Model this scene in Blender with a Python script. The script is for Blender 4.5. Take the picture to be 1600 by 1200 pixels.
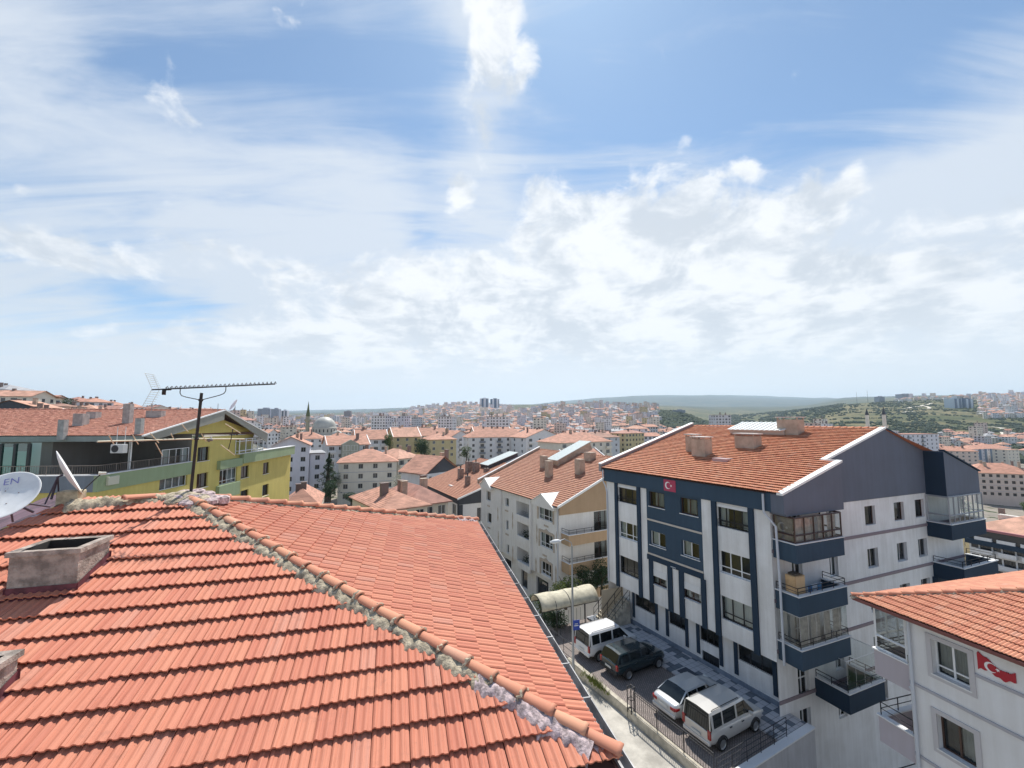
import bpy, bmesh, math, random
from mathutils import Vector, Matrix
for o in list(bpy.data.objects): bpy.data.objects.remove(o)
SC = bpy.context.scene
COL = SC.collection
rad = math.radians

# ------------------------------------------------------------------ camera
F = 660.0; PITCH = math.atan2(57, F); CP, SP = math.cos(PITCH), math.sin(PITCH); CZ = 16.0
cam = bpy.data.objects.new('camera', bpy.data.cameras.new('camera'))
COL.objects.link(cam); cam.location = (0, 0, CZ); cam.rotation_euler = (math.pi/2 + PITCH, 0, 0)
cam.data.sensor_width = 36.0; cam.data.lens = F/1600*36.0
cam.data.clip_start = 0.1; cam.data.clip_end = 60000
SC.camera = cam
SC.view_settings.view_transform = 'Standard'; SC.view_settings.look = 'None'
SC.view_settings.exposure = 0.42; SC.view_settings.gamma = 1.0
SC.cycles.use_denoising = True
SC.cycles.max_bounces = 6; SC.cycles.diffuse_bounces = 3; SC.cycles.glossy_bounces = 3
SC.cycles.transparent_max_bounces = 12; SC.cycles.volume_bounces = 1
SC.cycles.sample_clamp_indirect = 6

# ------------------------------------------------------------------ ray helpers (pixels of the 1600x1200 photograph)
def ray(px, py):
    a = (px-800)/F; b = (py-600)/F
    return (a, CP + b*SP, SP - b*CP)
def at_z(px, py, z):
    r = ray(px, py); t = (z-CZ)/r[2]
    return Vector((r[0]*t, r[1]*t, z))
def at_y(px, py, Y):
    r = ray(px, py); t = Y/r[1]
    return Vector((r[0]*t, Y, CZ + r[2]*t))
def zpy(py, Y): return at_y(800, py, Y).z
def azel(px, py):
    r = ray(px, py); return math.atan2(r[0], r[1]), math.atan2(r[2], math.hypot(r[0], r[1]))

# ------------------------------------------------------------------ node helpers
class NT:
    def __init__(s, tree): s.t = tree; s.n = tree.nodes; s.l = tree.links
    def put(s, sock, v):
        if v is None: return
        if hasattr(v, 'is_output'): s.l.new(v, sock)
        else:
            try: sock.default_value = v
            except Exception: sock.default_value = (v, v, v) if not isinstance(v, (tuple, list)) else tuple(v) + (1,)
    def node(s, typ, **kw):
        nd = s.n.new(typ)
        for k, v in kw.items(): setattr(nd, k, v)
        return nd
    def math(s, op, a, b=None, c=None, clamp=False):
        nd = s.node('ShaderNodeMath', operation=op, use_clamp=clamp)
        s.put(nd.inputs[0], a); s.put(nd.inputs[1], b); s.put(nd.inputs[2], c)
        return nd.outputs[0]
    def vmath(s, op, a, b=None):
        nd = s.node('ShaderNodeVectorMath', operation=op)
        s.put(nd.inputs[0], a)
        if b is not None: s.put(nd.inputs[1], b)
        return nd.outputs[0]
    def noise(s, vec, scale, detail=4, rough=.5, dist=0.0, out='Fac', lac=2.0):
        nd = s.node('ShaderNodeTexNoise')
        if vec is not None: s.l.new(vec, nd.inputs['Vector'])
        nd.inputs['Scale'].default_value = scale; nd.inputs['Detail'].default_value = detail
        nd.inputs['Roughness'].default_value = rough; nd.inputs['Distortion'].default_value = dist
        nd.inputs['Lacunarity'].default_value = lac
        return nd.outputs[out]
    def ramp(s, v, lo, hi, a=0.0, b=1.0, smooth=True):
        nd = s.node('ShaderNodeMapRange', interpolation_type='SMOOTHSTEP' if smooth else 'LINEAR')
        s.put(nd.inputs[0], v); s.put(nd.inputs[1], lo); s.put(nd.inputs[2], hi); s.put(nd.inputs[3], a); s.put(nd.inputs[4], b)
        return nd.outputs[0]
    def mix(s, fac, a, b, mode='MIX'):
        nd = s.node('ShaderNodeMix', data_type='RGBA', blend_type=mode)
        s.put(nd.inputs[0], fac); s.put(nd.inputs[6], a if hasattr(a, 'is_output') else tuple(a)[:3] + (1,)); s.put(nd.inputs[7], b if hasattr(b, 'is_output') else tuple(b)[:3] + (1,))
        return nd.outputs[2]
    def mapping(s, vec, loc=(0, 0, 0), rot=(0, 0, 0), scale=(1, 1, 1), typ='POINT'):
        nd = s.node('ShaderNodeMapping', vector_type=typ)
        s.l.new(vec, nd.inputs[0]); nd.inputs[1].default_value = loc; nd.inputs[2].default_value = rot; nd.inputs[3].default_value = scale
        return nd.outputs[0]

# ------------------------------------------------------------------ sky and sun
SUN_EL, SUN_AZ = rad(56.5), rad(8)          # azimuth measured from +Y towards +X
world = bpy.data.worlds.new("World"); SC.world = world; world.use_nodes = True
W = NT(world.node_tree); W.n.clear()
sky = W.node('ShaderNodeTexSky', sky_type='NISHITA', sun_disc=False)
sky.sun_elevation = SUN_EL; sky.sun_rotation = SUN_AZ; sky.air_density = 1.0; sky.dust_density = 0.6; sky.ozone_density = 2.2; sky.altitude = 900
tc = W.node('ShaderNodeTexCoord')
D = W.vmath('NORMALIZE', tc.outputs['Generated'])
sx = W.node('ShaderNodeSeparateXYZ'); W.l.new(D, sx.inputs[0]); dx, dy, dz = sx.outputs
zc = W.math('MAXIMUM', dz, 0.0)
AZ = W.math('ARCTAN2', dx, dy); EL = W.math('ARCSINE', dz)
cb = W.node('ShaderNodeCombineXYZ'); W.put(cb.inputs[0], AZ); W.put(cb.inputs[1], EL); AE = cb.outputs[0]
zq = W.math('ADD', zc, 0.14)
cb2 = W.node('ShaderNodeCombineXYZ'); W.put(cb2.inputs[0], W.math('DIVIDE', dx, zq)); W.put(cb2.inputs[1], W.math('DIVIDE', dy, zq)); PL = cb2.outputs[0]
warp = W.noise(AE, 3.0, 4, .55, out='Color')
wv = W.node('ShaderNodeVectorMath', operation='MULTIPLY_ADD')
W.l.new(warp, wv.inputs[0]); wv.inputs[1].default_value = (.26, .2, 0); W.l.new(AE, wv.inputs[2])
AEW = W.vmath('SUBTRACT', wv.outputs[0], (.13, .10, 0))
def blob(px, py, rx, ry, ang=0, w=1.0, src=None):
    a, e = azel(px, py)
    k = 1.0/F*max(.55, math.cos(a)*math.cos(e))            # radians per pixel there
    g = W.node('ShaderNodeTexGradient', gradient_type='SPHERICAL')
    W.l.new(W.mapping(src or AEW, (a, e, 0), (0, 0, rad(ang)), (rx*k, ry*k, 1), 'TEXTURE'), g.inputs[0])
    return W.math('MULTIPLY', W.ramp(g.outputs[1], 0, .9), w)
def total(bs):
    s = bs[0]
    for b in bs[1:]: s = W.math('ADD', s, b)
    return s
n_big = W.noise(PL, 1.1, 7, .58, .4)
n_fine = W.noise(PL, 5.5, 9, .62, .3)
n_str = W.noise(W.mapping(PL, rot=(0, 0, rad(-38)), scale=(.55, 2.4, 1)), 1.9, 7, .6, .9)
n_cum = W.noise(W.mapping(AE, scale=(1, 1.25, 1)), 9.0, 9, .6, .5)
n_cum2 = W.noise(W.mapping(AE, loc=(.03, -.045, 0), scale=(1, 1.5, 1)), 6.0, 6, .6, .4)
# thin veil
veil_bias = total([W.ramp(EL, .05, .62, .62, .0), blob(150, 180, 430, 210, -24, .36), blob(480, 280, 330, 300, -60, .34), blob(1560, 360, 520, 260, 14, .70),
                   blob(745, 120, 170, 330, 8, .55), blob(950, 480, 1000, 260, 0, .62), blob(1130, 110, 330, 140, 0, -.40), blob(480, 60, 160, 120, 0, -.22), blob(1400, 60, 260, 120, 0, -.3),
                   blob(250, 490, 170, 50, 0, -.40), blob(560, 330, 220, 120, -20, .15), blob(660, 370, 60, 60, 0, -.2), blob(60, 490, 150, 40, 0, -.30)])
veil = W.math('ADD', veil_bias, W.math('MULTIPLY', W.math('SUBTRACT', n_str, .5), 1.9))
veil = W.math('ADD', veil, W.math('MULTIPLY', W.math('SUBTRACT', n_big, .5), .55))
veil = W.ramp(veil, -.12, .80, .08, .94)
# heaped cloud
cum_bias = total([blob(890, 350, 210, 120, -14, .62), blob(1060, 350, 300, 130, -4, .62), blob(1240, 330, 190, 80, 18, .40), blob(690, 500, 480, 130, 8, .58), blob(1000, 490, 620, 160, 0, .56), blob(1330, 470, 460, 170, 0, .50), blob(600, 420, 260, 90, 0, .22),
                  blob(775, 40, 125, 170, 14, .74), blob(745, 150, 85, 120, 10, .52), blob(715, 305, 55, 62, -50, .62), blob(305, 205, 62, 55, -35, .50), blob(110, 395, 190, 42, -4, .5), blob(330, 395, 190, 45, 4, .46), blob(20, 360, 120, 40, -8, .4), blob(5, 305, 40, 40, 0, .5), blob(170, 500, 70, 22, 0, .3),
                  blob(1045, 232, 34, 24, 30, .34), blob(1165, 262, 60, 28, 0, .34), blob(1340, 278, 70, 34, 20, .34), blob(430, 10, 60, 30, 0, .36), blob(420, 530, 260, 60, 0, .3)])
cum = W.math('ADD', cum_bias, W.math('MULTIPLY', W.math('SUBTRACT', n_cum, .5), 1.5))
cum = W.math('ADD', cum, W.math('MULTIPLY', W.math('SUBTRACT', n_fine, .5), .7))
cum = W.ramp(cum, .23, .64)
# cloud brightness: thicker parts a little greyer, edges glowing near the sun
n_lit = W.math('ADD', W.math('MULTIPLY', n_cum2, .75), W.math('MULTIPLY', n_fine, .35))
lit = W.ramp(n_lit, .44, .62, 0, 1)
cumcol = W.mix(lit, (5.3, 5.7, 6.2), (8.0, 8.1, 8.2))
veilcol = W.mix(W.ramp(EL, .0, .5), (5.6, 6.05, 6.55), (5.8, 6.3, 7.0))
skyc = W.mix(1.0, sky.outputs[0], (.78, 1.02, 1.10), 'MULTIPLY')
c1 = W.mix(veil, skyc, veilcol)
c2 = W.mix(W.math('MULTIPLY', cum, W.ramp(EL, .0, .16, .25, .93)), c1, cumcol)
c3 = W.mix(W.ramp(EL, .0, .24, .92, 0), c2, (7.6, 7.9, 8.1))          # pale band over the horizon
bg = W.node('ShaderNodeBackground'); W.l.new(c3, bg.inputs[0]); bg.inputs[1].default_value = 0.092
wo = W.node('ShaderNodeOutputWorld'); W.l.new(bg.outputs[0], wo.inputs[0])
world.cycles.sampling_method = 'MANUAL'; world.cycles.sample_map_resolution = 512

sun = bpy.data.objects.new('sun', bpy.data.lights.new('sun', 'SUN')); COL.objects.link(sun)
sun.data.energy = 4.2; sun.data.angle = rad(.53); sun.data.color = (1, .955, .88)
sd = Vector((math.sin(SUN_AZ)*math.cos(SUN_EL), math.cos(SUN_AZ)*math.cos(SUN_EL), math.sin(SUN_EL)))
sun.rotation_euler = sd.to_track_quat('Z', 'Y').to_euler(); sun.location = (0, -20, 60)

# ------------------------------------------------------------------ materials
MATS = {}
def mat(name, col, rough=.8, var=0.0, vscale=3.0, bump=0.0, bscale=40.0, metal=0.0, spec=.5, col2=None, detail=5, coords='Object', stretch=(1, 1, 1), coat=0.0):
    if name in MATS: return MATS[name]
    m = bpy.data.materials.new(name); m.use_nodes = True; T = NT(m.node_tree)
    p = T.n['Principled BSDF']; p.inputs['Roughness'].default_value = rough; p.inputs['Metallic'].default_value = metal
    p.inputs['Specular IOR Level'].default_value = spec; p.inputs['Coat Weight'].default_value = coat
    c = tuple(col)[:3] + (1,); p.inputs['Base Color'].default_value = c
    if var or bump:
        t = T.node('ShaderNodeTexCoord'); vec = T.mapping(t.outputs[coords], scale=stretch)
        if var:
            n = T.noise(vec, vscale, detail, .6)
            b = col2 or tuple(x*(1-var) for x in col)
            a = tuple(min(1, x*(1+var*.6)) for x in col) if not col2 else col
            T.l.new(T.mix(T.ramp(n, .32, .68), b, a), p.inputs['Base Color'])
        if bump:
            bn = T.node('ShaderNodeBump'); bn.inputs['Strength'].default_value = min(1, bump); bn.inputs['Distance'].default_value = .02
            T.l.new(T.noise(vec, bscale, 4, .6), bn.inputs['Height']); T.l.new(bn.outputs[0], p.inputs['Normal'])
    MATS[name] = m
    return m
def plaster(name, col, var=.13):
    """painted render: blotches, faint vertical rain streaks, fine grain"""
    if name in MATS: return MATS[name]
    m = bpy.data.materials.new(name); m.use_nodes = True; T = NT(m.node_tree); p = T.n['Principled BSDF']
    p.inputs['Roughness'].default_value = .86; p.inputs['Specular IOR Level'].default_value = .25
    g = T.node('ShaderNodeNewGeometry').outputs['Position']
    n1 = T.noise(g, .55, 5, .6); n2 = T.noise(T.mapping(g, scale=(2.6, 2.6, .16)), 1.3, 5, .65)
    f = T.math('ADD', T.math('MULTIPLY', T.ramp(n1, .3, .7), .55), T.math('MULTIPLY', T.ramp(n2, .35, .7), .45))
    dark = tuple(x*(1-var)*k for x, k in zip(col, (1, .985, .96)))
    T.l.new(T.mix(f, dark, tuple(min(1, x*(1+var*.35)) for x in col)), p.inputs['Base Color'])
    bn = T.node('ShaderNodeBump'); bn.inputs['Strength'].default_value = .25; bn.inputs['Distance'].default_value = .01
    T.l.new(T.noise(g, 22, 4, .6), bn.inputs['Height']); T.l.new(bn.outputs[0], p.inputs['Normal'])
    MATS[name] = m
    return m
def glass_mat(name, tint, fac=.22):
    if name in MATS: return MATS[name]
    m = bpy.data.materials.new(name); m.use_nodes = True; T = NT(m.node_tree); T.n.remove(T.n['Principled BSDF'])
    tr = T.node('ShaderNodeBsdfTransparent'); tr.inputs[0].default_value = tuple(tint) + (1,)
    gl = T.node('ShaderNodeBsdfGlossy'); gl.inputs[0].default_value = (.9, .95, 1, 1); gl.inputs[1].default_value = .03
    lw = T.node('ShaderNodeLayerWeight'); lw.inputs[0].default_value = .35
    mx = T.node('ShaderNodeMixShader'); T.put(mx.inputs[0], T.math('MULTIPLY_ADD', lw.outputs[0], .5, fac*.35, clamp=True))
    T.l.new(tr.outputs[0], mx.inputs[1]); T.l.new(gl.outputs[0], mx.inputs[2]); T.l.new(mx.outputs[0], T.n['Material Output'].inputs[0])
    MATS[name] = m
    return m

# ------------------------------------------------------------------ mesh helpers
WL = {}                                       # world position of the origin of each object (no object here is rotated unless it is a copy)
class MB:
    def __init__(s): s.v = []; s.f = []; s.m = []; s.sm = []; s.col = []; s.usecol = False
    def add(s, vs, fs, m=0, smooth=False, col=None):
        b = len(s.v); s.v += [tuple(v) for v in vs]
        for f in fs: s.f.append(tuple(i+b for i in f)); s.m.append(m); s.sm.append(smooth); s.col.append(col if col is not None else .5)
        if col is not None: s.usecol = True
        return b
    def quad(s, a, b, c, d, m=0, col=None): s.add((a, b, c, d), ((0, 1, 2, 3),), m, col=col)
    def poly(s, ps, m=0): s.add(ps, (tuple(range(len(ps))),), m)
    def box(s, o, x, y, z, m=0, col=None):
        o, x, y, z = (Vector(q) for q in (o, x, y, z))
        if x.cross(y).dot(z) < 0: x, y = y, x
        vs = [o, o+x, o+x+y, o+y, o+z, o+x+z, o+x+y+z, o+y+z]
        s.add(vs, ((3, 2, 1, 0), (4, 5, 6, 7), (0, 1, 5, 4), (1, 2, 6, 5), (2, 3, 7, 6), (3, 0, 4, 7)), m, col=col)
    def abox(s, x0, x1, y0, y1, z0, z1, m=0): s.box((x0, y0, z0), (x1-x0, 0, 0), (0, y1-y0, 0), (0, 0, z1-z0), m)
    def prism(s, poly, ext, m=0):
        ext = Vector(ext); n = len(poly); p = [Vector(q) for q in poly]
        nrm = Vector((0, 0, 0))
        for i in range(n): nrm += p[i].cross(p[(i+1) % n])
        if nrm.dot(ext) > 0: p.reverse()
        fs = [tuple(range(n)), tuple(range(2*n-1, n-1, -1))] + [(i, i+n, (i+1) % n+n, (i+1) % n) for i in range(n)]
        s.add(p + [q+ext for q in p], fs, m)
    def tube(s, pts, r, n=8, m=0, cap=True, smooth=True):
        pts = [Vector(p) for p in pts]; k = len(pts); rs = r if isinstance(r, (list, tuple)) else [r]*k
        vs = []; up = None
        for i, p in enumerate(pts):
            t = (pts[min(i+1, k-1)]-pts[max(i-1, 0)]).normalized()
            if up is None: up = Vector((0, 0, 1)) if abs(t.z) < .9 else Vector((1, 0, 0))
            a = t.cross(up); a = a.normalized() if a.length > 1e-6 else t.orthogonal().normalized()
            b = a.cross(t).normalized(); up = b
            for j in range(n):
                an = 2*math.pi*j/n; vs.append(p + a*(math.cos(an)*rs[i]) + b*(math.sin(an)*rs[i]))
        fs = [(i*n+j, i*n+(j+1) % n, (i+1)*n+(j+1) % n, (i+1)*n+j) for i in range(k-1) for j in range(n)]
        s.add(vs, fs, m, smooth)
        if cap:
            s.add(vs[:n], (tuple(range(n-1, -1, -1)),), m); s.add(vs[-n:], (tuple(range(n)),), m)
    def lathe(s, c, prof, n=16, m=0, smooth=True):
        vs = []; c = Vector(c)
        for r, z in prof:
            for j in range(n): an = 2*math.pi*j/n; vs.append(c + Vector((r*math.cos(an), r*math.sin(an), z)))
        s.add(vs, [(i*n+j, i*n+(j+1) % n, (i+1)*n+(j+1) % n, (i+1)*n+j) for i in range(len(prof)-1) for j in range(n)], m, smooth)
    def grid(s, P, m=0, smooth=True):
        r, c = len(P), len(P[0])
        s.add([p for row in P for p in row], [(i*c+j, i*c+j+1, (i+1)*c+j+1, (i+1)*c+j) for i in range(r-1) for j in range(c-1)], m, smooth)
    def mesh(s, name, mats, off=Vector((0, 0, 0))):
        me = bpy.data.meshes.new(name); me.from_pydata([(v[0]-off.x, v[1]-off.y, v[2]-off.z) for v in s.v], [], s.f)
        for m in mats: me.materials.append(m)
        me.polygons.foreach_set('material_index', s.m); me.polygons.foreach_set('use_smooth', s.sm)
        if s.usecol:
            at = me.attributes.new('tint', 'FLOAT', 'FACE'); at.data.foreach_set('value', s.col)
        me.update()
        return me
    def build(s, name, mats, parent=None, origin=None):
        if not isinstance(mats, (list, tuple)): mats = [mats]
        if parent is not None: off = WL[parent.name]
        else: off = Vector(origin) if origin is not None else Vector((0, 0, 0))
        o = bpy.data.objects.new(name, s.mesh(name, mats, off)); COL.objects.link(o)
        if parent is not None: o.parent = parent
        else: o.location = off
        WL[o.name] = off.copy()
        return o
def tag(o, label=None, cat=None, group=None, kind=None):
    if label: o['label'] = label
    if cat: o['category'] = cat
    if group: o['group'] = group
    if kind: o['kind'] = kind
    return o
def thing(name, label, cat, loc, group=None):
    o = bpy.data.objects.new(name, None); COL.objects.link(o); o.location = loc; o.empty_display_size = .2
    WL[o.name] = Vector(loc)
    return tag(o, label, cat, group)
def inst(name, me, loc, rotz, parent=None):
    """an object using shared mesh data, placed in world space under a parent that is not rotated"""
    o = bpy.data.objects.new(name, me); COL.objects.link(o); loc = Vector(loc)
    WL[o.name] = loc
    if parent is not None: o.parent = parent; o.location = loc - WL[parent.name]
    else: o.location = loc
    o.rotation_euler = (0, 0, rotz)
    return o
def smooth_by_bevel(o, w=.02, seg=2, ang=40):
    b = o.modifiers.new('bevel', 'BEVEL'); b.width = w; b.segments = seg; b.limit_method = 'ANGLE'; b.angle_limit = rad(ang)
    return o

# ------------------------------------------------------------------ facades
class Fac:
    """vertical wall plane: origin O at its left end as seen from outside, d along it to the right, n outward"""
    def __init__(s, O, d):
        s.O = Vector((O[0], O[1], 0)); s.d = Vector((d[0], d[1], 0)).normalized(); s.n = Vector((s.d.y, -s.d.x, 0)); s.rot = math.atan2(s.d.y, s.d.x)
    def pt(s, u, z, out=0.0): return s.O + s.d*u + s.n*out + Vector((0, 0, z))
    def uz(s, px, py, out=0.0):
        r = Vector(ray(px, py)); C = Vector((0, 0, CZ)); o = s.O + s.n*out
        t = (o - C).dot(s.n)/r.dot(s.n); p = C + r*t
        return (p - o).dot(s.d), p.z
    def box(s, mb, u0, u1, z0, z1, o0, o1, m=0):
        mb.box(s.pt(u0, z0, o0), s.d*(u1-u0), s.n*(o1-o0), (0, 0, z1-z0), m)
    def wall(s, mb, u0, u1, z0, z1, holes=(), depth=.16, m=0, mr=None, out=0.0):
        """flat wall with rectangular openings and their reveals"""
        mr = m if mr is None else mr
        hs = [(max(u0, h[0]), min(u1, h[1]), max(z0, h[2]), min(z1, h[3])) for h in holes]
        hs = [h for h in hs if h[1] > h[0] and h[3] > h[2]]
        us = sorted({u0, u1} | {x for h in hs for x in h[:2]}); zs = sorted({z0, z1} | {x for h in hs for x in h[2:4]})
        for i in range(len(us)-1):
            for j in range(len(zs)-1):
                cu, cz = (us[i]+us[i+1])/2, (zs[j]+zs[j+1])/2
                if any(h[0] < cu < h[1] and h[2] < cz < h[3] for h in hs): continue
                mb.quad(s.pt(us[i], zs[j], out), s.pt(us[i+1], zs[j], out), s.pt(us[i+1], zs[j+1], out), s.pt(us[i], zs[j+1], out), m)
        for a, b, c, e in hs:
            i = out-depth
            mb.quad(s.pt(a, c, out), s.pt(a, c, i), s.pt(b, c, i), s.pt(b, c, out), mr)
            mb.quad(s.pt(a, e, i), s.pt(a, e, out), s.pt(b, e, out), s.pt(b, e, i), mr)
            mb.quad(s.pt(a, c, i), s.pt(a, c, out), s.pt(a, e, out), s.pt(a, e, i), mr)
            mb.quad(s.pt(b, c, out), s.pt(b, c, i), s.pt(b, e, i), s.pt(b, e, out), mr)
# ------------------------------------------------------------------ clay tile roofs
def tile_mat(name, base, alt, dark, rough=.7, dirt=.35, streak=True):
    if name in MATS: return MATS[name]
    m = bpy.data.materials.new(name); m.use_nodes = True; T = NT(m.node_tree); p = T.n['Principled BSDF']
    p.inputs['Roughness'].default_value = rough; p.inputs['Specular IOR Level'].default_value = .3
    uv = T.node('ShaderNodeUVMap').outputs[0]
    at = T.node('ShaderNodeAttribute'); at.attribute_name = 'tint'; tv = at.outputs['Fac']
    c = T.mix(T.ramp(tv, .1, .95), base, alt)
    c = T.mix(T.math('MULTIPLY', T.ramp(tv, .90, .97), .28), c, tuple(.5*a+.5*.30*b for a, b in zip(alt, (1, 1.05, 1.15))))
    if streak:
        s1 = T.noise(T.mapping(uv, scale=(55, 1.1, 1)), 1.0, 4, .65); s2 = T.noise(T.mapping(uv, scale=(160, 2.2, 1)), 1.0, 3, .6)
        c = T.mix(T.math('MULTIPLY', T.ramp(s1, .42, .68), .75), c, tuple(min(1, x*y) for x, y in zip(base, (1.22, 1.35, 1.3))))
        c = T.mix(T.math('MULTIPLY', T.ramp(s2, .50, .70), .65), c, tuple(x*.58 for x in base))
    n = T.noise(uv, 1.6, 6, .68); n2 = T.noise(uv, 14, 5, .7)
    c = T.mix(T.math('MULTIPLY', T.ramp(T.math('ADD', T.math('MULTIPLY', n, .6), T.math('MULTIPLY', n2, .4)), .52, .7), dirt), c, dark)
    sp = T.noise(uv, 45, 2, .5)
    c = T.mix(T.math('MULTIPLY', T.ramp(sp, .70, .76), .6), c, (.10, .07, .055))
    T.l.new(c, p.inputs['Base Color'])
    bn = T.node('ShaderNodeBump'); bn.inputs['Strength'].default_value = .35; bn.inputs['Distance'].default_value = .004
    T.l.new(T.noise(uv, 90, 4, .6), bn.inputs['Height']); T.l.new(bn.outputs[0], p.inputs['Normal'])
    MATS[name] = m
    return m
def prof_marseille(K):
    """cross-section of an interlocking tile with two rolls: (fraction of the width, height)"""
    base = [(0, .004), (.05, .016), (.12, .022), (.20, .017), (.26, .005), (.38, .002), (.46, .004), (.53, .016), (.62, .021), (.70, .016), (.76, .005), (.88, .002), (.965, .003), (.978, -.012), (.998, -.013)]
    return base
def prof_simple(K): return [(0, .0), (.12, .02), (.25, .032), (.38, .02), (.5, .0), (.62, .02), (.75, .032), (.88, .02), (1.0, .0)] if K > 5 else [(0, 0), (.2, .028), (.5, .002), (.7, .028), (1, 0)]
def tiled_slope(name, P0, r, s, ulo, uhi, vlo, vhi, e, w, planes, mats, parent, prof, lift=.045, jit=.004, seed=1, gap=.0, under=True, lap=.06, bond=False, top=.006, skirt=.030, amp=1.0):
    """courses of separate tiles on the plane through P0 (r along the eave, s up the slope); planes = [(point, outward normal)] cut it to shape"""
    P0, r, s = Vector(P0), Vector(r).normalized(), Vector(s).normalized(); n = r.cross(s).normalized()
    if n.z < 0: n = -n
    rg = random.Random(seed); vs = []; fs = []; uvs = []; tn = []; K = len(prof)
    i0, i1 = int(math.floor(vlo/e)), int(math.ceil(vhi/e)); j0, j1 = int(math.floor(ulo/w)), int(math.ceil(uhi/w))
    for i in range(i0, i1):
        cj = rg.uniform(-jit, jit)*1.2
        for j in range(j0, j1):
            t = rg.random(); u0 = j*w + (w*.5 if bond and i % 2 else 0) + rg.uniform(-jit, jit)*.5; v0 = i*e + rg.uniform(-jit, jit)*1.6 + cj
            dl = rg.uniform(-jit, jit)*.7; sk = rg.uniform(-jit, jit)*.8
            b = len(vs)
            rows = ((v0, lift-skirt, 0), (v0, lift, 1), (v0+(e+lap)*.5, (lift+top)*.5, 1), (v0+e+lap, top, 1))
            for q, (v, h, pr) in enumerate(rows):
                for f, z in prof:
                    uu = u0+f*w*(1-gap); hh = h + z*amp + dl
                    vv = v + (sk*(f-.5) if q < 2 else 0)
                    vs.append(P0 + r*uu + s*vv + n*hh); uvs.append((uu, vv))
            for q in range(3):
                for k in range(K-1):
                    a = b+q*K+k; fs.append((a, a+1, a+K+1, a+K)); tn.append(t)
    bm = bmesh.new(); bv = [bm.verts.new(v) for v in vs]; uvl = bm.loops.layers.uv.new('UVMap'); tl = bm.faces.layers.float.new('tint')
    for f, t in zip(fs, tn):
        fc = bm.faces.new([bv[i] for i in f]); fc[tl] = t; fc.smooth = True
        for lp, i in zip(fc.loops, f): lp[uvl].uv = uvs[i]
    for e_ in bm.edges: e_.smooth = True
    for co, no in planes:
        bmesh.ops.bisect_plane(bm, geom=bm.verts[:]+bm.edges[:]+bm.faces[:], plane_co=Vector(co), plane_no=Vector(no), clear_outer=True)
    # sharp lower edges of the tiles
    for ed in bm.edges:
        if len(ed.link_faces) == 2 and ed.link_faces[0].normal.angle(ed.link_faces[1].normal, 0) > rad(38): ed.smooth = False
    bm.normal_update()
    off = WL[parent.name] if parent is not None else Vector((0, 0, 0))
    for v in bm.verts: v.co -= off
    me = bpy.data.meshes.new(name); bm.to_mesh(me); bm.free()
    up = sum(p.normal.z for p in me.polygons)
    if up < 0: me.flip_normals()
    for m in (mats if isinstance(mats, (list, tuple)) else [mats]): me.materials.append(m)
    o = bpy.data.objects.new(name, me); COL.objects.link(o); o.parent = parent; WL[o.name] = off.copy()
    return o
def ridge_caps(mb, P, Q, r0, L, rg, m=0, sag=.0, flat=.85, lift=0.0, n=8, jit=.012):
    """overlapping half-round ridge tiles laid from Q down to P"""
    P, Q = Vector(P), Vector(Q); d = (Q-P); D_ = d.length; d.normalize(); k = max(1, int(D_/L)); L = D_/k
    side = d.cross(Vector((0, 0, 1))).normalized(); up = side.cross(d).normalized()
    for i in range(k):
        a = P + d*(L*i-.04); b = P + d*(L*(i+1)+.05); t = rg.random()
        j1, j2 = rg.uniform(-jit, jit), rg.uniform(-jit, jit); c0 = side*j1 + up*(lift+.030); c1 = side*j2 + up*(lift-.004)
        rows = []
        for (c, rr, o) in ((a, r0*.88, c0), (a, r0*1.13, c0), (a+d*.055, r0*1.13, c0), (a+d*.06, r0*1.03, c0), (b, r0*.90, c1)):
            rows.append([c + o + side*(math.cos(math.pi*(1-q/n))*rr*1.0) + up*(math.sin(math.pi*q/n)*rr*flat) for q in range(n+1)])
        b0 = mb.add([p for row in rows for p in row], [(x*(n+1)+y, x*(n+1)+y+1, (x+1)*(n+1)+y+1, (x+1)*(n+1)+y) for x in range(len(rows)-1) for y in range(n)], m, True, col=t)
def mortar_strip(mb, P, Q, wl, wr, rg, h=.05, step=.05, m=0, down_l=Vector((0, 0, 0)), down_r=Vector((0, 0, 0)), cols=9, lift0=.012):
    """lumpy mortar bedding along the line P-Q; wl / wr widths on either side, down_* unit vectors running down each slope"""
    P, Q = Vector(P), Vector(Q); D_ = (Q-P).length; k = int(D_/step); rows = []
    ph = [rg.uniform(0, 6.28) for _ in range(8)]
    def wob(x, q): return .5*math.sin(x*9+ph[q]) + .3*math.sin(x*23+ph[q+1]) + .35*math.sin(x*41+ph[q+2])
    for i in range(k+1):
        c = P.lerp(Q, i/k); x = i*step
        L = wl*(1 + .30*wob(x, 0) + rg.uniform(-.07, .07)); Rr = wr*(1 + .28*wob(x, 3) + rg.uniform(-.07, .07))
        row = []
        for q in range(cols):
            f = q/(cols-1)*2-1
            w_, dn = (L, down_l) if f < 0 else (Rr, down_r)
            edge = 1-abs(f)**4
            hh = h*edge*(.75+.35*math.sin(x*17+q*1.7+ph[5])+.3*math.sin(x*31-q*2.3+ph[6])+rg.uniform(-.14, .14)) - (.03 if abs(f) > .99 else 0)
            row.append(c + dn*(abs(f)*w_) + Vector((0, 0, hh + lift0 + .03*edge)))
        rows.append(row)
    mb.grid(rows, m, True)
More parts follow.
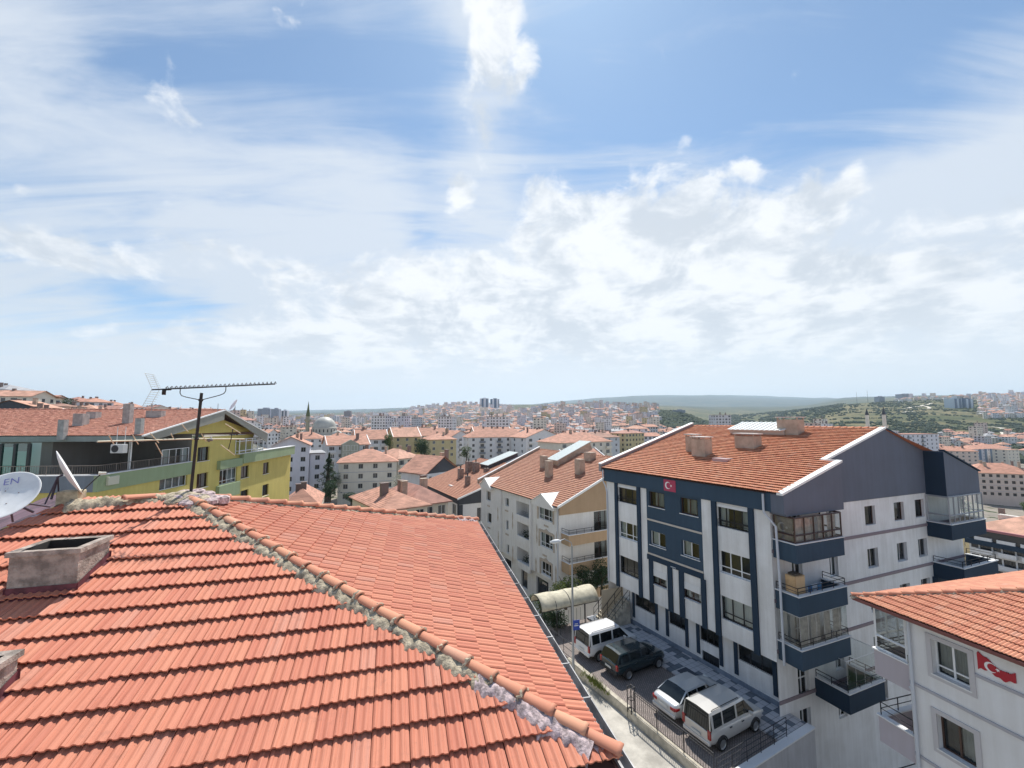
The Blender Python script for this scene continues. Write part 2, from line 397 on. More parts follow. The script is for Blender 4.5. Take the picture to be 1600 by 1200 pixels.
# ------------------------------------------------------------------ the tiled house in front (the photographer looks over its hipped roof)
TE = 4.75
rE, rA, rB = Vector(ray(965, 1192)), Vector(ray(283, 778)), Vector(ray(745, 815))
pE = Vector((0, 0, CZ)) + rE*TE
pB = Vector((0, 0, CZ)) + rB*(TE*rE.z/rB.z)
zA = CZ - .348*TE
pA = Vector((0, 0, CZ)) + rA*((zA-CZ)/rA.z)
rowd = Vector((2350, 660, 0)).normalized()                       # courses of the near slope run this way
back = Vector((-rowd.y, rowd.x, 0))
house = thing('tiled_house', 'nearest house, under an orange hipped tile roof with grey mortared ridges and two stacks', 'house', (-6, 9, 0))
mt_tile = tile_mat('salmon_clay_tile', (.54, .185, .118), (.62, .245, .15), (.29, .125, .09), dirt=.42)
mt_cap = tile_mat('clay_ridge_tile', (.60, .25, .155), (.68, .33, .20), (.30, .17, .12), dirt=.5, streak=False)
mt_mortar = mat('grey_mortar', (.50, .42, .30), .95, var=.5, vscale=9, bump=1, bscale=38)
mt_lilac = mat('lilac_mortar', (.56, .44, .43), .92, var=.55, vscale=14, bump=.7, bscale=34)
mt_under = mat('roof_underlay', (.10, .05, .04), .95)
nl = rowd.cross((pA-pE)).normalized(); nl = nl if nl.z > 0 else -nl
sl = nl.cross(rowd).normalized(); sl = sl if sl.z > 0 else -sl      # up the near slope
eb = (pB-pE).normalized(); nr_ = eb.cross(pA-pE).normalized(); nr_ = nr_ if nr_.z > 0 else -nr_
sr = nr_.cross(eb).normalized(); sr = sr if sr.z > 0 else -sr
hipn = (pA-pE).normalized().cross(Vector((0, 0, 1))).normalized()      # horizontal normal of the hip's vertical plane, pointing right of A-E
if hipn.dot(pB-pE) < 0: hipn = -hipn
hip2n = (pA-pB).normalized().cross(Vector((0, 0, 1))).normalized()
if hip2n.dot(pE-pB) > 0: hip2n = -hip2n                                  # outward (away from us)
ridge_end = pA - rowd*6.2
rk0 = at_z(107, 790, zA)                                                # left end of the ridge
LR = (pA-rk0).length
# rake on the left: cut from the ridge end towards the camera's left
plane_l = lambda px, py: None
def on_plane(px, py, P, n):
    r = Vector(ray(px, py)); C = Vector((0, 0, CZ)); return C + r*((P-C).dot(n)/r.dot(n))
k0, k1 = on_plane(107, 788, pE, nl), on_plane(-30, 848, pE, nl)
kd = (k1-k0).normalized(); kn = kd.cross(nl).normalized(); kn = kn if kn.dot(pA-k0) < 0 else -kn
NPROF = prof_marseille(13)
EXP = .402
tiled_slope('roof_slope', pE, rowd, sl, -15, 1.2, 0, 6.85, EXP, .205, [(pE, hipn), (pA+back*.02, back), (k0, kn)], mt_tile, house, NPROF, seed=3, jit=.006, lift=.098, top=.040, skirt=.020, amp=1.15)
tiled_slope('roof_slope', pE, eb, sr, -.3, 12.2, 0, 8.4, .345, .205, [(pE, -hipn), (pB, hip2n)], mt_tile, house, NPROF, seed=5, lift=.034, jit=.0025)
# far slopes and underside (seen only from elsewhere)
mb = MB()
pC = pE - rowd*13.5 - Vector((0, 0, .0)); pD = pB - rowd*16
dn = Vector((0, 0, -.05))
mb.poly([pE+dn, pA+dn, rk0+dn, k1+dn, pC+dn]); mb.poly([pE+dn, pB+dn, pA+dn]); mb.poly([pB+dn, pD+dn, rk0+dn, pA+dn]); mb.poly([pE+dn*5, pB+dn*5, pD+dn*5, pC+dn*5])
mb.build('roof_deck', mt_under, house)
# walls under the eaves
mb = MB(); ins = .55
cs = [pE-rowd*ins+eb*ins, pB-rowd*ins-eb*ins, pD+rowd*ins-eb*ins, pC+rowd*ins+eb*ins]
for a, b in zip(cs, cs[1:]+cs[:1]): mb.quad((a.x, a.y, -3), (b.x, b.y, -3), (b.x, b.y, pE.z-.2), (a.x, a.y, pE.z-.2))
mb.build('wall', plaster('house_render', (.62, .56, .47)), house)
# hip and ridge tiles on their mortar
rg = random.Random(11)
dL = -sl; dR = -sr
split = pE.lerp(pA, .22); split2 = pE.lerp(pA, .17)
mb = MB()
mortar_strip(mb, split2, pA, .23, .09, rg, .028, .035, 0, (dL - (pA-pE).normalized()*dL.dot((pA-pE).normalized())).normalized(), (dR - (pA-pE).normalized()*dR.dot((pA-pE).normalized())).normalized(), 11, .088)
mb.build('mortar_bed', mt_mortar, house); mb = MB()
h2 = (pA-pB).normalized()
dF = Vector((hip2n.x, hip2n.y, -.35)).normalized()
mortar_strip(mb, pB, pA, .13, .10, rg, .05, .05, 0, (dR - h2*dR.dot(h2)).normalized(), dF)
mb.build('mortar_bed', mt_mortar, house); mb = MB()
mortar_strip(mb, rk0, pA, .20, .14, rg, .07, .04, 0, dL, Vector((back.x, back.y, -.4)).normalized())
rowsA = MB()
for q in range(46):                                                     # the lumpy pad round the foot of the mast
    an = rg.uniform(0, 6.28); d_ = rg.uniform(0, .55); c = pA + Vector((math.cos(an)*d_*1.3, math.sin(an)*d_*.8, .10-d_*.34+.03))
    mb.lathe(c - Vector((0, 0, .08)), [(.18, 0), (.17, .05), (.12, .09), (.05, .115), (.0, .12)], 7, 0, False)
mb.build('mortar_bed', mt_mortar, house)
mb = MB()
hd = (pA-pE).normalized(); dl_ = (dL - hd*dL.dot(hd)).normalized(); dr_ = (dR - hd*dR.dot(hd)).normalized()
mortar_strip(mb, pE+hd*.25, split2+hd*.2, .25, .12, rg, .035, .03, 0, dl_, dr_, 11, .088)
for q in range(6):
    c = pE.lerp(split2, rg.uniform(.1, .95)) + dl_*rg.uniform(-.06, .22) + Vector((0, 0, rg.uniform(.02, .05)))
    mb.lathe(c, [(.10, -.03), (.095, .02), (.06, .055), (.0, .07)], 7, 0, False)
LIL = 'lilac painted mortar patch on the ridge'
tag(mb.build('mortar_bed', mt_lilac, house), LIL); mb = MB()
for q in range(30):
    c = pA + Vector((rg.uniform(-.1, .75), rg.uniform(-.3, .4), rg.uniform(-.02, .1)))
    c.z -= .22*abs(c.x-pA.x)
    mb.lathe(c, [(.16, -.05), (.15, .02), (.09, .055), (.0, .07)], 7, 0, False)
tag(mb.build('mortar_bed', mt_lilac, house), LIL); mb = MB()
mortar_strip(mb, pB+h2*.1, pB.lerp(pA, .12), .17, .12, rg, .07, .04, 0, (dR - h2*dR.dot(h2)).normalized(), dF)
tag(mb.build('mortar_bed', mt_lilac, house), LIL)
for args in ((pE+hd*.02, pA-hd*.35, .084, .40, rg, 0, .0, .8, .10, 10, .012), (pB+h2*.05, pA-h2*.45, .10, .42, rg, 0, .0, .85, .05, 8, .02), (rk0+rowd*.9, pA-rowd*.35, .095, .46, rg, 0, .0, .85, .05, 8, .02)):
    mb = MB(); ridge_caps(mb, *args); mb.build('ridge_tiles', mt_cap, house)
# mortar collars between the hip tiles
Lh = (pA-pE).length-.37; kq = int(Lh/.40); sd_h = hd.cross(Vector((0, 0, 1))).normalized(); up_h = sd_h.cross(hd).normalized()
for i in range(3, kq):
    mb = MB()
    c = pE + hd*(.02 + Lh/kq*i + rg.uniform(-.03, .01)); n = 9
    mb.tube([c + sd_h*(math.cos(math.pi*q/n)*(.104+rg.uniform(-.006, .012))) + up_h*(math.sin(math.pi*q/n)*.082 + .10) + hd*rg.uniform(-.022, .022) for q in range(n+1)], [rg.uniform(.016, .034) for _ in range(n+1)], 6, 0, True, False)
    mb.build('mortar_collar', mt_mortar, house)
# gutter along the street eave
mb = MB(); out = Vector((eb.y, -eb.x, 0)); out = out if out.dot(pE-pA) > 0 else -out
prof = [(-.02, .02), (-.02, -.09), (.02, -.125), (.10, -.125), (.125, -.09), (.125, .0), (.14, .0), (.14, -.10), (.11, -.14), (.01, -.14), (-.03, -.10), (-.03, .02)]
a0, a1 = pE - eb*.12, pB + eb*.1
mb.grid([[a0 + out*(x+.03) + Vector((0, 0, z-.02)) for x, z in prof], [a1 + out*(x+.03) + Vector((0, 0, z-.02)) for x, z in prof]], 0, False)
for q in range(14):
    c = a0.lerp(a1, (q+.5)/14) + out*.03
    mb.box(c + Vector((0, 0, -.016)) - eb*.012, eb*.024, out*.14, (0, 0, .006))
mb.build('gutter', mat('zinc_gutter', (.27, .27, .28), .55, metal=.4, var=.35, vscale=3), house)
mb = MB(); mb.box(pE - eb*.1 + Vector((0, 0, -.22)), eb*((pB-pE).length+.2), -out*.03, (0, 0, .19)); mb.build('fascia', mat('fascia_wood', (.22, .13, .10), .8), house)
# membrane-covered lower roof at the left, where the dishes stand
mb = MB(); mt_mem = mat('maroon_membrane', (.17, .095, .115), .7, var=.45, vscale=2.2, bump=.4, bscale=6)
m0 = k0 + Vector((0, 0, -.02)); m1 = k1 + Vector((0, 0, -.02))
rows = []
for i in range(15):
    a = m0.lerp(m1 + (m1-m0)*.8, i/14); rows.append([a + nl*.03 + Vector((0, 0, .05)) - (Vector((.75, -.25, 0)))*q*.55 + Vector((0, 0, -.05*q + .03*math.sin(i*1.3+q*2))) + back*.35*q for q in range(9)])
mb.grid(rows, 0, True)
mb.build('membrane_roof', mt_mem, house)
mb = MB()
prev = None
for i in range(30):
    a = k0.lerp(k1, i/29) + nl*.05; w0 = .05+.02*math.sin(i*2.1); w1 = .10+.05*math.sin(i*1.3+1)+rg.uniform(-.02, .02)
    cur = (a - kn*w1, a + kn*w0, a - kn*w1 - nl*.06)
    if prev: mb.quad(prev[0], prev[1], cur[1], cur[0]); mb.quad(prev[2], prev[0], cur[0], cur[2])
    prev = cur
mb.build('verge_flashing', mt_lilac, house)
mb = MB(); c = k0 + Vector((0, 0, .05))
mb.box(c - rowd*.15 - back*.12 - Vector((0, 0, .2)), rowd*.36, back*.26, (0, 0, .42)); smooth_by_bevel(mb.build('end_block', mat('buff_block', (.52, .44, .30), .9, var=.3, vscale=8), house), .02)
# chimney stack with a hollow top and dark flashing
def stack(cx, cy, wx, wy, h, tilt=0):
    mb = MB(); c = on_plane(cx, cy, pE, nl); x, y = rowd, back
    base = c.z - .5; top = c.z + h; hw, hd_ = wx/2, wy/2
    t = .075
    def rect(a, b): return [c + x*sx_*a + y*sy_*b for sx_, sy_ in ((-1, -1), (1, -1), (1, 1), (-1, 1))]
    def lv(r, z): return [Vector((p.x, p.y, z)) for p in r]
    o0, o1 = lv(rect(hw, hd_), base), lv(rect(hw, hd_), top-.07)
    k0_, k1_ = lv(rect(hw+.035, hd_+.035), top-.07), lv(rect(hw+.035, hd_+.035), top)
    i1, i0 = lv(rect(hw-t, hd_-t), top-.004), lv(rect(hw-t, hd_-t), base+.3)
    for A_, B_ in ((o0, o1), (o1, k0_), (k0_, k1_), (k1_, i1), (i1, i0)):
        for q in range(4): mb.quad(A_[q], A_[(q+1) % 4], B_[(q+1) % 4], B_[q], 1 if B_ is i0 else 0)
    mb.poly(i0, 1)
    o = mb.build('chimney', [mat('old_cement_render', (.40, .335, .285), .95, var=.45, vscale=5, bump=1, bscale=30), mat('soot', (.045, .04, .036), .95)], house)
    f = MB(); q = .09
    for s_, (aa, bb) in (((0, -1), (hw, hd_)), ((0, 1), (hw, hd_)), ((1, 0), (hw, hd_)), ((-1, 0), (hw, hd_))):
        ax = x*s_[0] + y*s_[1]; tx = y if s_[0] else x; ln = (hd_ if s_[0] else hw)+.03
        w_ = (hw if s_[0] else hd_)
        p0 = c + ax*(w_+.012) - tx*ln; p1 = c + ax*(w_+.012) + tx*ln
        for p in (p0, p1): p.z = pE.z - ((p-pE).x*nl.x + (p-pE).y*nl.y)/nl.z
        o0_, o1_ = p0 + ax*q, p1 + ax*q
        for p in (o0_, o1_): p.z = pE.z - ((p-pE).x*nl.x + (p-pE).y*nl.y)/nl.z + .07
        f.quad(p0+Vector((0, 0, .19)), p1+Vector((0, 0, .19)), p1+Vector((0, 0, .075)), p0+Vector((0, 0, .075))); f.quad(p0+Vector((0, 0, .075)), p1+Vector((0, 0, .075)), o1_, o0_)
    f.build('flashing', mat('maroon_flashing', (.16, .045, .055), .75, var=.4, vscale=7), o)
    return c
stack(94, 908, .82, .72, .57)
stack(-70, 1118, .66, .52, .5)
# wires sticking out of the stacks
# ------------------------------------------------------------------ aerial mast
def at_t(px, py, t):
    return Vector((0, 0, CZ)) + Vector(ray(px, py))*t
tm = (pA - Vector((0, 0, CZ))).length/Vector(ray(297, 770)).length
mast = thing('antenna_mast', 'black leaning antenna mast with a long toothed boom on top, rising from the roof peak', 'antenna', (pA.x, pA.y, pA.z))
b0 = at_t(297, 774, tm); b1 = at_t(315, 614, tm)
mt_blk = mat('black_pipe', (.018, .017, .018), .55, var=.3); mt_al = mat('weathered_aluminium', (.42, .40, .36), .5, metal=.5); mt_bone = mat('bone_aluminium', (.68, .62, .46), .6)
mb = MB(); mb.tube([b0 - Vector((0, 0, .25)), b0.lerp(b1, .5), b1], .031, 10); mb.build('pole', mt_blk, mast)
mb = MB(); l0, l1 = at_t(237, 609, tm*.97), at_t(430, 600, tm*1.04)
boomd = (l1-l0).normalized(); ux = boomd.cross(Vector((0, 0, 1))).normalized()
mb.tube([l0, l1], .014, 8)
mb.build('boom', mt_blk, mast)
mb = MB()
for q in range(26):
    c = l0.lerp(l1, .12+.88*q/25)
    pts = [c + ux*.09*math.cos(an) + Vector((0, 0, 1))*(.045*math.sin(an)+.012) for an in [math.pi*k/6 for k in range(7)]]
    mb.tube([p + boomd*.02*math.sin(i*1.05) for i, p in enumerate(pts)], .0055, 5)
    mb.tube([c - boomd*.022 + Vector((0, 0, .012)), c + Vector((0, 0, .05)), c + boomd*.022 + Vector((0, 0, .012))], .006, 5)
mb.build('director_elements', mt_blk, mast)
mb = MB(); c0, c1 = l0.lerp(l1, .22), l0.lerp(l1, .585); jn = b0.lerp(b1, .93)
def drop(c, sgn):
    return [c, c + Vector((0, 0, -.10)), c + Vector((0, 0, -.155)) - boomd*sgn*.03, c + Vector((0, 0, -.19)) - boomd*sgn*.11, jn]
mb.tube(drop(c0, -1), .009, 7); mb.tube(drop(c1, 1), .009, 7); mb.build('boom_bracket', mt_blk, mast)
mb = MB(); mb.lathe(l0.lerp(l1, .095) + Vector((0, 0, -.12)), [(.0, 0), (.035, .0), (.035, .1), (.03, .12)], 10); mb.tube([l0.lerp(l1, .095)+Vector((0, 0, -.02)), l0.lerp(l1, .15)+Vector((0, 0, -.02))], .012, 6); mb.build('balun_box', mt_blk, mast)
mb = MB(); rc = l0.lerp(l1, .03)
for sg in (1, -1):
    for q in range(7):
        y_ = .06 + q*.045
        p = rc + Vector((0, 0, sg*y_)) - boomd*(.02*q)
        mb.tube([p - ux*.2, p + ux*.2], .0035, 4)
    for k in (-.14, .14): mb.tube([rc + ux*k, rc + ux*k + Vector((0, 0, sg*.34)) - boomd*.14], .004, 4)
mb.build('reflector_screen', mt_al, mast)
mb = MB(); mb.tube([jn - ux*.05 + Vector((0, 0, .0)), jn + ux*.05], .032, 8); mb.build('clamp', mt_blk, mast); mb = MB(); mb.lathe(b0.lerp(b1, .55)-Vector((0, 0, .02)), [(.03, 0), (.045, .0), (.045, .045), (.03, .045)], 10); mb.build('clamp', mt_blk, mast)
# lower, older aerial fixed to the same mast
low = thing('television_aerial', 'bone coloured aerial with thin crossbars, clamped halfway up the black mast', 'antenna', b0.lerp(b1, .55))
q0, q1 = at_t(152, 690, tm*.80), at_t(382, 686, tm*1.12); jm = at_t(306, 685.5, tm)
mb = MB(); mb.tube([q0, jm, q1], .015, 7); mb.build('boom', mt_bone, low)
for (xa, ya, xb, yb, f) in ((170, 680, 178, 694, .82), (207, 679, 216, 694, .87), (235, 677, 248, 692, .92), (267, 677, 272, 687, .96), (284, 663, 294, 675, .98), (315, 678, 322, 690, 1.01), (352, 662, 376, 677, 1.08), (345, 695, 367, 711, 1.07), (243, 692, 254, 712, .92)):
    mb = MB(); mb.tube([at_t(xa, ya, tm*(f-.02)), at_t(xb, yb, tm*(f+.02))], .009, 6); mb.build('crossbar', mt_bone, low)
mb = MB(); mb.tube([at_t(364, 669, tm*1.08), at_t(361, 686, tm*1.08), at_t(357, 702, tm*1.08)], .008, 6); mb.build('fold_bar', mt_blk, low)
mb = MB(); c = at_t(328, 687, tm*1.03); mb.lathe(c-Vector((0, 0, .03)), [(0, 0), (.06, 0), (.055, .05), (0, .06)], 8); mb.tube([c-ux*.07+Vector((0, 0, .05)), c+ux*.05-Vector((0, 0, .04))], .02, 6); mb.build('junction_box', mat('grey_box', (.25, .22, .2), .6, var=.6, vscale=20), low)
# ------------------------------------------------------------------ satellite dishes
def dish(label, cpx, cpy, t, R_, nrm, feet, feed=True, writing=False):
    c = at_t(cpx, cpy, t); nrm = Vector(nrm).normalized(); gx = Vector((0, 0, 1)).cross(nrm).normalized(); gy = nrm.cross(gx).normalized()
    d = thing('satellite_dish', label, 'satellite dish', feet[0])
    mb = MB(); n = 40; rings = [(0, 0), (.25, .006), (.5, .024), (.75, .055), (.93, .085), (1, .098), (1.012, .094), (1.0, .085), (.75, .042), (.4, .003), (0, -.013)]
    vs = []
    for r_, z_ in rings:
        for j in range(n):
            an = 2*math.pi*j/n; vs.append(c + gx*(math.cos(an)*r_*R_) + gy*(math.sin(an)*r_*R_*1.04) + nrm*(z_*R_*1.7))
    mb.add(vs, [(i*n+j, i*n+(j+1) % n, (i+1)*n+(j+1) % n, (i+1)*n+j) for i in range(len(rings)-1) for j in range(n)], 0, True)
    mb.build('reflector', mat('dish_white', (.84, .83, .81), .5, var=.12, vscale=3, bump=.1, bscale=6), d)
    for an, r_ in ((.5, .35), (2.0, .30), (3.6, .36), (5.2, .33), (4.3, .55)):
        p = c + gx*math.cos(an)*r_*R_ + gy*math.sin(an)*r_*R_ + nrm*(r_*r_*.17*R_); mb = MB(); mb.lathe(p, [(.009, -.004), (.009, .004), (0, .007)], 6); mb.build('bolt', mat('rust', (.16, .07, .04), .8), d)
    mb = MB(); b = c - nrm*.10
    mb.tube([c - nrm*.02, b, Vector(feet[0])], .02, 8)
    for f in feet[1:]: mb.tube([b, Vector(f)], .014, 6)
    mb.build('stand', mat('dark_stand', (.07, .06, .085), .7), d)
    if feed:
        mb = MB(); low_ = c - gy*R_*.98 + nrm*.06; foc = c + nrm*(R_*1.02) - gy*R_*.55
        mb.tube([low_, foc], .011, 7); mb.tube([low_ - gx*.02, foc], .008, 6); mb.build('feed_arm', mt_blk, d)
        mb = MB(); dirn = (c - foc).normalized(); mb.tube([foc - dirn*.07, foc + dirn*.0, foc + dirn*.05], [.022, .028, .035], 12); mb.build('receiver_head', mat('receiver_ivory', (.62, .60, .52), .5), d)
    if writing:
        for txt, sz, ox, oy, rot in (('EN', .15, -.12, .20, .2), ('55 71', .065, -.16, .10, .2)):
            cu = bpy.data.curves.new('writing', 'FONT'); cu.body = txt; cu.size = sz; cu.extrude = .0; cu.offset = -.002; cu.resolution_u = 3
            tmp = bpy.data.objects.new('writing', cu); COL.objects.link(tmp); dg = bpy.context.evaluated_depsgraph_get()
            me = bpy.data.meshes.new_from_object(tmp.evaluated_get(dg)); bpy.data.objects.remove(tmp)
            cr, sn = math.cos(rot), math.sin(rot)
            for v in me.vertices:
                x, y = v.co.x*cr - v.co.y*sn + ox, v.co.x*sn + v.co.y*cr + oy
                rr = math.hypot(x, y)/R_
                hz = R_*1.7*(.105*rr*rr) + .006
                p = c + gx*x + gy*y + nrm*hz - Vector(feet[0]); v.co = p
            me.materials.append(mat('blue_marker', (.20, .19, .50), .6)); o = bpy.data.objects.new('writing', me); COL.objects.link(o); o.parent = d; WL[o.name] = WL[d.name]
    return d
t1 = 6.6; c1_ = at_t(10, 776, t1)
dish('round white satellite dish facing the camera with blue hand writing on it', 9, 777, t1, .41, (.25, -.71, .66), [at_t(52, 800, t1*1.06), at_t(20, 815, t1*1.04), at_t(78, 792, t1*1.1)], False, True)
t2 = 8.4
dish('satellite dish seen edge on, leaning left with its feed arm sticking out to the right', 101, 741, t2, .46, (.62, .65, .43), [at_t(80, 780, t2*.99), at_t(92, 782, t2*1.02), at_t(70, 788, t2*.97)], True)
# ------------------------------------------------------------------ windows, railings, chimneys
FR = {'white': mat('white_frame', (.78, .79, .80), .45), 'brown': mat('brown_frame', (.075, .04, .03), .5), 'black': mat('black_frame', (.02, .02, .024), .45), 'grey': mat('grey_frame', (.35, .36, .38), .5)}
GL = glass_mat('window_glass', (.72, .78, .78), .10); GLG = glass_mat('green_glass', (.25, .62, .52), .3); GLC = glass_mat('clear_glass', (.86, .90, .90), .12)
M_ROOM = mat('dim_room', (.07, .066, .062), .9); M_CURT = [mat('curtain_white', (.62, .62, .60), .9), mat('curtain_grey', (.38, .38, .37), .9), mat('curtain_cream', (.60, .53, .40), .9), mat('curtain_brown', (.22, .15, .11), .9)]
M_DARKGLASS = mat('dark_window_glass', (.028, .034, .042), .08, spec=.8)
M_RAIL = mat('black_iron_rail', (.016, .017, .022), .5); M_COPE = mat('white_coping', (.72, .72, .71), .7, var=.15)
_wc = {}; wrg = random.Random(21)
def win_mesh(w, h, frame, nv, tr, glass, cur, roomd=.55, ft=.055):
    key = (round(w, 2), round(h, 2), frame, nv, tr, glass, cur)
    if key in _wc: return _wc[key]
    mb = MB(); d = .06
    def bar(x0, x1, z0, z1, y0=0.0, y1=d): mb.abox(x0, x1, y0, y1, z0, z1)
    bar(0, w, 0, ft); bar(0, w, h-ft, h); bar(0, ft, ft, h-ft); bar(w-ft, w, ft, h-ft)
    for i in range(1, nv+1):
        x = w*i/(nv+1); bar(x-ft*.55, x+ft*.55, ft, h-ft, .004, d-.004)
    if tr:
        for z_ in (tr if isinstance(tr, tuple) else (tr,)):
            z_ = z_*h; xs = [ft] + [w*i/(nv+1) for i in range(1, nv+1)] + [w-ft]
            for i in range(len(xs)-1): bar(xs[i]+(ft*.55 if i else 0), xs[i+1]-(ft*.55 if i < len(xs)-2 else 0), z_-ft*.5, z_+ft*.5, .008, d-.008)
    fr = mb.mesh('window_frame', [FR[frame]])
    pb = MB(); pb.quad((ft, .03, ft), (w-ft, .03, ft), (w-ft, .03, h-ft), (ft, .03, h-ft), 0)
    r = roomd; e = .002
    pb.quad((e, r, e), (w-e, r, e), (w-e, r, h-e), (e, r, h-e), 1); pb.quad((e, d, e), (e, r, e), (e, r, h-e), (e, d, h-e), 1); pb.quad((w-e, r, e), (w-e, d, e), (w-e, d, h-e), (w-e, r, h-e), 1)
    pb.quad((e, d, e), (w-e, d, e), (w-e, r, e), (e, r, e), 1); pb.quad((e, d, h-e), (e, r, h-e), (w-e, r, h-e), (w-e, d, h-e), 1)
    cs = {'none': [], 'both': [(0, .26, 0), (.74, 1, 0)], 'left': [(0, .45, 0)], 'right': [(.5, 1, 1)], 'full': [(0, 1, 0)], 'grey': [(0, 1, 1)], 'cream': [(0, .38, 2), (.66, 1, 2)], 'brown': [(0, .3, 3), (.62, 1, 3)], 'mid': [(.22, .8, 1)]}[cur]
    for a, b, k in cs:
        n = max(6, int((b-a)*w/.045)); P = []
        for q in range(n+1):
            x = ft + (w-2*ft)*(a+(b-a)*q/n); y = .17 + .028*math.sin(q*1.9) + .015*math.sin(q*.7)
            P.append(((x, y, ft), (x, y, h-ft)))
        pb.grid(P, 2+k, True)
    pn = pb.mesh('pane', [glass, M_ROOM] + M_CURT)
    _wc[key] = (fr, pn)
    return _wc[key]
def window(fac, u0, u1, z0, z1, parent, out=-.12, frame='white', nv=1, tr=0, glass=None, cur=None, sill=None, name='window', label=None):
    cur = cur or wrg.choice(['none', 'both', 'left', 'right', 'grey', 'none', 'cream'])
    fr, pn = win_mesh(u1-u0, z1-z0, frame, nv, tr, glass or GL, cur)
    o = inst(name, fr, fac.pt(u0, z0, out), fac.rot, parent)
    p = bpy.data.objects.new('pane', pn); COL.objects.link(p); p.parent = o
    if sill:
        mb = MB(); mb.abox(-.06, u1-u0+.06, -(sill+out*-1), .0, -.05, -.003)
        s_ = bpy.data.objects.new('sill', mb.mesh('sill', [M_COPE])); COL.objects.link(s_); s_.parent = o
    return o
_sw = {}
def small_window(fac, u0, u1, z0, z1, parent, out=-.1, frame='white', nv=1, tr=0, name='window', glassm=None):
    """distant window: frame bars over dark glass, one shared mesh for each size"""
    w, h = round(u1-u0, 2), round(z1-z0, 2); key = (w, h, frame, nv, tr, glassm)
    if key not in _sw:
        mb = MB(); ft = .07
        mb.quad((0, .04, 0), (w, .04, 0), (w, .04, h), (0, .04, h), 1)
        for a in ((0, w, 0, ft), (0, w, h-ft, h), (0, ft, ft, h-ft), (w-ft, w, ft, h-ft)): mb.abox(a[0], a[1], 0, .04, a[2], a[3])
        for i in range(1, nv+1): x = w*i/(nv+1); mb.abox(x-.035, x+.035, .003, .04, ft, h-ft)
        if tr: mb.abox(ft, w-ft, .006, .04, tr*h-.03, tr*h+.03)
        _sw[key] = mb.mesh('window', [FR[frame], glassm or M_DARKGLASS])
    return inst(name, _sw[key], fac.pt(u0, z0, out), fac.rot, parent)
def railing(mb, pts, h, bars=(1.0, .66, .33), r=.02, post=1.1, m=0, n=6, verts=0):
    pts = [Vector(p) for p in pts]
    for f in bars: mb.tube([p + Vector((0, 0, h*f)) for p in pts], r if f == 1.0 else r*.75, n, m)
    for a, b in zip(pts, pts[1:]):
        L = (b-a).length; k = max(1, round(L/post))
        for i in range(k+1):
            p = a.lerp(b, i/k); mb.tube([p, p + Vector((0, 0, h))], r*.9, n, m)
        if verts:
            k2 = int(L/verts)
            for i in range(1, k2): p = a.lerp(b, i/k2); mb.tube([p + Vector((0, 0, h*.06)), p + Vector((0, 0, h))], r*.45, 5, m)
def plane_pt(px, py, P, n):
    r = Vector(ray(px, py)); C = Vector((0, 0, CZ)); return C + r*((P-C).dot(n)/r.dot(n))
def roof_box(parent, P, n, px, py, w, d, h, ax, mats, cap=None, name='chimney', label=None, sink=.8, capo=.08, pot=False):
    """a stack, hatch or skylight standing on the roof plane (P, n) with its foot at a pixel of the photograph"""
    c = plane_pt(px, py, P, n); ax = Vector(ax).normalized(); ay = Vector((-ax.y, ax.x, 0)); mb = MB()
    mb.box(c - ax*w/2 - ay*d/2 - Vector((0, 0, sink)), ax*w, ay*d, (0, 0, h+sink), 0)
    if cap:
        for sx_ in (-1, 1):
            for sy_ in (-1, 1): mb.box(c + ax*sx_*(w/2-.05) + ay*sy_*(d/2-.05) - ax*.04 - ay*.04 + Vector((0, 0, h)), ax*.08, ay*.08, (0, 0, .14), 0)
        mb.box(c - ax*(w/2+capo) - ay*(d/2+capo) + Vector((0, 0, h+.14)), ax*(w+2*capo), ay*(d+2*capo), (0, 0, .07), 1)
    if pot: mb.lathe(c + Vector((0, 0, h)), [(.11, 0), (.11, .35), (.16, .36), (.16, .5), (.02, .56)], 8, 1)
    o = mb.build(name, mats, parent)
    if label: o['label'] = label
    return o
def crescent_star(mb, at, R_, m):
    """white crescent with a five-pointed star; at(x, y) gives the point on the surface"""
    n = 22; outer = [(R_*math.cos(t), R_*math.sin(t)) for t in [rad(38+284*i/n) for i in range(n+1)]]
    inner = [(R_*.25+R_*.78*math.cos(t), R_*.78*math.sin(t)) for t in [rad(50+260*i/n) for i in range(n+1)]]
    for i in range(n): mb.quad(at(*outer[i]), at(*outer[i+1]), at(*inner[i+1]), at(*inner[i]), m)
    c = (R_*1.12, 0); ps = []
    for i in range(10):
        t = rad(180+36*i); r_ = R_*.42 if i % 2 == 0 else R_*.17; ps.append((c[0]+r_*math.cos(t), c[1]+r_*math.sin(t)))
    for i in range(10): mb.poly([at(*c), at(*ps[i]), at(*ps[(i+1) % 10])], m)
def seg_tiles(name, parent, E0, E1, up, slope_len, planes, mats, seed, e=.345, w=.21, lift=.045, prof=None):
    r = (E1-E0).normalized(); L = (E1-E0).length
    return tiled_slope(name, E0, r, up, -1.5, L+1.5, 0, slope_len, e, w, planes, mats, parent, prof or prof_simple(4), lift=lift, seed=seed, jit=.007)
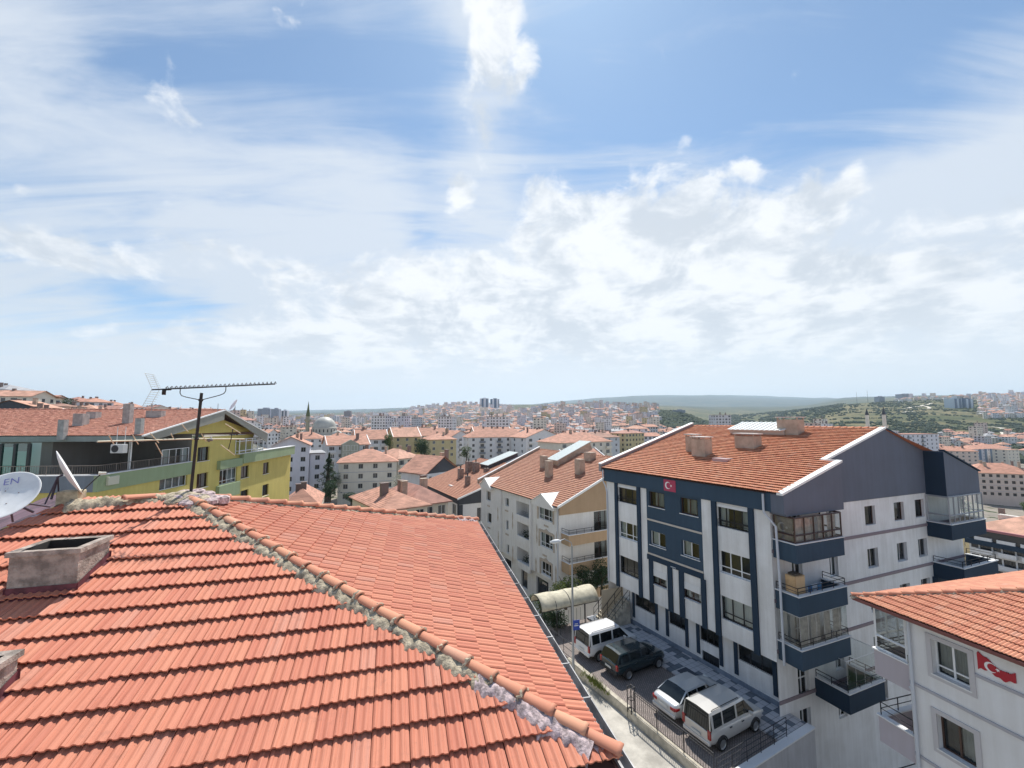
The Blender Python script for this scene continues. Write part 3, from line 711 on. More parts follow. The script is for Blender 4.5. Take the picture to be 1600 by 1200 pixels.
# ------------------------------------------------------------------ blue and white apartment block on the right
M_BLUE = plaster('slate_blue_render', (.050, .083, .125), .12); M_NAVY = plaster('dark_slate_render', (.028, .050, .082), .1); M_GAB = plaster('violet_grey_render', (.140, .160, .205), .10)
M_WHITE = plaster('pale_render', (.80, .80, .80), .18); M_BEIGE = mat('beige_band', (.55, .50, .44), .8); M_MAUVE = mat('mauve_band', (.25, .20, .22), .8)
M_TRIM = mat('white_metal_trim', (.80, .80, .78), .5); M_PIPE = mat('pvc_pipe', (.55, .58, .63), .5)
MT_B1 = tile_mat('orange_clay_tile', (.56, .22, .125), (.66, .30, .17), (.26, .12, .085), dirt=.35, streak=False)
M_CHIM = mat('buff_chimney', (.46, .37, .29), .9, var=.2, vscale=1.6, bump=.4); M_CAP = mat('pale_cap', (.66, .61, .56), .8, var=.2)
B1 = thing('apartment_building', 'slate blue and white apartment block with orange roof, a small red flag on its eave', 'building', (16, 30, 0))
Q = Vector((14.4, 24.15, 0)); d1 = Vector((-.479, .878, 0)).normalized(); L1 = 13.5
FF = Fac(Q + d1*L1, -d1); SS = Fac(Q, (.923, .385))
c4 = lambda X, Y: (900+X/4.571, 650+Y/4.571)
c5 = lambda X, Y: (940+X/4.616, 860+Y/4.616)
c6 = lambda X, Y: (1180+X/4.444, 640+Y/4.444)
c8 = lambda X, Y: (1200+X/4, 900+Y/4)
def fu(c, X, Y, out=0.0, fac=FF): return fac.uz(*c(X, Y), out)[0]
def fz(c, X, Y, out=0.0, fac=FF): return fac.uz(*c(X, Y), out)[1]
ZB, ZT, ZG = 10.95, 12.0, 2.9                                        # bottom of the eave band, eave, underside of the upper floors
# openings of the street front: (u0, u1, z0, z1)
def rct(c, x0, y0, x1, y1, fac=FF, out=0.0):
    u0, za = fac.uz(*c(x0, y0), out); u1, zb = fac.uz(*c(x1, y1), out); return [u0, u1, min(za, zb), max(za, zb)]
bay1 = (fu(c4, 300, 560), fu(c4, 440, 590)); bay2 = (fu(c4, 1008, 700), fu(c4, 1234, 740))
def zat(c, x, y, out=0.0, fac=FF): return fac.uz(*c(x, y), out)[1]
fl = [ZB-2.67*k for k in range(4)]
H = []
zr = [(fl[0]-1.45, fl[0]-.12), (fl[1]-1.55, fl[1]-.28), (fl[2]-1.62, fl[2]-.30)]
for i, (za, zb) in enumerate(zr):
    H.append((bay1[0], bay1[1], za, zb, 'bay')); H.append((bay2[0], bay2[1], za-.05, zb, 'bay2'))
w1 = (fu(c4, 522, 600), fu(c4, 630, 600)); w2 = (fu(c4, 745, 640), fu(c4, 868, 660))
for i, (za, zb) in enumerate(zr):
    H.append((w1[0], w1[1], za+.22, zb-.05, 'w')); H.append((w2[0], w2[1], za+.22, zb-.05, 'w'))
fieldL, fieldR = fu(c4, 503, 600), fu(c4, 897, 700)
zs2 = zat(c4, 700, 1050)                                               # lower end of the blue field
mb = MB()
hs = [h[:4] for h in H]
FF.wall(mb, 0, fieldL, ZG, ZB, hs, .22, 0); FF.wall(mb, fieldL, fieldR, zs2, ZB, hs, .22, 1); FF.wall(mb, fieldL, fieldR, ZG, zs2, hs, .22, 0); FF.wall(mb, fieldR, L1, ZG, ZB, hs, .22, 0)
mb.quad(FF.pt(0, ZG, 0), FF.pt(0, ZG, -.85), FF.pt(L1, ZG, -.85), FF.pt(L1, ZG, 0), 0)
# ground floor, set back
g = -.8
pis = [(220, 310, 410), (460, 415, 628), (680, 515, 875), (950, 640, 1270)]
hg = []; legs = []
for x0, y0, x1 in pis:
    u0 = fu(c5, x0+4, y0+30, g); u1 = fu(c5, x1-2, y0+150 if x1 < 1000 else 900, g); legs.append((u0, u1)); hg.append((u0+.24, u1-.24, 1.55, 2.6))
bw = rct(c5, 727, 800, 852, 905, FF, g); hg.append((bw[0], bw[1], .25, .95))
FF.wall(mb, 0.0, L1, -.4, ZG, hg, .2, 0, out=g)
# side wall and rear
side_rows = []
zf = [ZB, ZB-2.65, ZB-5.3, ZB-7.95, ZB-10.6]
SH = []
cols = [rct(c6, 755, 640, 836, 762, SS), rct(c6, 958, 614, 1036, 730, SS), rct(c6, 1104, 594, 1176, 712, SS)]
for k in range(5):
    for cq in cols: SH.append((cq[0], cq[1], zf[k]-1.62, zf[k]-.42, 'w'))
    SH.append((4.95, 5.75, zf[k]-1.62, zf[k]-.42, 'w'))
    SH.append((1.6, 2.5, zf[k]-2.3, zf[k]-.3, 'door'))
ULEN = 20.4
SS.wall(mb, 0, ULEN, -9, ZB, [h[:4] for h in SH], .2, 0)
RE = SS.pt(ULEN, 0); FE = FF.pt(0, 0)
RB = RE + d1*L1*1.02
for a, b in ((RE, RB), (RB, FE)): mb.quad((a.x, a.y, -9), (b.x, b.y, -9), (b.x, b.y, ZB+.9), (a.x, a.y, ZB+.9), 0)
mb.build('wall', [M_WHITE, M_BLUE], B1)
mb = MB()
FF.box(mb, .0, L1, -.4, .38, g+.003, g+.05)
mb.build('plinth', mat('grey_blue_plinth', (.20, .24, .30), .8, var=.2), B1)
# dark pilasters, spandrels are the white wall between them
PIL = [(c4, 283, 301, 560), (c4, 441, 462, 600), (c4, 973, 1006, 660), (c4, 1236, 1273, 720)]
def pil(u0, u1, z0, z1, o0, o1): m_ = MB(); FF.box(m_, u0, u1, z0, z1, o0, o1); m_.build('pilaster', M_NAVY, B1)
for c, x0, x1, y in PIL: pil(fu(c, x0, y), fu(c, x1, y), ZG-.03, ZB, .003, .14)
for x0, x1, y in ((347, 374, 130), (480, 512, 160), (563, 597, 220), (722, 755, 260)): pil(fu(c5, x0, y), fu(c5, x1, y), ZG-.03, zs2-.35, .003, .10)
m_ = MB(); FF.box(m_, fieldL, fieldR, zs2-.35, zs2, .003, .10); m_.build('band', M_NAVY, B1)
for u0, u1 in legs:
    m_ = MB(); FF.box(m_, u0, u0+.24, .62, 2.85, g+.003, g+.06); FF.box(m_, u1-.24, u1, .62, 2.85, g+.003, g+.06); FF.box(m_, u0+.24, u1-.24, 2.6, 2.85, g+.003, g+.06); m_.build('window_portal', M_NAVY, B1)
mb = MB()
for p0, p1 in (((510, 740), (895, 830)), ((515, 985), (905, 1105))):
    z_ = (fz(c4, *p0)+fz(c4, *p1))/2; mb = MB(); FF.box(mb, fieldL+.02, fieldR-.02, z_-.06, z_+.06, .003, .05); mb.build('band', M_BEIGE, B1)
mb = MB()
for k in range(1, 5): mb = MB(); SS.box(mb, .0, ULEN, zf[k]+.38, zf[k]+.56, .003, .05); mb.build('band', M_MAUVE, B1)
# eave band with projecting near end
PJ = .95
mb = MB()
FF.box(mb, -.15, L1+.25, ZB, ZT-.02, -.5, .16, 0)
mb.build('eave_band', M_BLUE, B1)
def roofz(u):
    return ZT + (15.4-ZT)*u/11.5 if u < 11.5 else 15.4 - (15.4-12.35)*(u-11.5)/(ULEN-11.5)
uN = 5.0; uR = 15.9
mb = MB()
mb.prism([SS.pt(-.14, ZB), SS.pt(-.14, roofz(-.14)), SS.pt(uN, roofz(uN)), SS.pt(uN, ZB)], SS.n*PJ, 0)
mb.prism([SS.pt(uN, ZB, -.2), SS.pt(uN, roofz(uN), -.2), SS.pt(11.5, 15.4, -.2), SS.pt(uR, roofz(uR), -.2), SS.pt(uR, ZB, -.2)], SS.n*.25, 0)
mb.prism([SS.pt(uR, ZB-.1), SS.pt(uR, roofz(uR)), SS.pt(ULEN, roofz(ULEN)), SS.pt(ULEN, ZB-.1)], SS.n*1.15, 1)
mb.quad(SS.pt(uR-.004, ZB-.1, .05), SS.pt(uR-.004, ZB-.1, 1.15), SS.pt(uR-.004, roofz(uR)-.05, 1.15), SS.pt(uR-.004, roofz(uR)-.05, .05), 2)  # street-facing side of the rear block, its shade painted as a darker colour
SS.box(mb, 0, uN, ZB-.12, ZB-.001, -.3, PJ-.004, 0)
mb.build('gable', [M_GAB, M_GAB, M_NAVY], B1)
mb = MB()
def trim(ua, ub, o0, o1, th=.13):
    a, b = SS.pt(ua, roofz(ua)+.05, o0), SS.pt(ub, roofz(ub)+.05, o0); mb.box(a, b-a, SS.n*(o1-o0), (0, 0, th))
trim(-.3, uN+.05, PJ-.28, PJ+.06); trim(uN-.05, 11.5, -.2, .14); 
a = SS.pt(uN+.06, roofz(uN)+.055, .14); mb.box(a, SS.n*(PJ-.08), -SS.d*.16, (0, 0, .12))
mb.build('verge_trim', M_TRIM, B1)
mb = MB()
def trim2(ua, ub, o0, o1, th=.09):
    a, b = SS.pt(ua, roofz(ua)+.04, o0), SS.pt(ub, roofz(ub)+.04, o0); mb.box(a, b-a, SS.n*(o1-o0), (0, 0, th))
trim2(11.5, uR, -.25, .14); trim2(uR, ULEN+.2, .9, 1.22); mb.build('verge_trim', M_NAVY, B1)
# tiled roof: street slope, rear slope
perp = Vector((-d1.y, d1.x, 0)); perp = perp if perp.dot(SS.d) > 0 else -perp
run = 11.5*SS.d.dot(perp)
E0 = FF.pt(-.35, ZT+.02, .33); E1 = FF.pt(L1, ZT+.02, .33) - d1*1.4
upv = (perp*(run+.33) + Vector((0, 0, 15.4-ZT))).normalized()
RP = SS.pt(11.5, 15.4, 0)
VN = SS.pt(uN+.03, roofz(uN+.03), 0)
roof = seg_tiles('roof', B1, E0, E1, upv, 12.6, [(SS.pt(0, 0, PJ-.1), SS.n), (RP, perp), (FF.pt(-.3, 0), d1), (VN, upv)], MT_B1, 31, lift=.09)
seg_tiles('roof_slope', roof, E0, E1, upv, 12.6, [(SS.pt(0, 0, -.06), SS.n), (RP, perp), (FF.pt(-.3, 0), d1), (VN, -upv)], MT_B1, 32, lift=.09)
n1r = d1.cross(upv).normalized(); n1r = n1r if n1r.z > 0 else -n1r
for f_ in (0,):
    mb = MB(); o_ = Vector((0, 0, -.03))
    a, b = SS.pt(-.3, ZT, PJ-.1)+o_, SS.pt(11.5, 15.4, PJ-.1)+o_
    RD = RP + d1*(L1+.7)
    mb.quad(E0+o_, E1+o_, RP+o_-d1*1.5, RD+o_) if False else mb.quad(FF.pt(-.3, ZT, .3)+o_, FF.pt(L1, ZT, .3)+o_, RP+o_, Vector((FF.pt(-.3, 0, 0)+perp*run).to_tuple()[:2]+(15.37,)))
    RR = SS.pt(ULEN+.2, 12.3, 0)
    mb.quad(RP+Vector((0, 0, .02))+SS.n*.1, RR+SS.n*1.1+Vector((0, 0, .02)), RR+d1*(L1+1), Vector((FF.pt(-.3, 0, 0)+perp*run).to_tuple()[:2]+(15.42,)), 1)
    mb.build('roof_deck', [mt_under, MT_B1], roof)
mb = MB(); ridge_caps(mb, RP+Vector((0, 0, .02)), Vector((FF.pt(-.2, 0, 0)+perp*run).to_tuple()[:2]+(15.42,)), .12, .42, rg, 0, lift=.03, n=6)
mb.build('ridge_tiles', MT_B1, roof)
# far verge parapet with pale coping
mb = MB(); vf = Vector((FF.pt(-.3, 0, .33).x, FF.pt(-.3, 0, .33).y, ZT-.3)); vt = Vector((FF.pt(-.3, 0, 0)+perp*run).to_tuple()[:2]+(15.4-.3,))
mb.box(vf, vt-vf, d1*.28, (0, 0, .62), 0); mb.box(vf+Vector((0, 0, .62))-d1*.05, vt-vf, d1*.38, (0, 0, .07), 1)
mb.build('parapet', [mat('parapet_render', (.30, .27, .28), .9), M_TRIM], roof)
rP = E0
def b1box(*a, **k): return roof_box(roof, rP, n1r, *a, d1*-1, [M_CHIM, M_CAP], **k)
b1box(*c4(838, 250), .85, .75, 1.15, cap=True); b1box(*c4(900, 283), 1.15, .9, 1.25, cap=True); b1box(*c4(1230, 225), 1.5, .95, .85, cap=True)
b1box(*c6(248, 170), 1.5, .9, 1.1, cap=True, label='pale chimney beside the rooflight')
roof_box(roof, rP, n1r, *c4(1050, 318), 1.1, .85, .16, d1, [mat('pink_grey_lid', (.48, .33, .32), .6)], name='hatch', sink=.3)
mb = MB(); c = plane_pt(*c4(1285, 138), rP, n1r); uu = (upv - d1*upv.dot(d1)).normalized()
mb.box(c - d1*2.2 - n1r*.3, d1*4.4, uu*1.9, n1r*.75, 0); o = mb.build('rooflight', [mat('rooflight_base', (.50, .45, .40), .85)], roof)
mb = MB()
for q in range(23):
    mb.box(c - d1*(2.3-q*.2) - uu*.15 + n1r*.455, d1*.165, uu*2.2, n1r*(.04 if q % 2 else .075), 0)
mb.build('rooflight_sheeting', mat('rooflight_sheet', (.72, .75, .73), .35, var=.12), o)
# downpipes
mb = MB()
u_ = fu(c4, 1340, 600, .2); p = [FF.pt(u_, ZT-.1, .26), FF.pt(u_, ZB-.05, .26), FF.pt(u_+.55, ZB-.75, .12), FF.pt(u_+.62, 7, .12), FF.pt(u_+.62, ZG+.1, .12)]
mb.tube(p, .065, 8); mb.build('downpipe', M_PIPE, B1)
mb = MB(); mb.tube([FF.pt(L1-.35, ZG, g+.1), FF.pt(L1-.35, .3, g+.1)], .06, 8); mb.build('downpipe', M_PIPE, B1)
mb = MB(); u_ = fu(c4, 196, 430, .2); mb.tube([FF.pt(u_, ZT-.1, .26), FF.pt(u_, ZB, .26), FF.pt(u_+.1, ZB-.4, .1), FF.pt(.1, ZB-.9, .08), FF.pt(.1, ZG, .08)], .055, 8); mb.build('downpipe', M_PIPE, B1)
# windows
curs = {0: 'brown', 1: 'none', 2: 'grey'}
M_SHUT = mat('roller_shutter', (.72, .73, .74), .6)
for u0, u1, za, zb, k in H:
    i = min(range(3), key=lambda q: abs(zr[q][1]-zb))
    if k == 'bay':
        window(FF, u0, u1, za, zb-.18 if i == 0 else zb, B1, -.15, ('black', 'white', 'black')[i], 2, .26, cur=('brown', 'both', 'none')[i])
    elif k == 'bay2':
        window(FF, u0, u1, za, zb-.18 if i == 0 else zb, B1, -.15, ('black', 'white', 'black')[i], 2 if i else 3, .28, cur=('both', 'none', 'full')[i])
    else:
        top = zb - (.50 if i == 2 else 0)
        w_ = window(FF, u0, u1, za, top, B1, -.15, ('brown', 'white', 'brown')[i], 1, 0, cur=('mid', 'left', 'both')[i], sill=.06)
    if (i == 0 and k != 'w') or (i == 2 and k == 'w'):
        mb = MB(); hgt = .18 if k != 'w' else .50
        if k == 'w': hgt = .45
        FF.box(mb, u0+.01, u1-.01, zb-hgt, zb-.004, -.16, .02); mb.build('shutter_box', M_SHUT, B1)
    if i == 0 and k != 'w':
        mb = MB(); railing(mb, [FF.pt(u0+.04, za+.02, .0), FF.pt(u1-.04, za+.02, .0)], .42, (1, .5), .016, .5); mb.build('window_rail', M_RAIL, B1)
for h in hg[:-1]: window(FF, h[0], h[1], h[2], h[3], B1, g-.12, 'black', 2, 0, cur='none')
h = hg[-1]; mb = MB(); FF.box(mb, h[0], h[1], h[2], h[3], g-.2, g-.15, 0)
for q in range(9): u_ = h[0]+(h[1]-h[0])*(q+.5)/9; FF.box(mb, u_-.012, u_+.012, h[2], h[3], g-.08, g-.05, 1)
mb.build('basement_grille', [M_DARKGLASS, M_RAIL], B1)
for u0, u1, za, zb, k in SH:
    if za < -8.5: continue
    if k == 'w':
        if 4.9 < u0 < 5: window(SS, u0, u1, za, zb, B1, -.15, 'white', 1, 0, cur='both')
        else: window(SS, u0, u1, za, zb, B1, -.16, 'brown' if za > 7 else 'grey', 0 if za > 7 else 1, 0, cur=wrg.choice(['none', 'none', 'left', 'mid']) if za < 7 else 'none')
    else: window(SS, u0, u1, za, zb, B1, -.15, 'white', 1, .45, cur='left', name='balcony_door')
# name plate on the blue field
mb = MB(); r_ = rct(c4, 683, 1066, 720, 1092); FF.box(mb, r_[0], r_[1], r_[2]+.03, r_[3]-.03, .1, .115); mb.build('name_plate', mat('plate', (.45, .50, .56), .5), B1)
# balconies up the near corner: parapet, coping, rail, some glazed
BO, BL = 1.3, 4.2
M_SLAB = mat('white_slab_edge', (.74, .74, .74), .7)
def balcony(fac, u0, u1, zt, h, out, parent, mats, rail=True, glazed=None, coping=True, curt=False, nglass=5, solidend=True):
    b = MB(); t = .14
    # front, two ends, floor
    fac.box(b, u0, u1, zt-h, zt, out-t, out, 0)
    fac.box(b, u0, u0+t, zt-h, zt, .003, out-t, 0); fac.box(b, u1-t, u1, zt-h, zt, .003, out-t, 0)
    fac.box(b, u0+t, u1-t, zt-h, zt-h+.16, .003, out-t, 0)
    o = b.build('balcony', mats[0], parent)
    if coping:
        b = MB(); e = .05
        fac.box(b, u0-e, u1+e, zt, zt+.05, out-t-e, out+e); fac.box(b, u0-e, u0+t+e, zt, zt+.05, .003, out-t-e); fac.box(b, u1-t-e, u1+e, zt, zt+.05, .003, out-t-e); b.build('coping', M_SLAB, o)
    if rail:
        b = MB(); railing(b, [fac.pt(u0+.06, zt+.05, .05), fac.pt(u0+.06, zt+.05, out-.07), fac.pt(u1-.06, zt+.05, out-.07), fac.pt(u1-.06, zt+.05, .05)], .38 if rail is True else rail, (1, .5), .022, 1.0); b.build('railing', M_RAIL, o)
    if glazed:
        fr, gh = glazed; b = MB(); z0, z1 = zt+.05, zt+.05+gh; n = nglass
        us = [u0+.07 + (u1-u0-.14)*i/n for i in range(n+1)]
        wd = .05 if fr != 'frameless' else .008
        pts = [fac.pt(u0+.07, 0, .1), fac.pt(u0+.07, 0, out-.07)] + [fac.pt(u, 0, out-.07) for u in us[1:]] + [fac.pt(u1-.07, 0, .1)]
        for p in pts: b.tube([p+Vector((0, 0, z0)), p+Vector((0, 0, z1))], wd, 4, 0, True, False)
        for a_, c_ in zip(pts, pts[1:]):
            for zz in (z0+.03, z1-.03) + (() if fr == 'frameless' else (z0+gh*.30,)): b.tube([a_+Vector((0, 0, zz)), c_+Vector((0, 0, zz))], wd if fr != 'frameless' else .02, 4, 0, True, False)
            b.quad(a_+Vector((0, 0, z0)), c_+Vector((0, 0, z0)), c_+Vector((0, 0, z1)), a_+Vector((0, 0, z1)), 1)
        b.build('glazing', [FR[fr] if fr in FR else M_SLAB, GLC], o)
        if curt:
            b = MB()
            for ua, ub in ((u0+.3, u0+1.0), (u0+1.15, u0+1.9), (u0+2.2, u0+2.75), (u0+3.0, u0+3.7)):
                P = []
                for q in range(18): P.append((fac.pt(ua+(ub-ua)*q/17, z0+.05, out-.2+.03*math.sin(q*1.7)), fac.pt(ua+(ub-ua)*q/17, z1-.05, out-.2+.03*math.sin(q*1.7))))
                b.grid(P, 0, True)
            b.build('curtain', mat('balcony_curtain', (.50, .46, .42), .9, var=.25, vscale=5), o)
    return o
zt0 = SS.uz(1244, 852, BO)[1]
balcony(SS, .12, BL, zt0, .98, BO, B1, [M_BLUE], False, ('brown', ZB-.12-zt0-.06), curt=True)
balcony(SS, .12, BL, zt0-2.68, .98, BO, B1, [M_BLUE], True)
balcony(SS, .12, BL, zt0-5.36, .98, BO, B1, [M_BLUE], True, ('frameless', 1.62), curt=True, nglass=6)
balcony(SS, 3.0, 6.2, zt0-7.9, 1.0, 1.75, B1, [M_NAVY], True, ('frameless', 1.6), nglass=4)
# rear balconies
balcony(SS, uR-.15, ULEN, ZB-1.95, 1.0, 1.3, B1, [M_NAVY], False, ('grey', 1.8), nglass=7)
balcony(SS, uR+.2, ULEN+.3, ZB-4.75, 1.0, 1.6, B1, [M_NAVY], True)
mb = MB(); SS.box(mb, uR, ULEN, ZB-6.6, ZB-5.72, -.3, .3); mb.build('soffit_box', M_NAVY, B1)
# box of storage and laundry on the middle balcony
cab = thing('storage_cupboard', 'pale wooden cupboard standing on the middle corner balcony of the slate blue block', 'cupboard', SS.pt(.75, zt0-3.45, .75))
zc_ = zt0-2.68-.82
mb = MB(); SS.box(mb, .35, 1.15, zc_, zc_+1.75, .45, 1.0); smooth_by_bevel(mb.build('carcass', mat('pale_wood', (.58, .38, .20), .6, var=.2, vscale=4), cab), .02)
mb = MB(); SS.box(mb, .39, .745, zc_+.06, zc_+1.70, 1.004, 1.02); SS.box(mb, .755, 1.11, zc_+.06, zc_+1.70, 1.004, 1.02); mb.build('door', mat('pale_wood_door', (.62, .42, .23), .6), cab)
mb = MB(); SS.box(mb, .5, .95, zc_+1.752, zc_+1.84, .5, .9); mb.build('folded_cloth', mat('dark_cloth', (.10, .08, .06), .9), cab)
lau = thing('laundry_rack', 'blue and white washing on a rack behind the middle balcony rail', 'laundry', SS.pt(2.2, zc_, .7))
mb = MB(); mb.tube([SS.pt(1.5, zc_, .4), SS.pt(1.7, zc_+1.0, .7), SS.pt(3.0, zc_+1.0, .7), SS.pt(3.2, zc_, .4)], .015, 6); mb.tube([SS.pt(1.5, zc_, 1.0), SS.pt(1.7, zc_+1.0, .7)], .015, 6); mb.build('frame', M_TRIM, lau)
for q, (ua, ub, col) in enumerate(((1.75, 2.1, (.10, .24, .46)), (2.15, 2.5, (.70, .74, .78)), (2.55, 2.95, (.16, .34, .55)))):
    mb = MB(); mb.grid([[SS.pt(ua+(ub-ua)*x/6, zc_+1.02-.75*y/5, .73+.03*math.sin(x*1.4+y*.5)) for y in range(6)] for x in range(7)]); mb.build('cloth', mat('washing_%d' % q, col, .9), lau)
# small red flag on the eave band
fl_ = thing('wall_flag', 'small red flag panel with white crescent and star fixed to the blue eave band', 'flag', FF.pt(fu(c4, 668, 500, .2), ZB, .2))
r_ = rct(c4, 626, 462, 712, 538, FF, .18); mb = MB(); za, zb = ZB+.12, ZT-.14
FF.box(mb, r_[0], r_[1], za, zb, .165, .19, 0); mb.build('panel', mat('flag_red', (.45, .05, .11), .6), fl_)
mb = MB(); cu_, cz_ = r_[0]+(r_[1]-r_[0])*.36, (za+zb)/2; crescent_star(mb, lambda x, y: FF.pt(cu_+x, cz_+y, .194), .25, 0); mb.build('crescent_and_star', mat('flag_white', (.85, .82, .82), .6), fl_)
dk = thing('flag_banner', 'faded banner with a pale crescent hung inside the glazed top corner balcony', 'banner', SS.pt(.17, zt0+.3, .6))
mb = MB(); mb.box(SS.pt(.25, zt0+.1, .15), SS.n*.95, SS.d*.02, (0, 0, 1.2)); mb.build('cloth', mat('faded_grey_cloth', (.30, .25, .24), .9, var=.3, vscale=4), dk)
mb = MB(); crescent_star(mb, lambda x, y: SS.pt(.235, zt0+.78+y, .5+x), .24, 0); mb.build('crescent', mat('pale_print', (.50, .46, .44), .9), dk)
# ------------------------------------------------------------------ white house at the lower right
B2 = thing('white_house', 'white house at the right edge with hipped orange roof and a red flag emblem', 'house', (18, 16, 0))
C2 = Vector((15.6, 17.5, 0)); dF2 = Vector((.263, -.965, 0)).normalized(); pF2 = Vector((.965, .263, 0)).normalized()
F2 = Fac(C2, dF2); S2 = Fac(C2 + pF2*9, -pF2)
M_W2 = plaster('cool_white_render', (.76, .76, .77), .10); M_LIL = plaster('lilac_grey_render', (.48, .44, .48), .08); M_STR = mat('grey_string', (.42, .41, .44), .8)
uc, zc2 = F2.uz(1333, 932, .45)
ze2 = zc2
mb = MB()
a1_, b1_ = rct(c8, 965, 345, 1285, 745, F2), rct(c8, 1025, 395, 1250, 705, F2, -.15)
ww1 = [b1_[0], b1_[1], 0, 0]
zt1, zb1 = F2.uz(*c8(1030, 395))[1], F2.uz(*c8(1040, 610))[1]
zt2, zb2 = F2.uz(*c8(1060, 860))[1], F2.uz(*c8(1075, 1080))[1]
u0w, u1w = F2.uz(*c8(1022, 450))[0], F2.uz(*c8(1255, 560))[0]
u0v, u1v = F2.uz(*c8(1058, 900))[0], F2.uz(*c8(1295, 1040))[0]
H2 = [(u0w, u1w, zb1, zt1), (u0v, u1v, zb2, zt2), (u0v, u1v, zb2-2.75, zt2-2.75), (u1w+2.4, u1w+3.6, zb1, zt1), (u1w+2.4, u1w+3.6, zb2, zt2)]
F2.wall(mb, 0, 10, -9, ze2-.05, H2, .28, 0)
S2.wall(mb, 0, 9, -9, ze2-.05, [(6.4, 7.2, ze2-2.6, ze2-.5), (6.4, 7.2, ze2-5.4, ze2-3.2)], .2, 0)
p0, p1, p2 = F2.pt(10, 0), F2.pt(10, 0)+pF2*9, S2.pt(0, 0)
for a, b in ((p0, p1), (p1, p2)): mb.quad((a.x, a.y, -9), (b.x, b.y, -9), (b.x, b.y, ze2), (a.x, a.y, ze2), 0)
mb.build('wall', M_W2, B2)
for i, h in enumerate(H2): window(F2, h[0], h[1], h[2], h[3], B2, -.2, ('white', 'brown', 'white', 'white', 'white')[i], 1, .24 if i == 0 else 0, cur=('grey', 'right', 'both', 'left', 'both')[i], sill=.05)
for h in H2[:3]:
    mb = MB(); e = .16
    for q in ((h[0]-e, h[0], h[2]-e, h[3]+e), (h[1], h[1]+e, h[2]-e, h[3]+e), (h[0], h[1], h[3], h[3]+e), (h[0], h[1], h[2]-e, h[2])): F2.box(mb, q[0], q[1], q[2], q[3], .003, .04)
    mb.build('window_surround', mat('surround_grey', (.52, .50, .51), .8), B2)
zs_a = F2.uz(*c8(1000, 715))[1]; zs_b = F2.uz(*c8(1400, 662))[1]; zs_c = F2.uz(*c8(1000, 1155))[1]
mb = MB(); F2.box(mb, 0, 10, zs_a-.05, zs_a+.05, .003, .05); mb.build('string_course', M_STR, B2)
mb = MB(); F2.box(mb, u1w+.17, 10, zs_b-.05, zs_b+.05, .003, .05); mb.build('string_course', M_STR, B2)
mb = MB(); F2.box(mb, 0, 10, zs_c-.05, zs_c+.05, .003, .05); mb.build('string_course', M_STR, B2)
mb = MB(); mb.tube([F2.pt(.14, ze2-.25, .09), F2.pt(.14, -9, .09)], .055, 8); mb.tube([F2.pt(.05, ze2-2.75, .09), F2.pt(.14, ze2-2.9, .09)], .05, 8); mb.build('downpipe', M_PIPE, B2)
# its roof
MT_B2 = tile_mat('pale_orange_clay_tile', (.58, .24, .15), (.66, .31, .19), (.24, .12, .09), dirt=.42, streak=False)
Ec = F2.pt(uc, ze2, .45); pit = .33
upF = (pF2 + Vector((0, 0, pit))).normalized(); upS = (dF2 + Vector((0, 0, pit))).normalized()
hd2 = (pF2 + dF2); hn2 = Vector((hd2.y, -hd2.x, 0)).normalized(); hn2 = hn2 if hn2.dot(dF2) < 0 else -hn2      # pointing to the end slope
rfar = F2.pt(0, 0, .45) + pF2*5.6
r2 = tiled_slope('roof', Ec, dF2, upF, -.2, 13, 0, 6.3, .335, .21, [(Ec, hn2), (rfar, pF2)], MT_B2, B2, prof_simple(9), lift=.055, seed=41, jit=.006)
tiled_slope('roof_slope', Ec, pF2, upS, -.2, 12, 0, 6.3, .335, .21, [(Ec, -hn2)], MT_B2, r2, prof_simple(9), lift=.05, seed=42, jit=.006)
top2 = Ec + hd2*5.6 + Vector((0, 0, pit*5.6))
mb = MB(); rg = random.Random(5)
mortar_strip(mb, Ec, top2, .20, .20, rg, .07, .06, 0, (-upF + Vector((0, 0, 0))).normalized(), (-upS).normalized()); mb.build('mortar_bed', mat('sandy_mortar', (.40, .33, .25), .95, var=.4, vscale=7, bump=.8), r2)
mb = MB(); ridge_caps(mb, Ec, top2, .10, .42, rg, 0, lift=.045, n=8); mb.build('ridge_tiles', MT_B2, r2)
mb = MB(); o_ = Vector((0, 0, -.03)); mb.poly([Ec+o_, Ec+dF2*13+o_, Ec+dF2*13+pF2*5.6+Vector((0, 0, pit*5.6))+o_, top2+o_]); mb.poly([Ec+o_, top2+o_, Ec+pF2*11+Vector((0, 0, 0))+o_])
mb.quad(Ec+o_*3, Ec+dF2*13+o_*3, Ec+dF2*13+pF2*9+o_*3, Ec+pF2*9+o_*3); mb.build('roof_deck', mt_under, r2)
mb = MB(); rr2 = Ec+dF2*13+pF2*5.6+Vector((0, 0, pit*5.6)); mb.poly([top2, rr2, rr2+pF2*5.6-Vector((0, 0, pit*5.6)), Ec+pF2*11.2]); mb.build('roof_slope', MT_B2, r2)
mb = MB(); mb.box(Ec - pF2*.05 + Vector((0, 0, -.13)), dF2*13, pF2*.12, (0, 0, .12)); mb.box(Ec + Vector((0, 0, -.13)) - dF2*.05, pF2*9, dF2*.12, (0, 0, .12)); mb.build('eave_board', mat('maroon_eave', (.20, .07, .06), .7), r2)
# balconies at its corner
zb_a = F2.uz(*c8(655, 455), .05)[1]
balcony(S2, 6.9, 8.98, zb_a, 1.0, 1.28, B2, [M_LIL], .28, ('white', ze2-zb_a-.2), nglass=3)
zb_b = F2.uz(*c8(650, 850), .05)[1]
balcony(S2, 6.9, 8.98, zb_b, 1.0, 1.28, B2, [M_LIL], .5)
balcony(S2, 6.9, 8.98, zb_b-2.75, 1.0, 1.28, B2, [M_LIL], .5)
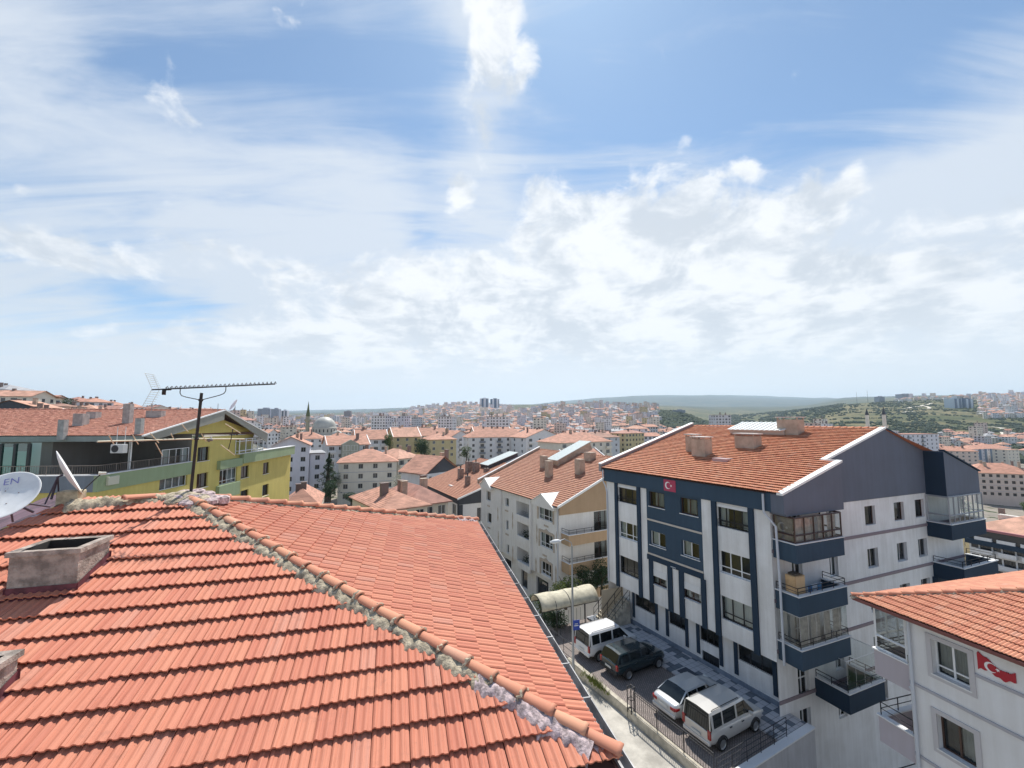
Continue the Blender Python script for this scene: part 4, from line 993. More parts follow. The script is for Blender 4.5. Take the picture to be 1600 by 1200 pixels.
# red emblem on its wall: waving flag silhouette with crescent and star
em = thing('flag_emblem', 'flat red waving flag emblem with white crescent, high on the white house wall', 'emblem', F2.pt(u1w+.6, zs_b, .05))
L0 = F2.uz(*c8(1315, 560)); R0 = F2.uz(*c8(1552, 640)); uL, uRR = L0[0], R0[0]; zL = F2.uz(*c8(1320, 545))[1]; hh_ = .27
mb = MB(); P1 = []; n = 22
zL, zR = F2.uz(*c8(1318, 538))[1], F2.uz(*c8(1550, 648))[1]
for i in range(n+1):
    t = i/n; u = uL+(uRR-uL)*t; zc_ = zL + (zR-zL)*t + .075*math.sin(t*6.6+.4); h_ = hh_*(1-.38*min(1, t*2.4)-.12*t)
    P1.append((u, zc_-h_+.03*math.sin(i*1.1), zc_+h_+.02*math.sin(i*.9+1)))
for i in range(n):
    a, b = P1[i], P1[i+1]; mb.box(F2.pt(a[0], a[1], .004), F2.pt(b[0], b[1], .004)-F2.pt(a[0], a[1], .004), F2.n*.03, (0, 0, a[2]-a[1]), 0)
mb.build('panel', mat('emblem_red', (.42, .012, .03), .5), em)
mb = MB(); cu2 = uL+(uRR-uL)*.36; cz2 = zL+(zR-zL)*.36+.075*math.sin(.36*6.6+.4); crescent_star(mb, lambda x, y: F2.pt(cu2+x, cz2+y, .038), .16, 0); mb.build('crescent_and_star', MATS['flag_white'], em)

# ------------------------------------------------------------------ generic long block with a gabled roof facing the street (used for the next two along the street)
def street_block(label, R3, L, zeave, zbase, run, rise, wallm, sidem, roofm, seed, d=d1, over=.4, par=True, rear=None, vt=M_TRIM):
    b = thing('apartment_building', label, 'building', R3 + d*L*.5 + Vector((0, 0, 0)))
    fr = Fac(R3 + d*L, -d); pp = Vector((-d.y, d.x, 0)); pp = pp if pp.dot(Vector((1, 0, 0))) > 0 else -pp
    sd_ = Fac(R3, pp)
    rear = rear or run
    E0_ = fr.pt(-.2, zeave, over); E1_ = fr.pt(L+.2, zeave, over); up = (pp*(run+over) + Vector((0, 0, rise))).normalized(); sl_ = math.hypot(run+over, rise)
    rp = R3 + pp*run + Vector((0, 0, zeave+rise))
    rf = seg_tiles('roof', b, E0_, E1_, up, sl_, [(fr.pt(L+.25, 0), -d), (fr.pt(-.2, 0), d), (rp, pp)], roofm, seed, lift=.095)
    nn = d.cross(up).normalized(); nn = nn if nn.z > 0 else -nn
    rl = rp + d*(L+.2); rr_ = rp - d*.25; dn_ = pp*(rear+over) - Vector((0, 0, rise*.95))
    o_ = Vector((0, 0, -.03))
    mb = MB(); mb.quad(E0_+o_, E1_+o_, rr_+o_, rl+o_, 0); mb.quad(rr_, rr_+dn_, rl+dn_, rl, 1); mb.quad(rr_+o_*2, rr_+dn_+o_*2, rl+dn_+o_*2, rl+o_*2, 0); mb.build('roof_deck', [mt_under, roofm], rf)
    mb = MB(); ridge_caps(mb, rr_, rl, .12, .42, rg, 0, lift=.02, n=6); mb.build('ridge_tiles', roofm, rf)
    mb = MB(); a_ = E1_ + d*.0; mb.box(a_ - d*.06 - Vector((0, 0, .12)), rr_ - a_ + d*.0, d*.14*-1, (0, 0, .24)); mb.box(rr_ - Vector((0, 0, .1)), dn_, -d*.14, (0, 0, .22)); mb.build('verge_trim', vt, rf)
    if par:
        mb = MB(); a_ = E0_ - d*.0; mb.box(a_ - Vector((0, 0, .2)), rl - a_, d*.3, (0, 0, .62), 0); mb.box(a_ + Vector((0, 0, .42)) - d*.04, rl - a_, d*.38, (0, 0, .07), 1); mb.build('parapet', [M_CHIM, vt], rf)
    # closing walls
    mb = MB()
    g = MB(); g.prism([sd_.pt(-.0, zeave-.9, -.12), sd_.pt(0, zeave-.08, -.12), sd_.pt(run, zeave+rise-.12, -.12), sd_.pt(run+rear, zeave-.08, -.12), sd_.pt(run+rear, zeave-.9, -.12)], sd_.n*.2, 0); g.build('gable', sidem, b)
    p2 = sd_.pt(run+rear, 0); p3 = p2 + d*L; p4 = fr.pt(0, 0)
    for A_, B_ in ((p2, p3), (p3, p4)): mb.quad((A_.x, A_.y, zbase), (B_.x, B_.y, zbase), (B_.x, B_.y, zeave), (A_.x, A_.y, zeave))
    mb.poly([p3+Vector((0, 0, zeave)), p4+Vector((0, 0, zeave)), p4+pp*run+Vector((0, 0, zeave+rise-.1))])
    mb.build('rear_wall', wallm, b)
    return b, fr, sd_, rf, (E0_, nn), pp
# ------------------------------------------------------------------ beige-gabled block
M_W3 = plaster('chalk_render', (.78, .77, .75), .12); M_TAN = plaster('tan_render', (.46, .33, .215), .10); M_ORN = mat('beige_ornament', (.50, .42, .34), .85, var=.2, vscale=8)
c7 = lambda X, Y: (640+X/4.615, 680+Y/4.615)
R3 = Vector((4.9, 45.0, 0))
MT_B3 = tile_mat('brown_orange_clay_tile', (.46, .20, .125), (.56, .27, .165), (.22, .12, .09), dirt=.5, streak=False)
B3, F3, S3, rf3, pl3, pp3 = street_block('chalk white block with tan gable, ornamented windows and three open loggias', R3, 19.5, 7.05, -7, 10.2, 4.4, M_W3, M_TAN, MT_B3, 51)
fx = lambda X, Y, f=None: (f or F3).uz(*c7(X, Y))
hz = []
wins3 = []
for q in ((553, 400, 585, 470), (560, 555, 590, 630), (570, 730, 592, 790), (690, 450, 715, 512), (695, 610, 712, 682), (700, 785, 717, 850), (930, 498, 1032, 630), (940, 692, 1035, 826), (948, 902, 1022, 1026)):
    u0, z1_ = fx(q[0], q[1]); u1, _ = fx(q[2], q[1]+12); _, z0_ = fx(q[0], q[3]-4 if q[2]-q[0] < 60 else q[3]-34); wins3.append((u0, u1, z0_, z1_))
log3 = []
for q in ((770, 470, 865, 540), (775, 620, 868, 715), (775, 800, 870, 905)):
    u0, z1_ = fx(q[0], q[1]); u1, _ = fx(q[2], q[1]+25); _, z0_ = fx(q[0], q[3]+15); log3.append((u0, u1, z1_-2.2, z1_))
mb = MB(); F3.wall(mb, 0, 19.5, -1.6, 7.0, wins3, .18, 0)
mb = MB(); F3.wall(mb, 0, 19.5, -.9, 7.0, wins3+[l for l in log3], .18, 0)
for l in log3:
    mb.quad(F3.pt(l[0], l[2], -1.5), F3.pt(l[1], l[2], -1.5), F3.pt(l[1], l[3], -1.5), F3.pt(l[0], l[3], -1.5), 0)
    for u in (l[0], l[1]): mb.quad(F3.pt(u, l[2], -.18), F3.pt(u, l[2], -1.5), F3.pt(u, l[3], -1.5), F3.pt(u, l[3], -.18), 0)
    for z in (l[2], l[3]): mb.quad(F3.pt(l[0], z, -.18), F3.pt(l[1], z, -.18), F3.pt(l[1], z, -1.5), F3.pt(l[0], z, -1.5), 0)
F3.wall(mb, 0, 19.5, -7, -.9, [(2, 3.5, -4, -2), (6, 8, -4, -1.8), (10.5, 12, -4, -1.8), (14, 16.5, -4, -1.7)], .2, 0, out=-.6)
mb.quad(F3.pt(0, -.9, 0), F3.pt(0, -.9, -.6), F3.pt(19.5, -.9, -.6), F3.pt(19.5, -.9, 0))
SD3 = [(4.9, 5.5, 4.2, 6.2)]
for q in ((2, 3.5, -4, -2), (6, 8, -4, -1.8), (10.5, 12, -4, -1.8), (14, 16.5, -4, -1.7)): mb.quad(F3.pt(q[0], q[2], -.8), F3.pt(q[1], q[2], -.8), F3.pt(q[1], q[3], -.8), F3.pt(q[0], q[3], -.8), 1)
S3.wall(mb, 0, 20.4, -7, 7.0, [(4.6, 7.2, 3.6, 6.05), (4.6, 7.2, .7, 3.1), (4.6, 7.2, -2.2, .2), (10.5, 12, 4, 5.6), (14, 15.5, 4, 5.6), (10.5, 12, 1.2, 2.8), (14, 15.5, 1.2, 2.8)], .25, 0)
mb.build('wall', [M_W3, M_DARKGLASS], B3)
for u0, u1, z0_, z1_ in wins3: window(F3, u0, u1, z0_, z1_, B3, -.14, 'white', 2 if u1-u0 > 1.5 else 0, .3 if u1-u0 > 1.5 else 0)
for zz in (3.6, .7, -2.2): window(S3, 4.6, 7.2, zz, zz+2.4 if zz != 3.6 else 6.05, B3, -.2, 'brown', 2, .0, cur='right', name='balcony_door')
for u, zz in ((10.5, 4), (14, 4), (10.5, 1.2), (14, 1.2)): window(S3, u, u+1.5, zz, zz+1.6, B3, -.2, 'white', 1)
for l in log3:
    mb = MB(); F3.box(mb, l[0]-.02, l[1]+.02, l[2]-.12, l[2]+.62, -.1, .10); mb.build('loggia_parapet', M_W3, B3)
    mb = MB(); F3.box(mb, l[0]+.5, l[0]+1.5, l[2]+.01, l[3]-.2, -1.495, -1.45); mb.build('balcony_door', M_DARKGLASS, B3)
for i, l in enumerate(log3):
    t = thing('potted_plant' if i else 'clothes_airer', ('folded dark clothes airer in the top loggia of the chalk white block', 'dark bushy pot plant in the middle loggia of the chalk white block', 'dark pot plant in the lowest loggia of the chalk white block')[i], 'airer' if not i else 'plant', F3.pt(l[0]+1.2, l[2], -.6))
    if i:
        mb = MB(); mb.lathe(F3.pt(l[0]+1.2, l[2], -.6), [(0, 0), (.2, 0), (.26, .4), (.2, .4)], 10); mb.build('pot', M_CHIM, t)
        mb = MB()
        for q in range(90):
            c = F3.pt(l[0]+1.2+rg.gauss(0, .24), l[2]+.85+rg.gauss(0, .22), -.6+rg.gauss(0, .2)); v1, v2 = Vector((rg.gauss(0, 1), rg.gauss(0, 1), rg.gauss(0, 1)))*.08, Vector((rg.gauss(0, 1), rg.gauss(0, 1), rg.gauss(0, 1)))*.08; mb.poly([c, c+v1, c+v1+v2, c+v2])
        mb.build('foliage', mat('pot_leaf', (.03, .05, .022), .7), t)
    else:
        mb = MB(); railing(mb, [F3.pt(l[0]+.5, l[2], -.5), F3.pt(l[0]+1.9, l[2], -.5)], 1.0, (1, .8, .6, .4), .012, .4); mb.build('frame', M_RAIL, t)
for ui, (ua, ub) in enumerate(((wins3[0][0]-1.0, wins3[0][1]+.9), (wins3[6][0]-.75, wins3[6][1]+.75))):                   # little street gables with white metal roofs
    mb = MB(); um = (ua+ub)/2; zt = 7.0; mb.prism([F3.pt(ua, 6.55, .003), F3.pt(ua, 6.9, .003), F3.pt(um, 7.95, .003), F3.pt(ub, 6.9, .003), F3.pt(ub, 6.55, .003)], F3.n*.5); g_ = mb.build('dormer_gable', M_W3, B3)
    mb = MB()
    bk = pp3*2.4
    for s_, (x0, x1) in enumerate(((ua-.15, um), (ub+.15, um))):
        mb.prism([F3.pt(x0, 6.82, .62), F3.pt(x1, 7.98, .62), F3.pt(x1, 7.98, -2.1), F3.pt(x0, 6.82, -.3)], (0, 0, .07))
    mb.build('dormer_roof', M_TRIM, g_)
# ornaments: framed surrounds and slim lozenges
mb = MB()
for u0, u1, z0_, z1_ in wins3[6:]:
    for q in ((u0-.25, u0-.02, z0_-.1, z1_+.25), (u1+.02, u1+.25, z0_-.1, z1_+.25), (u0-.02, u1+.02, z1_+.03, z1_+.3)): F3.box(mb, *q, .003, .05)
    mb.prism([F3.pt((u0+u1)/2-.5, z1_+.3, .003), F3.pt((u0+u1)/2, z1_+.52, .003), F3.pt((u0+u1)/2+.5, z1_+.3, .003)], F3.n*.05)
    mb.build('window_surround', M_ORN, B3); mb = MB()
for X, Y0, Y1 in ((918, 640, 780), (1062, 690, 830), (912, 880, 1000), (1055, 940, 1090), (637, 515, 620), (743, 555, 680), (640, 690, 860), (745, 795, 935)):
    u, za = fx(X, Y0); _, zb = fx(X, Y1); mb = MB(); mz = (za+zb)/2
    mb.prism([F3.pt(u, za, .003), F3.pt(u+.13, (za+mz)/2, .003), F3.pt(u+.05, mz, .003), F3.pt(u+.13, (zb+mz)/2, .003), F3.pt(u, zb, .003), F3.pt(u-.13, (zb+mz)/2, .003), F3.pt(u-.05, mz, .003), F3.pt(u-.13, (za+mz)/2, .003)], F3.n*.03); mb.build('ornament', M_ORN, B3)
for X, Y in ((985, 655), (975, 868), (975, 1070), (570, 510), (573, 668), (700, 545), (703, 715)):
    u, z = fx(X, Y); mb = MB(); F3.box(mb, u-.42, u+.42, z-.09, z+.09, .003, .04); mb.build('ornament', M_ORN, B3)
mb = MB(); u_ = fx(660, 500)[0]; F3.box(mb, u_, u_+.35, -.9, 6.95, .003, .25); u2 = fx(880, 560)[0]; F3.box(mb, u2-.1, u2+.22, -.9, 6.95, .003, .3); mb.build('pier', M_W3, B3)
mb = MB(); mb.tube([F3.pt(19.3, 6.8, .1), F3.pt(19.3, -2, .1)], .05, 7); mb.build('downpipe', M_PIPE, B3)
for zz in (4.35, 1.55, -1.25):
    balcony(S3, .25, 13, zz, 1.05, 1.35, B3, [M_TAN], .45)
for X, Y, w, d_, h in ((968, 235, .9, .7, 1.6), (1005, 300, .9, .7, 2.0), (1228, 275, 1.0, .8, 1.7), (1300, 180, 1.3, .9, 1.0)): roof_box(rf3, pl3[0], pl3[1], *c7(X, Y), w, d_, h, d1, [M_CHIM, M_CAP], cap=False)
mb = MB(); c = plane_pt(*c7(1045, 220), *pl3); uu = (pp3*10.6+Vector((0, 0, 4.4))).normalized(); mb.box(c - d1*1.0 - pl3[1]*.3, d1*2.4, uu*6.0, pl3[1]*1.1); o = mb.build('rooflight', M_CHIM, rf3)
mb = MB(); mb.box(c - d1*1.1 + pl3[1]*.805, d1*2.6, uu*6.2, pl3[1]*.07); mb.build('rooflight_sheeting', mat('pale_sheet', (.55, .60, .58), .35, var=.1), o)
# ------------------------------------------------------------------ dark-banded block further down the street
M_DK = plaster('charcoal_render', (.075, .082, .095), .1); M_W4 = plaster('cold_white_render', (.74, .74, .74), .1)
R4 = Vector((-8.1, 66.0, 0))
B4, F4, S4, rf4, pl4, pp4 = street_block('pale block with a charcoal band and gable and dark capped chimneys', R4, 19.0, 4.05, -9, 12.0, 4.1, M_W4, M_DK, MT_B3, 52, par=False)
fx4 = lambda X, Y: F4.uz(*c7(X, Y))
w4 = []
for q in ((140, 425, 170, 488), (250, 465, 272, 525), (308, 490, 337, 553), (140, 540, 170, 600), (250, 580, 272, 640), (308, 605, 337, 668)):
    u0, z1_ = fx4(q[0], q[1]); u1, _ = fx4(q[2], q[1]+8); w4.append((u0, u1, z1_-1.6, z1_))
ul0, ul1 = fx4(195, 460)[0], fx4(235, 470)[0]
mb = MB(); F4.wall(mb, 0, 19, -9, 3.2, w4, .2, 0); S4.wall(mb, 0, 24, -9, 3.2, [(3, 4.4, .2, 2.4), (8, 9.4, .4, 2.0), (3, 4.4, -2.6, -.4)], .2, 0); mb.build('wall', M_W4, B4)
mb = MB(); F4.box(mb, -.02, 19.02, 3.2, 4.02, -.2, .12); F4.box(mb, ul0, ul1, -9, 3.2, .003, .2); F4.box(mb, 18.4, 19.02, -9, 3.2, .003, .06); S4.box(mb, 0.0, .6, -9, 3.1, .003, .06); mb.build('charcoal_band', M_DK, B4)
for u0, u1, z0_, z1_ in w4: small_window(F4, u0, u1, z0_, z1_, B4, -.12, 'grey', 1)
for u0, z0_, z1_ in ((3, .2, 2.4), (8, .4, 2.0), (3, -2.6, -.4)): small_window(S4, u0, u0+1.4, z0_, z1_, B4, -.12, 'grey', 1)
for X, Y, w, d_, h in ((368, 310, 1.0, .8, 1.7), (418, 360, .8, .7, 1.5), (426, 262, 1.3, .9, 1.9), (478, 262, 1.4, .9, 1.7), (555, 262, .9, .8, .6)): roof_box(rf4, pl4[0], pl4[1], *c7(X, Y), w, d_, h, d1, [mat('grey_brown_stack', (.25, .20, .17), .9, var=.3), mat('dark_cowl', (.05, .05, .055), .6)], pot=True)
mb = MB(); c = plane_pt(*c7(545, 240), *pl4); uu = (pp4*12.4+Vector((0, 0, 4.1))).normalized(); mb.box(c - d1*1.5, d1*3.4, uu*6.5, pl4[1]*.7, 0); o = mb.build('rooflight', M_DK, rf4)
mb = MB(); mb.box(c - d1*1.6 + pl4[1]*.703, d1*3.6, uu*6.7, pl4[1]*.07); mb.build('rooflight_sheeting', MATS['pale_sheet'], o)
roof_box(rf4, pl4[0], pl4[1], *c7(305, 365), 1.5, .7, .12, d1, [M_CAP], name='hatch', sink=.3)
# ------------------------------------------------------------------ yellow block on the left
c160 = lambda X, Y: (160+X/5.714, 580+Y/5.714)
M_YEL = plaster('yellow_render', (.66, .55, .18), .12); M_GRN = plaster('sage_green_render', (.33, .41, .25), .1); M_BAND_SHADE = plaster('shaded_band_render', (.22, .25, .29), .2); M_SOF = plaster('grey_soffit', (.36, .36, .32), .1)
MT_B6 = tile_mat('worn_red_clay_tile', (.44, .19, .135), (.55, .26, .18), (.22, .13, .10), dirt=.5, streak=False)
B6 = thing('apartment_building', 'yellow and sage green block on the left with a deep gable and roof terrace', 'building', (-36, 42, 0))
C6 = Vector((-28.8, 29.8, 0)); e6 = Vector((-.1, .995, 0)).normalized(); l6 = Vector((-e6.y, e6.x, 0))
F6 = Fac(C6, e6); G6 = Fac(C6 + l6*30, -l6)
g6 = lambda X, Y, o=0.0: F6.uz(*c160(X, Y), o)
zt6 = (g6(300, 872)[1] + g6(700, 830)[1])/2; zl6 = zt6-1.12                       # terrace parapet top and bottom
W6 = []
for q, sty in (((845, 920, 945, 1050), 'd'), ((1240, 852, 1310, 960), 'd'), ((1437, 820, 1490, 922), 'd'), ((1235, 1072, 1305, 1180), 'd'), ((1430, 1020, 1485, 1120), 'd'), ((515, 925, 760, 1070), 'w'), ((1050, 850, 1205, 1020), 'g')):
    u0, z1_ = g6(q[0], q[1]+ (6 if sty != 'd' else 0)); u1, _ = g6(q[2], q[1]-8); _, z0_ = g6(q[0], q[3]); W6.append((u0, u1, z0_, z1_, sty))
top6 = g6(855, 655)[0], g6(960, 650)[0]
ZE6 = F6.uz(224.7, 681, 1.0)[1]; uA, ZA6 = F6.uz(352, 641.5, 1.0); uE = F6.uz(224.7, 681, 1.0)[0]; uF, ZF6 = F6.uz(414, 674, 1.0)
LEN6 = g6(1680, 800)[0]
uT = g6(795, 700)[0]                                                  # where the closed top floor begins on the side
mb = MB()
F6.wall(mb, 0, LEN6, -8, zl6, [w[:4] for w in W6 if w[3] < zl6+.4], .2, 0)
F6.wall(mb, uT, uF-.6, zl6, ZF6-.3, [(top6[0], top6[1], zt6-.1, zt6+1.25)], .2, 0)
G6.wall(mb, 0, 30, -8, zl6, [(22, 25, zl6-2.0, zl6-.5), (14, 17, zl6-2.0, zl6-.5)], .2, 0)
mb.prism([F6.pt(uE+1.1, ZE6, -.1), F6.pt(uA, ZA6-.6, -.1), F6.pt(uF-.5, ZF6, -.1)], F6.n*.1)
mb.build('wall', M_YEL, B6)
mb = MB()                                                             # set-back walls of the terrace floor
Tz = zl6+.1; sb = 3.4
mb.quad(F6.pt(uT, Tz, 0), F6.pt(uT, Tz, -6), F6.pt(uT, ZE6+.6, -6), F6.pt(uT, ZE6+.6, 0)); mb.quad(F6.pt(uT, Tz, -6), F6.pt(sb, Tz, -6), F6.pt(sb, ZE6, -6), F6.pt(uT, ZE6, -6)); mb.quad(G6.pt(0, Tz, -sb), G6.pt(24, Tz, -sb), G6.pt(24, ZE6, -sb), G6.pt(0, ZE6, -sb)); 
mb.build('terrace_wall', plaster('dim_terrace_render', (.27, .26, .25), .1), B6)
mb = MB(); mb.quad(F6.pt(0, Tz, 0), F6.pt(LEN6, Tz, 0), F6.pt(LEN6, Tz, -30), F6.pt(0, Tz, -30)); mb.build('terrace_floor', mat('terrace_tile', (.34, .30, .27), .8), B6)
mb = MB(); uS = g6(1225, 800)[0]
F6.box(mb, -.12, uT+.3, zl6, zt6, -.15, .12, 0); F6.box(mb, uS, LEN6+.2, zl6+.1, zt6+.12, -.15, .45, 0)
F6.box(mb, g6(1025, 800)[0], uS-.003, zl6-.1, zt6-.35, .003, .35, 0); zz = g6(1010, 1030)[1]; F6.box(mb, g6(1012, 1040)[0], g6(1200, 1040)[0], zz-1.4, zz, .003, .35)
mb.build('green_band', M_GRN, B6)
mb = MB(); G6.box(mb, 0, 29.85, zl6, zt6, -.15, .12, 0); mb.build('terrace_parapet', M_BAND_SHADE, B6)  # front run of the band: its bluish shade is put into the colour
mb = MB(); F6.box(mb, -.17, uT+.35, zt6, zt6+.06, -.2, .17); G6.box(mb, 0, 29.8, zt6, zt6+.06, -.2, .17); mb.build('coping', M_SLAB, B6); mb = MB(); F6.box(mb, uS-.05, LEN6+.25, zt6+.12, zt6+.18, -.2, .5); mb.build('coping', M_SLAB, B6)
mb = MB(); railing(mb, [G6.pt(4, zt6+.06, -.02), G6.pt(29.95, zt6+.06, -.02), F6.pt(uT-.4, zt6+.06, -.02)], .62, (1, .08), .022, 1.6, verts=.16); mb.build('railing', mat('brown_iron_rail', (.24, .20, .17), .6), B6)
# gable overhang: grey soffit and fascia
mb = MB()
for (ua, za, ub, zb) in ((uE-.05, ZE6-.05, uA, ZA6), (uA, ZA6, uF+.8, ZF6-.35)):
    mb.prism([F6.pt(ua, za-.02, 1.0), F6.pt(ub, zb-.02, 1.0), F6.pt(ub, zb-.95, .95), F6.pt(ua+(1.6 if ub == uA else 0), za-.25, .95)], -F6.n*.12)
    mb.quad(F6.pt(ua, za-.04, 1.0), F6.pt(ub, zb-.04, 1.0), F6.pt(ub, zb-.04, -.2), F6.pt(ua, za-.04, -.2))
mb.build('gable_soffit', M_SOF, B6)
mb = MB()
for (ua, za, ub, zb) in ((uE-.1, ZE6-.05, uA, ZA6), (uA, ZA6, uF+.8, ZF6-.35)): a = F6.pt(ua, za, .92); mb.box(a, F6.pt(ub, zb, .92)-a, F6.n*.14, (0, 0, .10))
mb.build('verge_trim', M_TRIM, B6)
up6 = (e6*(uA-uE) + Vector((0, 0, ZA6-ZE6))).normalized(); RP6 = F6.pt(uA, ZA6, .95)
E06 = F6.pt(uE, ZE6, 1.0) + l6*34; E16 = F6.pt(uE, ZE6, .95)
n6 = l6.cross(up6).normalized(); n6 = n6 if n6.z > 0 else -n6
rf6 = tiled_slope('roof', E06, -l6, up6, 0, 34, 0, (F6.pt(uA, ZA6)-F6.pt(uE, ZE6)).length, .35, .24, [(RP6, e6), (E16, F6.n), (F6.pt(0, 0)+l6*28.6, l6)], MT_B6, B6, prof_simple(4), lift=.06, seed=61, jit=.01)
mb = MB(); o_ = Vector((0, 0, -.04)); RL6 = RP6 + l6*31; mb.quad(E06+o_, E16+o_, RP6+o_, RL6+o_, 0)
dn6 = F6.pt(uF+.8, ZF6-.35, .95)-RP6; mb.quad(RP6, RP6+dn6, RL6+dn6, RL6, 1); mb.quad(RP6+o_, RP6+dn6+o_, RL6+dn6+o_, RL6+o_, 0); mb.build('roof_deck', [mt_under, MT_B6], rf6)
mb = MB(); mb.box(E06 + Vector((0, 0, -.42)), (E16-E06), e6*.10, (0, 0, .40)); mb.build('fascia', plaster('grey_green_fascia', (.30, .34, .32), .15), rf6)
mb = MB(); mb.quad(E06+Vector((0, 0, -.41)), E16+Vector((0, 0, -.41)), E16+e6*4.5+Vector((0, 0, -.41)), E06+e6*4.5+Vector((0, 0, -.41))); mb.build('soffit', M_SOF, rf6)
mb = MB(); ridge_caps(mb, RP6, RL6, .12, .45, rg, 0, lift=.02, n=6); mb.build('ridge_tiles', MT_B6, rf6)
mb = MB(); a = F6.pt(0, 0)+l6*28.4 + Vector((0, 0, 0)); a0_ = Vector((a.x, a.y, 0)) + e6*uE + Vector((0, 0, ZE6-.1)); a1_6 = Vector((a.x, a.y, 0)) + e6*uA + Vector((0, 0, ZA6-.1)); mb.box(a0_, a1_6-a0_, l6*.3, (0, 0, .42)); mb.build('parapet', M_SOF, rf6)
for X, Y, w, d_, h in ((97, 682, .42, .38, 1.25), (126, 665, .75, .65, 1.0), (146, 654, .8, .6, .6), (199, 662, .55, .45, 1.7), (217, 679, .42, .36, 1.25), (243, 652, 1.3, .6, .6)): roof_box(rf6, E06, n6, X, Y, w, d_, h, l6, sink=.25, mats=[mat('grey_stack', (.40, .39, .37), .9, var=.25), M_CHIM])
# glazing on the side: windows, white glazed boxes
for u0, u1, z0_, z1_, s_ in W6:
    window(F6, u0, u1, z0_, z1_, B6, -.14, {'d': 'brown', 'w': 'white', 'g': 'white'}[s_], {'d': 1, 'w': 3, 'g': 3}[s_], {'d': 0, 'w': .74, 'g': (.2, .78)}[s_], sill=.05 if s_ == 'd' else None)
window(F6, top6[0], top6[1], zt6-.1, zt6+1.25, B6, -.14, 'brown', 1, cur='right', sill=.05)
def glass_box(fac, u0, u1, z0, z1, out, parent, n, tr, frame='white', name='glazed_box'):
    b = MB(); pts = [fac.pt(u0, 0, 0), fac.pt(u0, 0, out)] + [fac.pt(u0+(u1-u0)*i/n, 0, out) for i in range(1, n+1)] + [fac.pt(u1, 0, 0)]; Z = lambda p, z: p + Vector((0, 0, z))
    for p in pts: b.tube([Z(p, z0), Z(p, z1)], .06, 4, 0, True, False)
    for a_, c_ in zip(pts, pts[1:]):
        for zz in (z0, z1) + tuple(z0+(z1-z0)*t for t in tr): b.tube([Z(a_, zz), Z(c_, zz)], .05, 4, 0, True, False)
        b.quad(Z(a_, z0), Z(c_, z0), Z(c_, z1), Z(a_, z1), 1)
    b.poly([Z(pts[0], z1+.04), Z(pts[1], z1+.04), Z(pts[-2], z1+.04), Z(pts[-1], z1+.04)], 0)
    return b.build(name, [FR[frame], GL], parent)
gu0, gu1 = g6(1225, 650, .4)[0], g6(1435, 640, .4)[0]
glass_box(F6, gu0, gu1, zt6+.12, zt6+1.75, .4, B6, 4, (.2, .85))
tu0, tu1 = g6(548, 700)[0], g6(785, 700)[0]
window(F6, tu0, tu1, zt6-.75, zt6+1.35, B6, -.1, 'white', 3, 0, cur='both', name='terrace_door')
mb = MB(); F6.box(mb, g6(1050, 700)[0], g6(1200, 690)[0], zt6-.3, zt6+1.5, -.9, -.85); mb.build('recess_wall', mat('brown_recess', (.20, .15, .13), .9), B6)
mb = MB(); u_ = g6(262, 720, -2)[0]; mb.tube([F6.pt(u_, Tz, -2.2), F6.pt(u_, ZE6-.3, -2.2)], .05, 8); u_ = g6(255, 730, -.3)[0]; mb.tube([F6.pt(u_, Tz, -.3), F6.pt(u_, ZE6-.3, -.3)], .05, 8); mb.build('terrace_post', M_TRIM, B6)
for ua_ in (2.0, 5.2, 8.4, 10.6):
    window(Fac(G6.pt(0, 0, -sb), G6.d), 30-6-ua_-1.9 if False else 24-ua_-1.9, 24-ua_, Tz+.9, Tz+2.2, B6, .02, 'grey', 1, cur='grey')
# green-glass enclosure at the front of the terrace
gb = MB(); zg0, zg1 = zt6+.06, ZE6-.42; ug0, ug1 = 14.0, 25.3
n = 13
for i in range(n+1):
    u = ug0+(ug1-ug0)*i/n; gb.box(G6.pt(u-.09, Tz, -.35), G6.d*.18, G6.n*.14, (0, 0, zg1-Tz), 0)
for i in range(n):
    u = ug0+(ug1-ug0)*i/n; gb.quad(G6.pt(u+.09, Tz, -.28), G6.pt(u+(ug1-ug0)/n-.09, Tz, -.28), G6.pt(u+(ug1-ug0)/n-.09, zg1, -.28), G6.pt(u+.09, zg1, -.28), 1)
    gb.quad(G6.pt(u+.09, Tz+.4, -1.2), G6.pt(u+(ug1-ug0)/n-.09, Tz+.4, -1.2), G6.pt(u+(ug1-ug0)/n-.09, zg1-.3*(i % 3), -1.2), G6.pt(u+.09, zg1-.3*(i % 3), -1.2), 2)
gb.build('terrace_glazing', [mat('dark_green_frame', (.012, .022, .024), .4), GLG, mat('inner_blind', (.55, .62, .56), .9)], B6)
ac = thing('air_conditioner', 'white outdoor air conditioning unit under the roof of the yellow block terrace', 'air conditioner', at_y(186, 701, 31.2))
mb = MB(); c = at_y(186, 701, 31.2); mb.abox(c.x-.45, c.x+.45, c.y-.2, c.y+.2, c.z-.32, c.z+.32); smooth_by_bevel(mb.build('casing', mat('ac_white', (.60, .60, .58), .5), ac), .02)
mb = MB(); mb.tube([c+Vector((-.12, -.19, 0)), c+Vector((-.12, -.215, 0))], .26, 20); mb.build('fan_grille', M_RAIL, ac)
mb = MB(); mb.tube([c+Vector((.3, .1, .3)), c+Vector((.3, .1, 1.6))], .02, 6); mb.tube([c+Vector((-.3, .1, .3)), c+Vector((-.3, .1, 1.6))], .02, 6); mb.build('hanger', M_TRIM, ac)
bx = thing('cable_box', 'small pale cable box on the sage parapet corner of the yellow block', 'box', at_y(172, 746, 30.6))
mb = MB(); F6.box(mb, .55, 1.5, zl6+.35, zl6+.95, .125, .3); smooth_by_bevel(mb.build('case', mat('cream_box', (.62, .60, .48), .6), bx), .02)
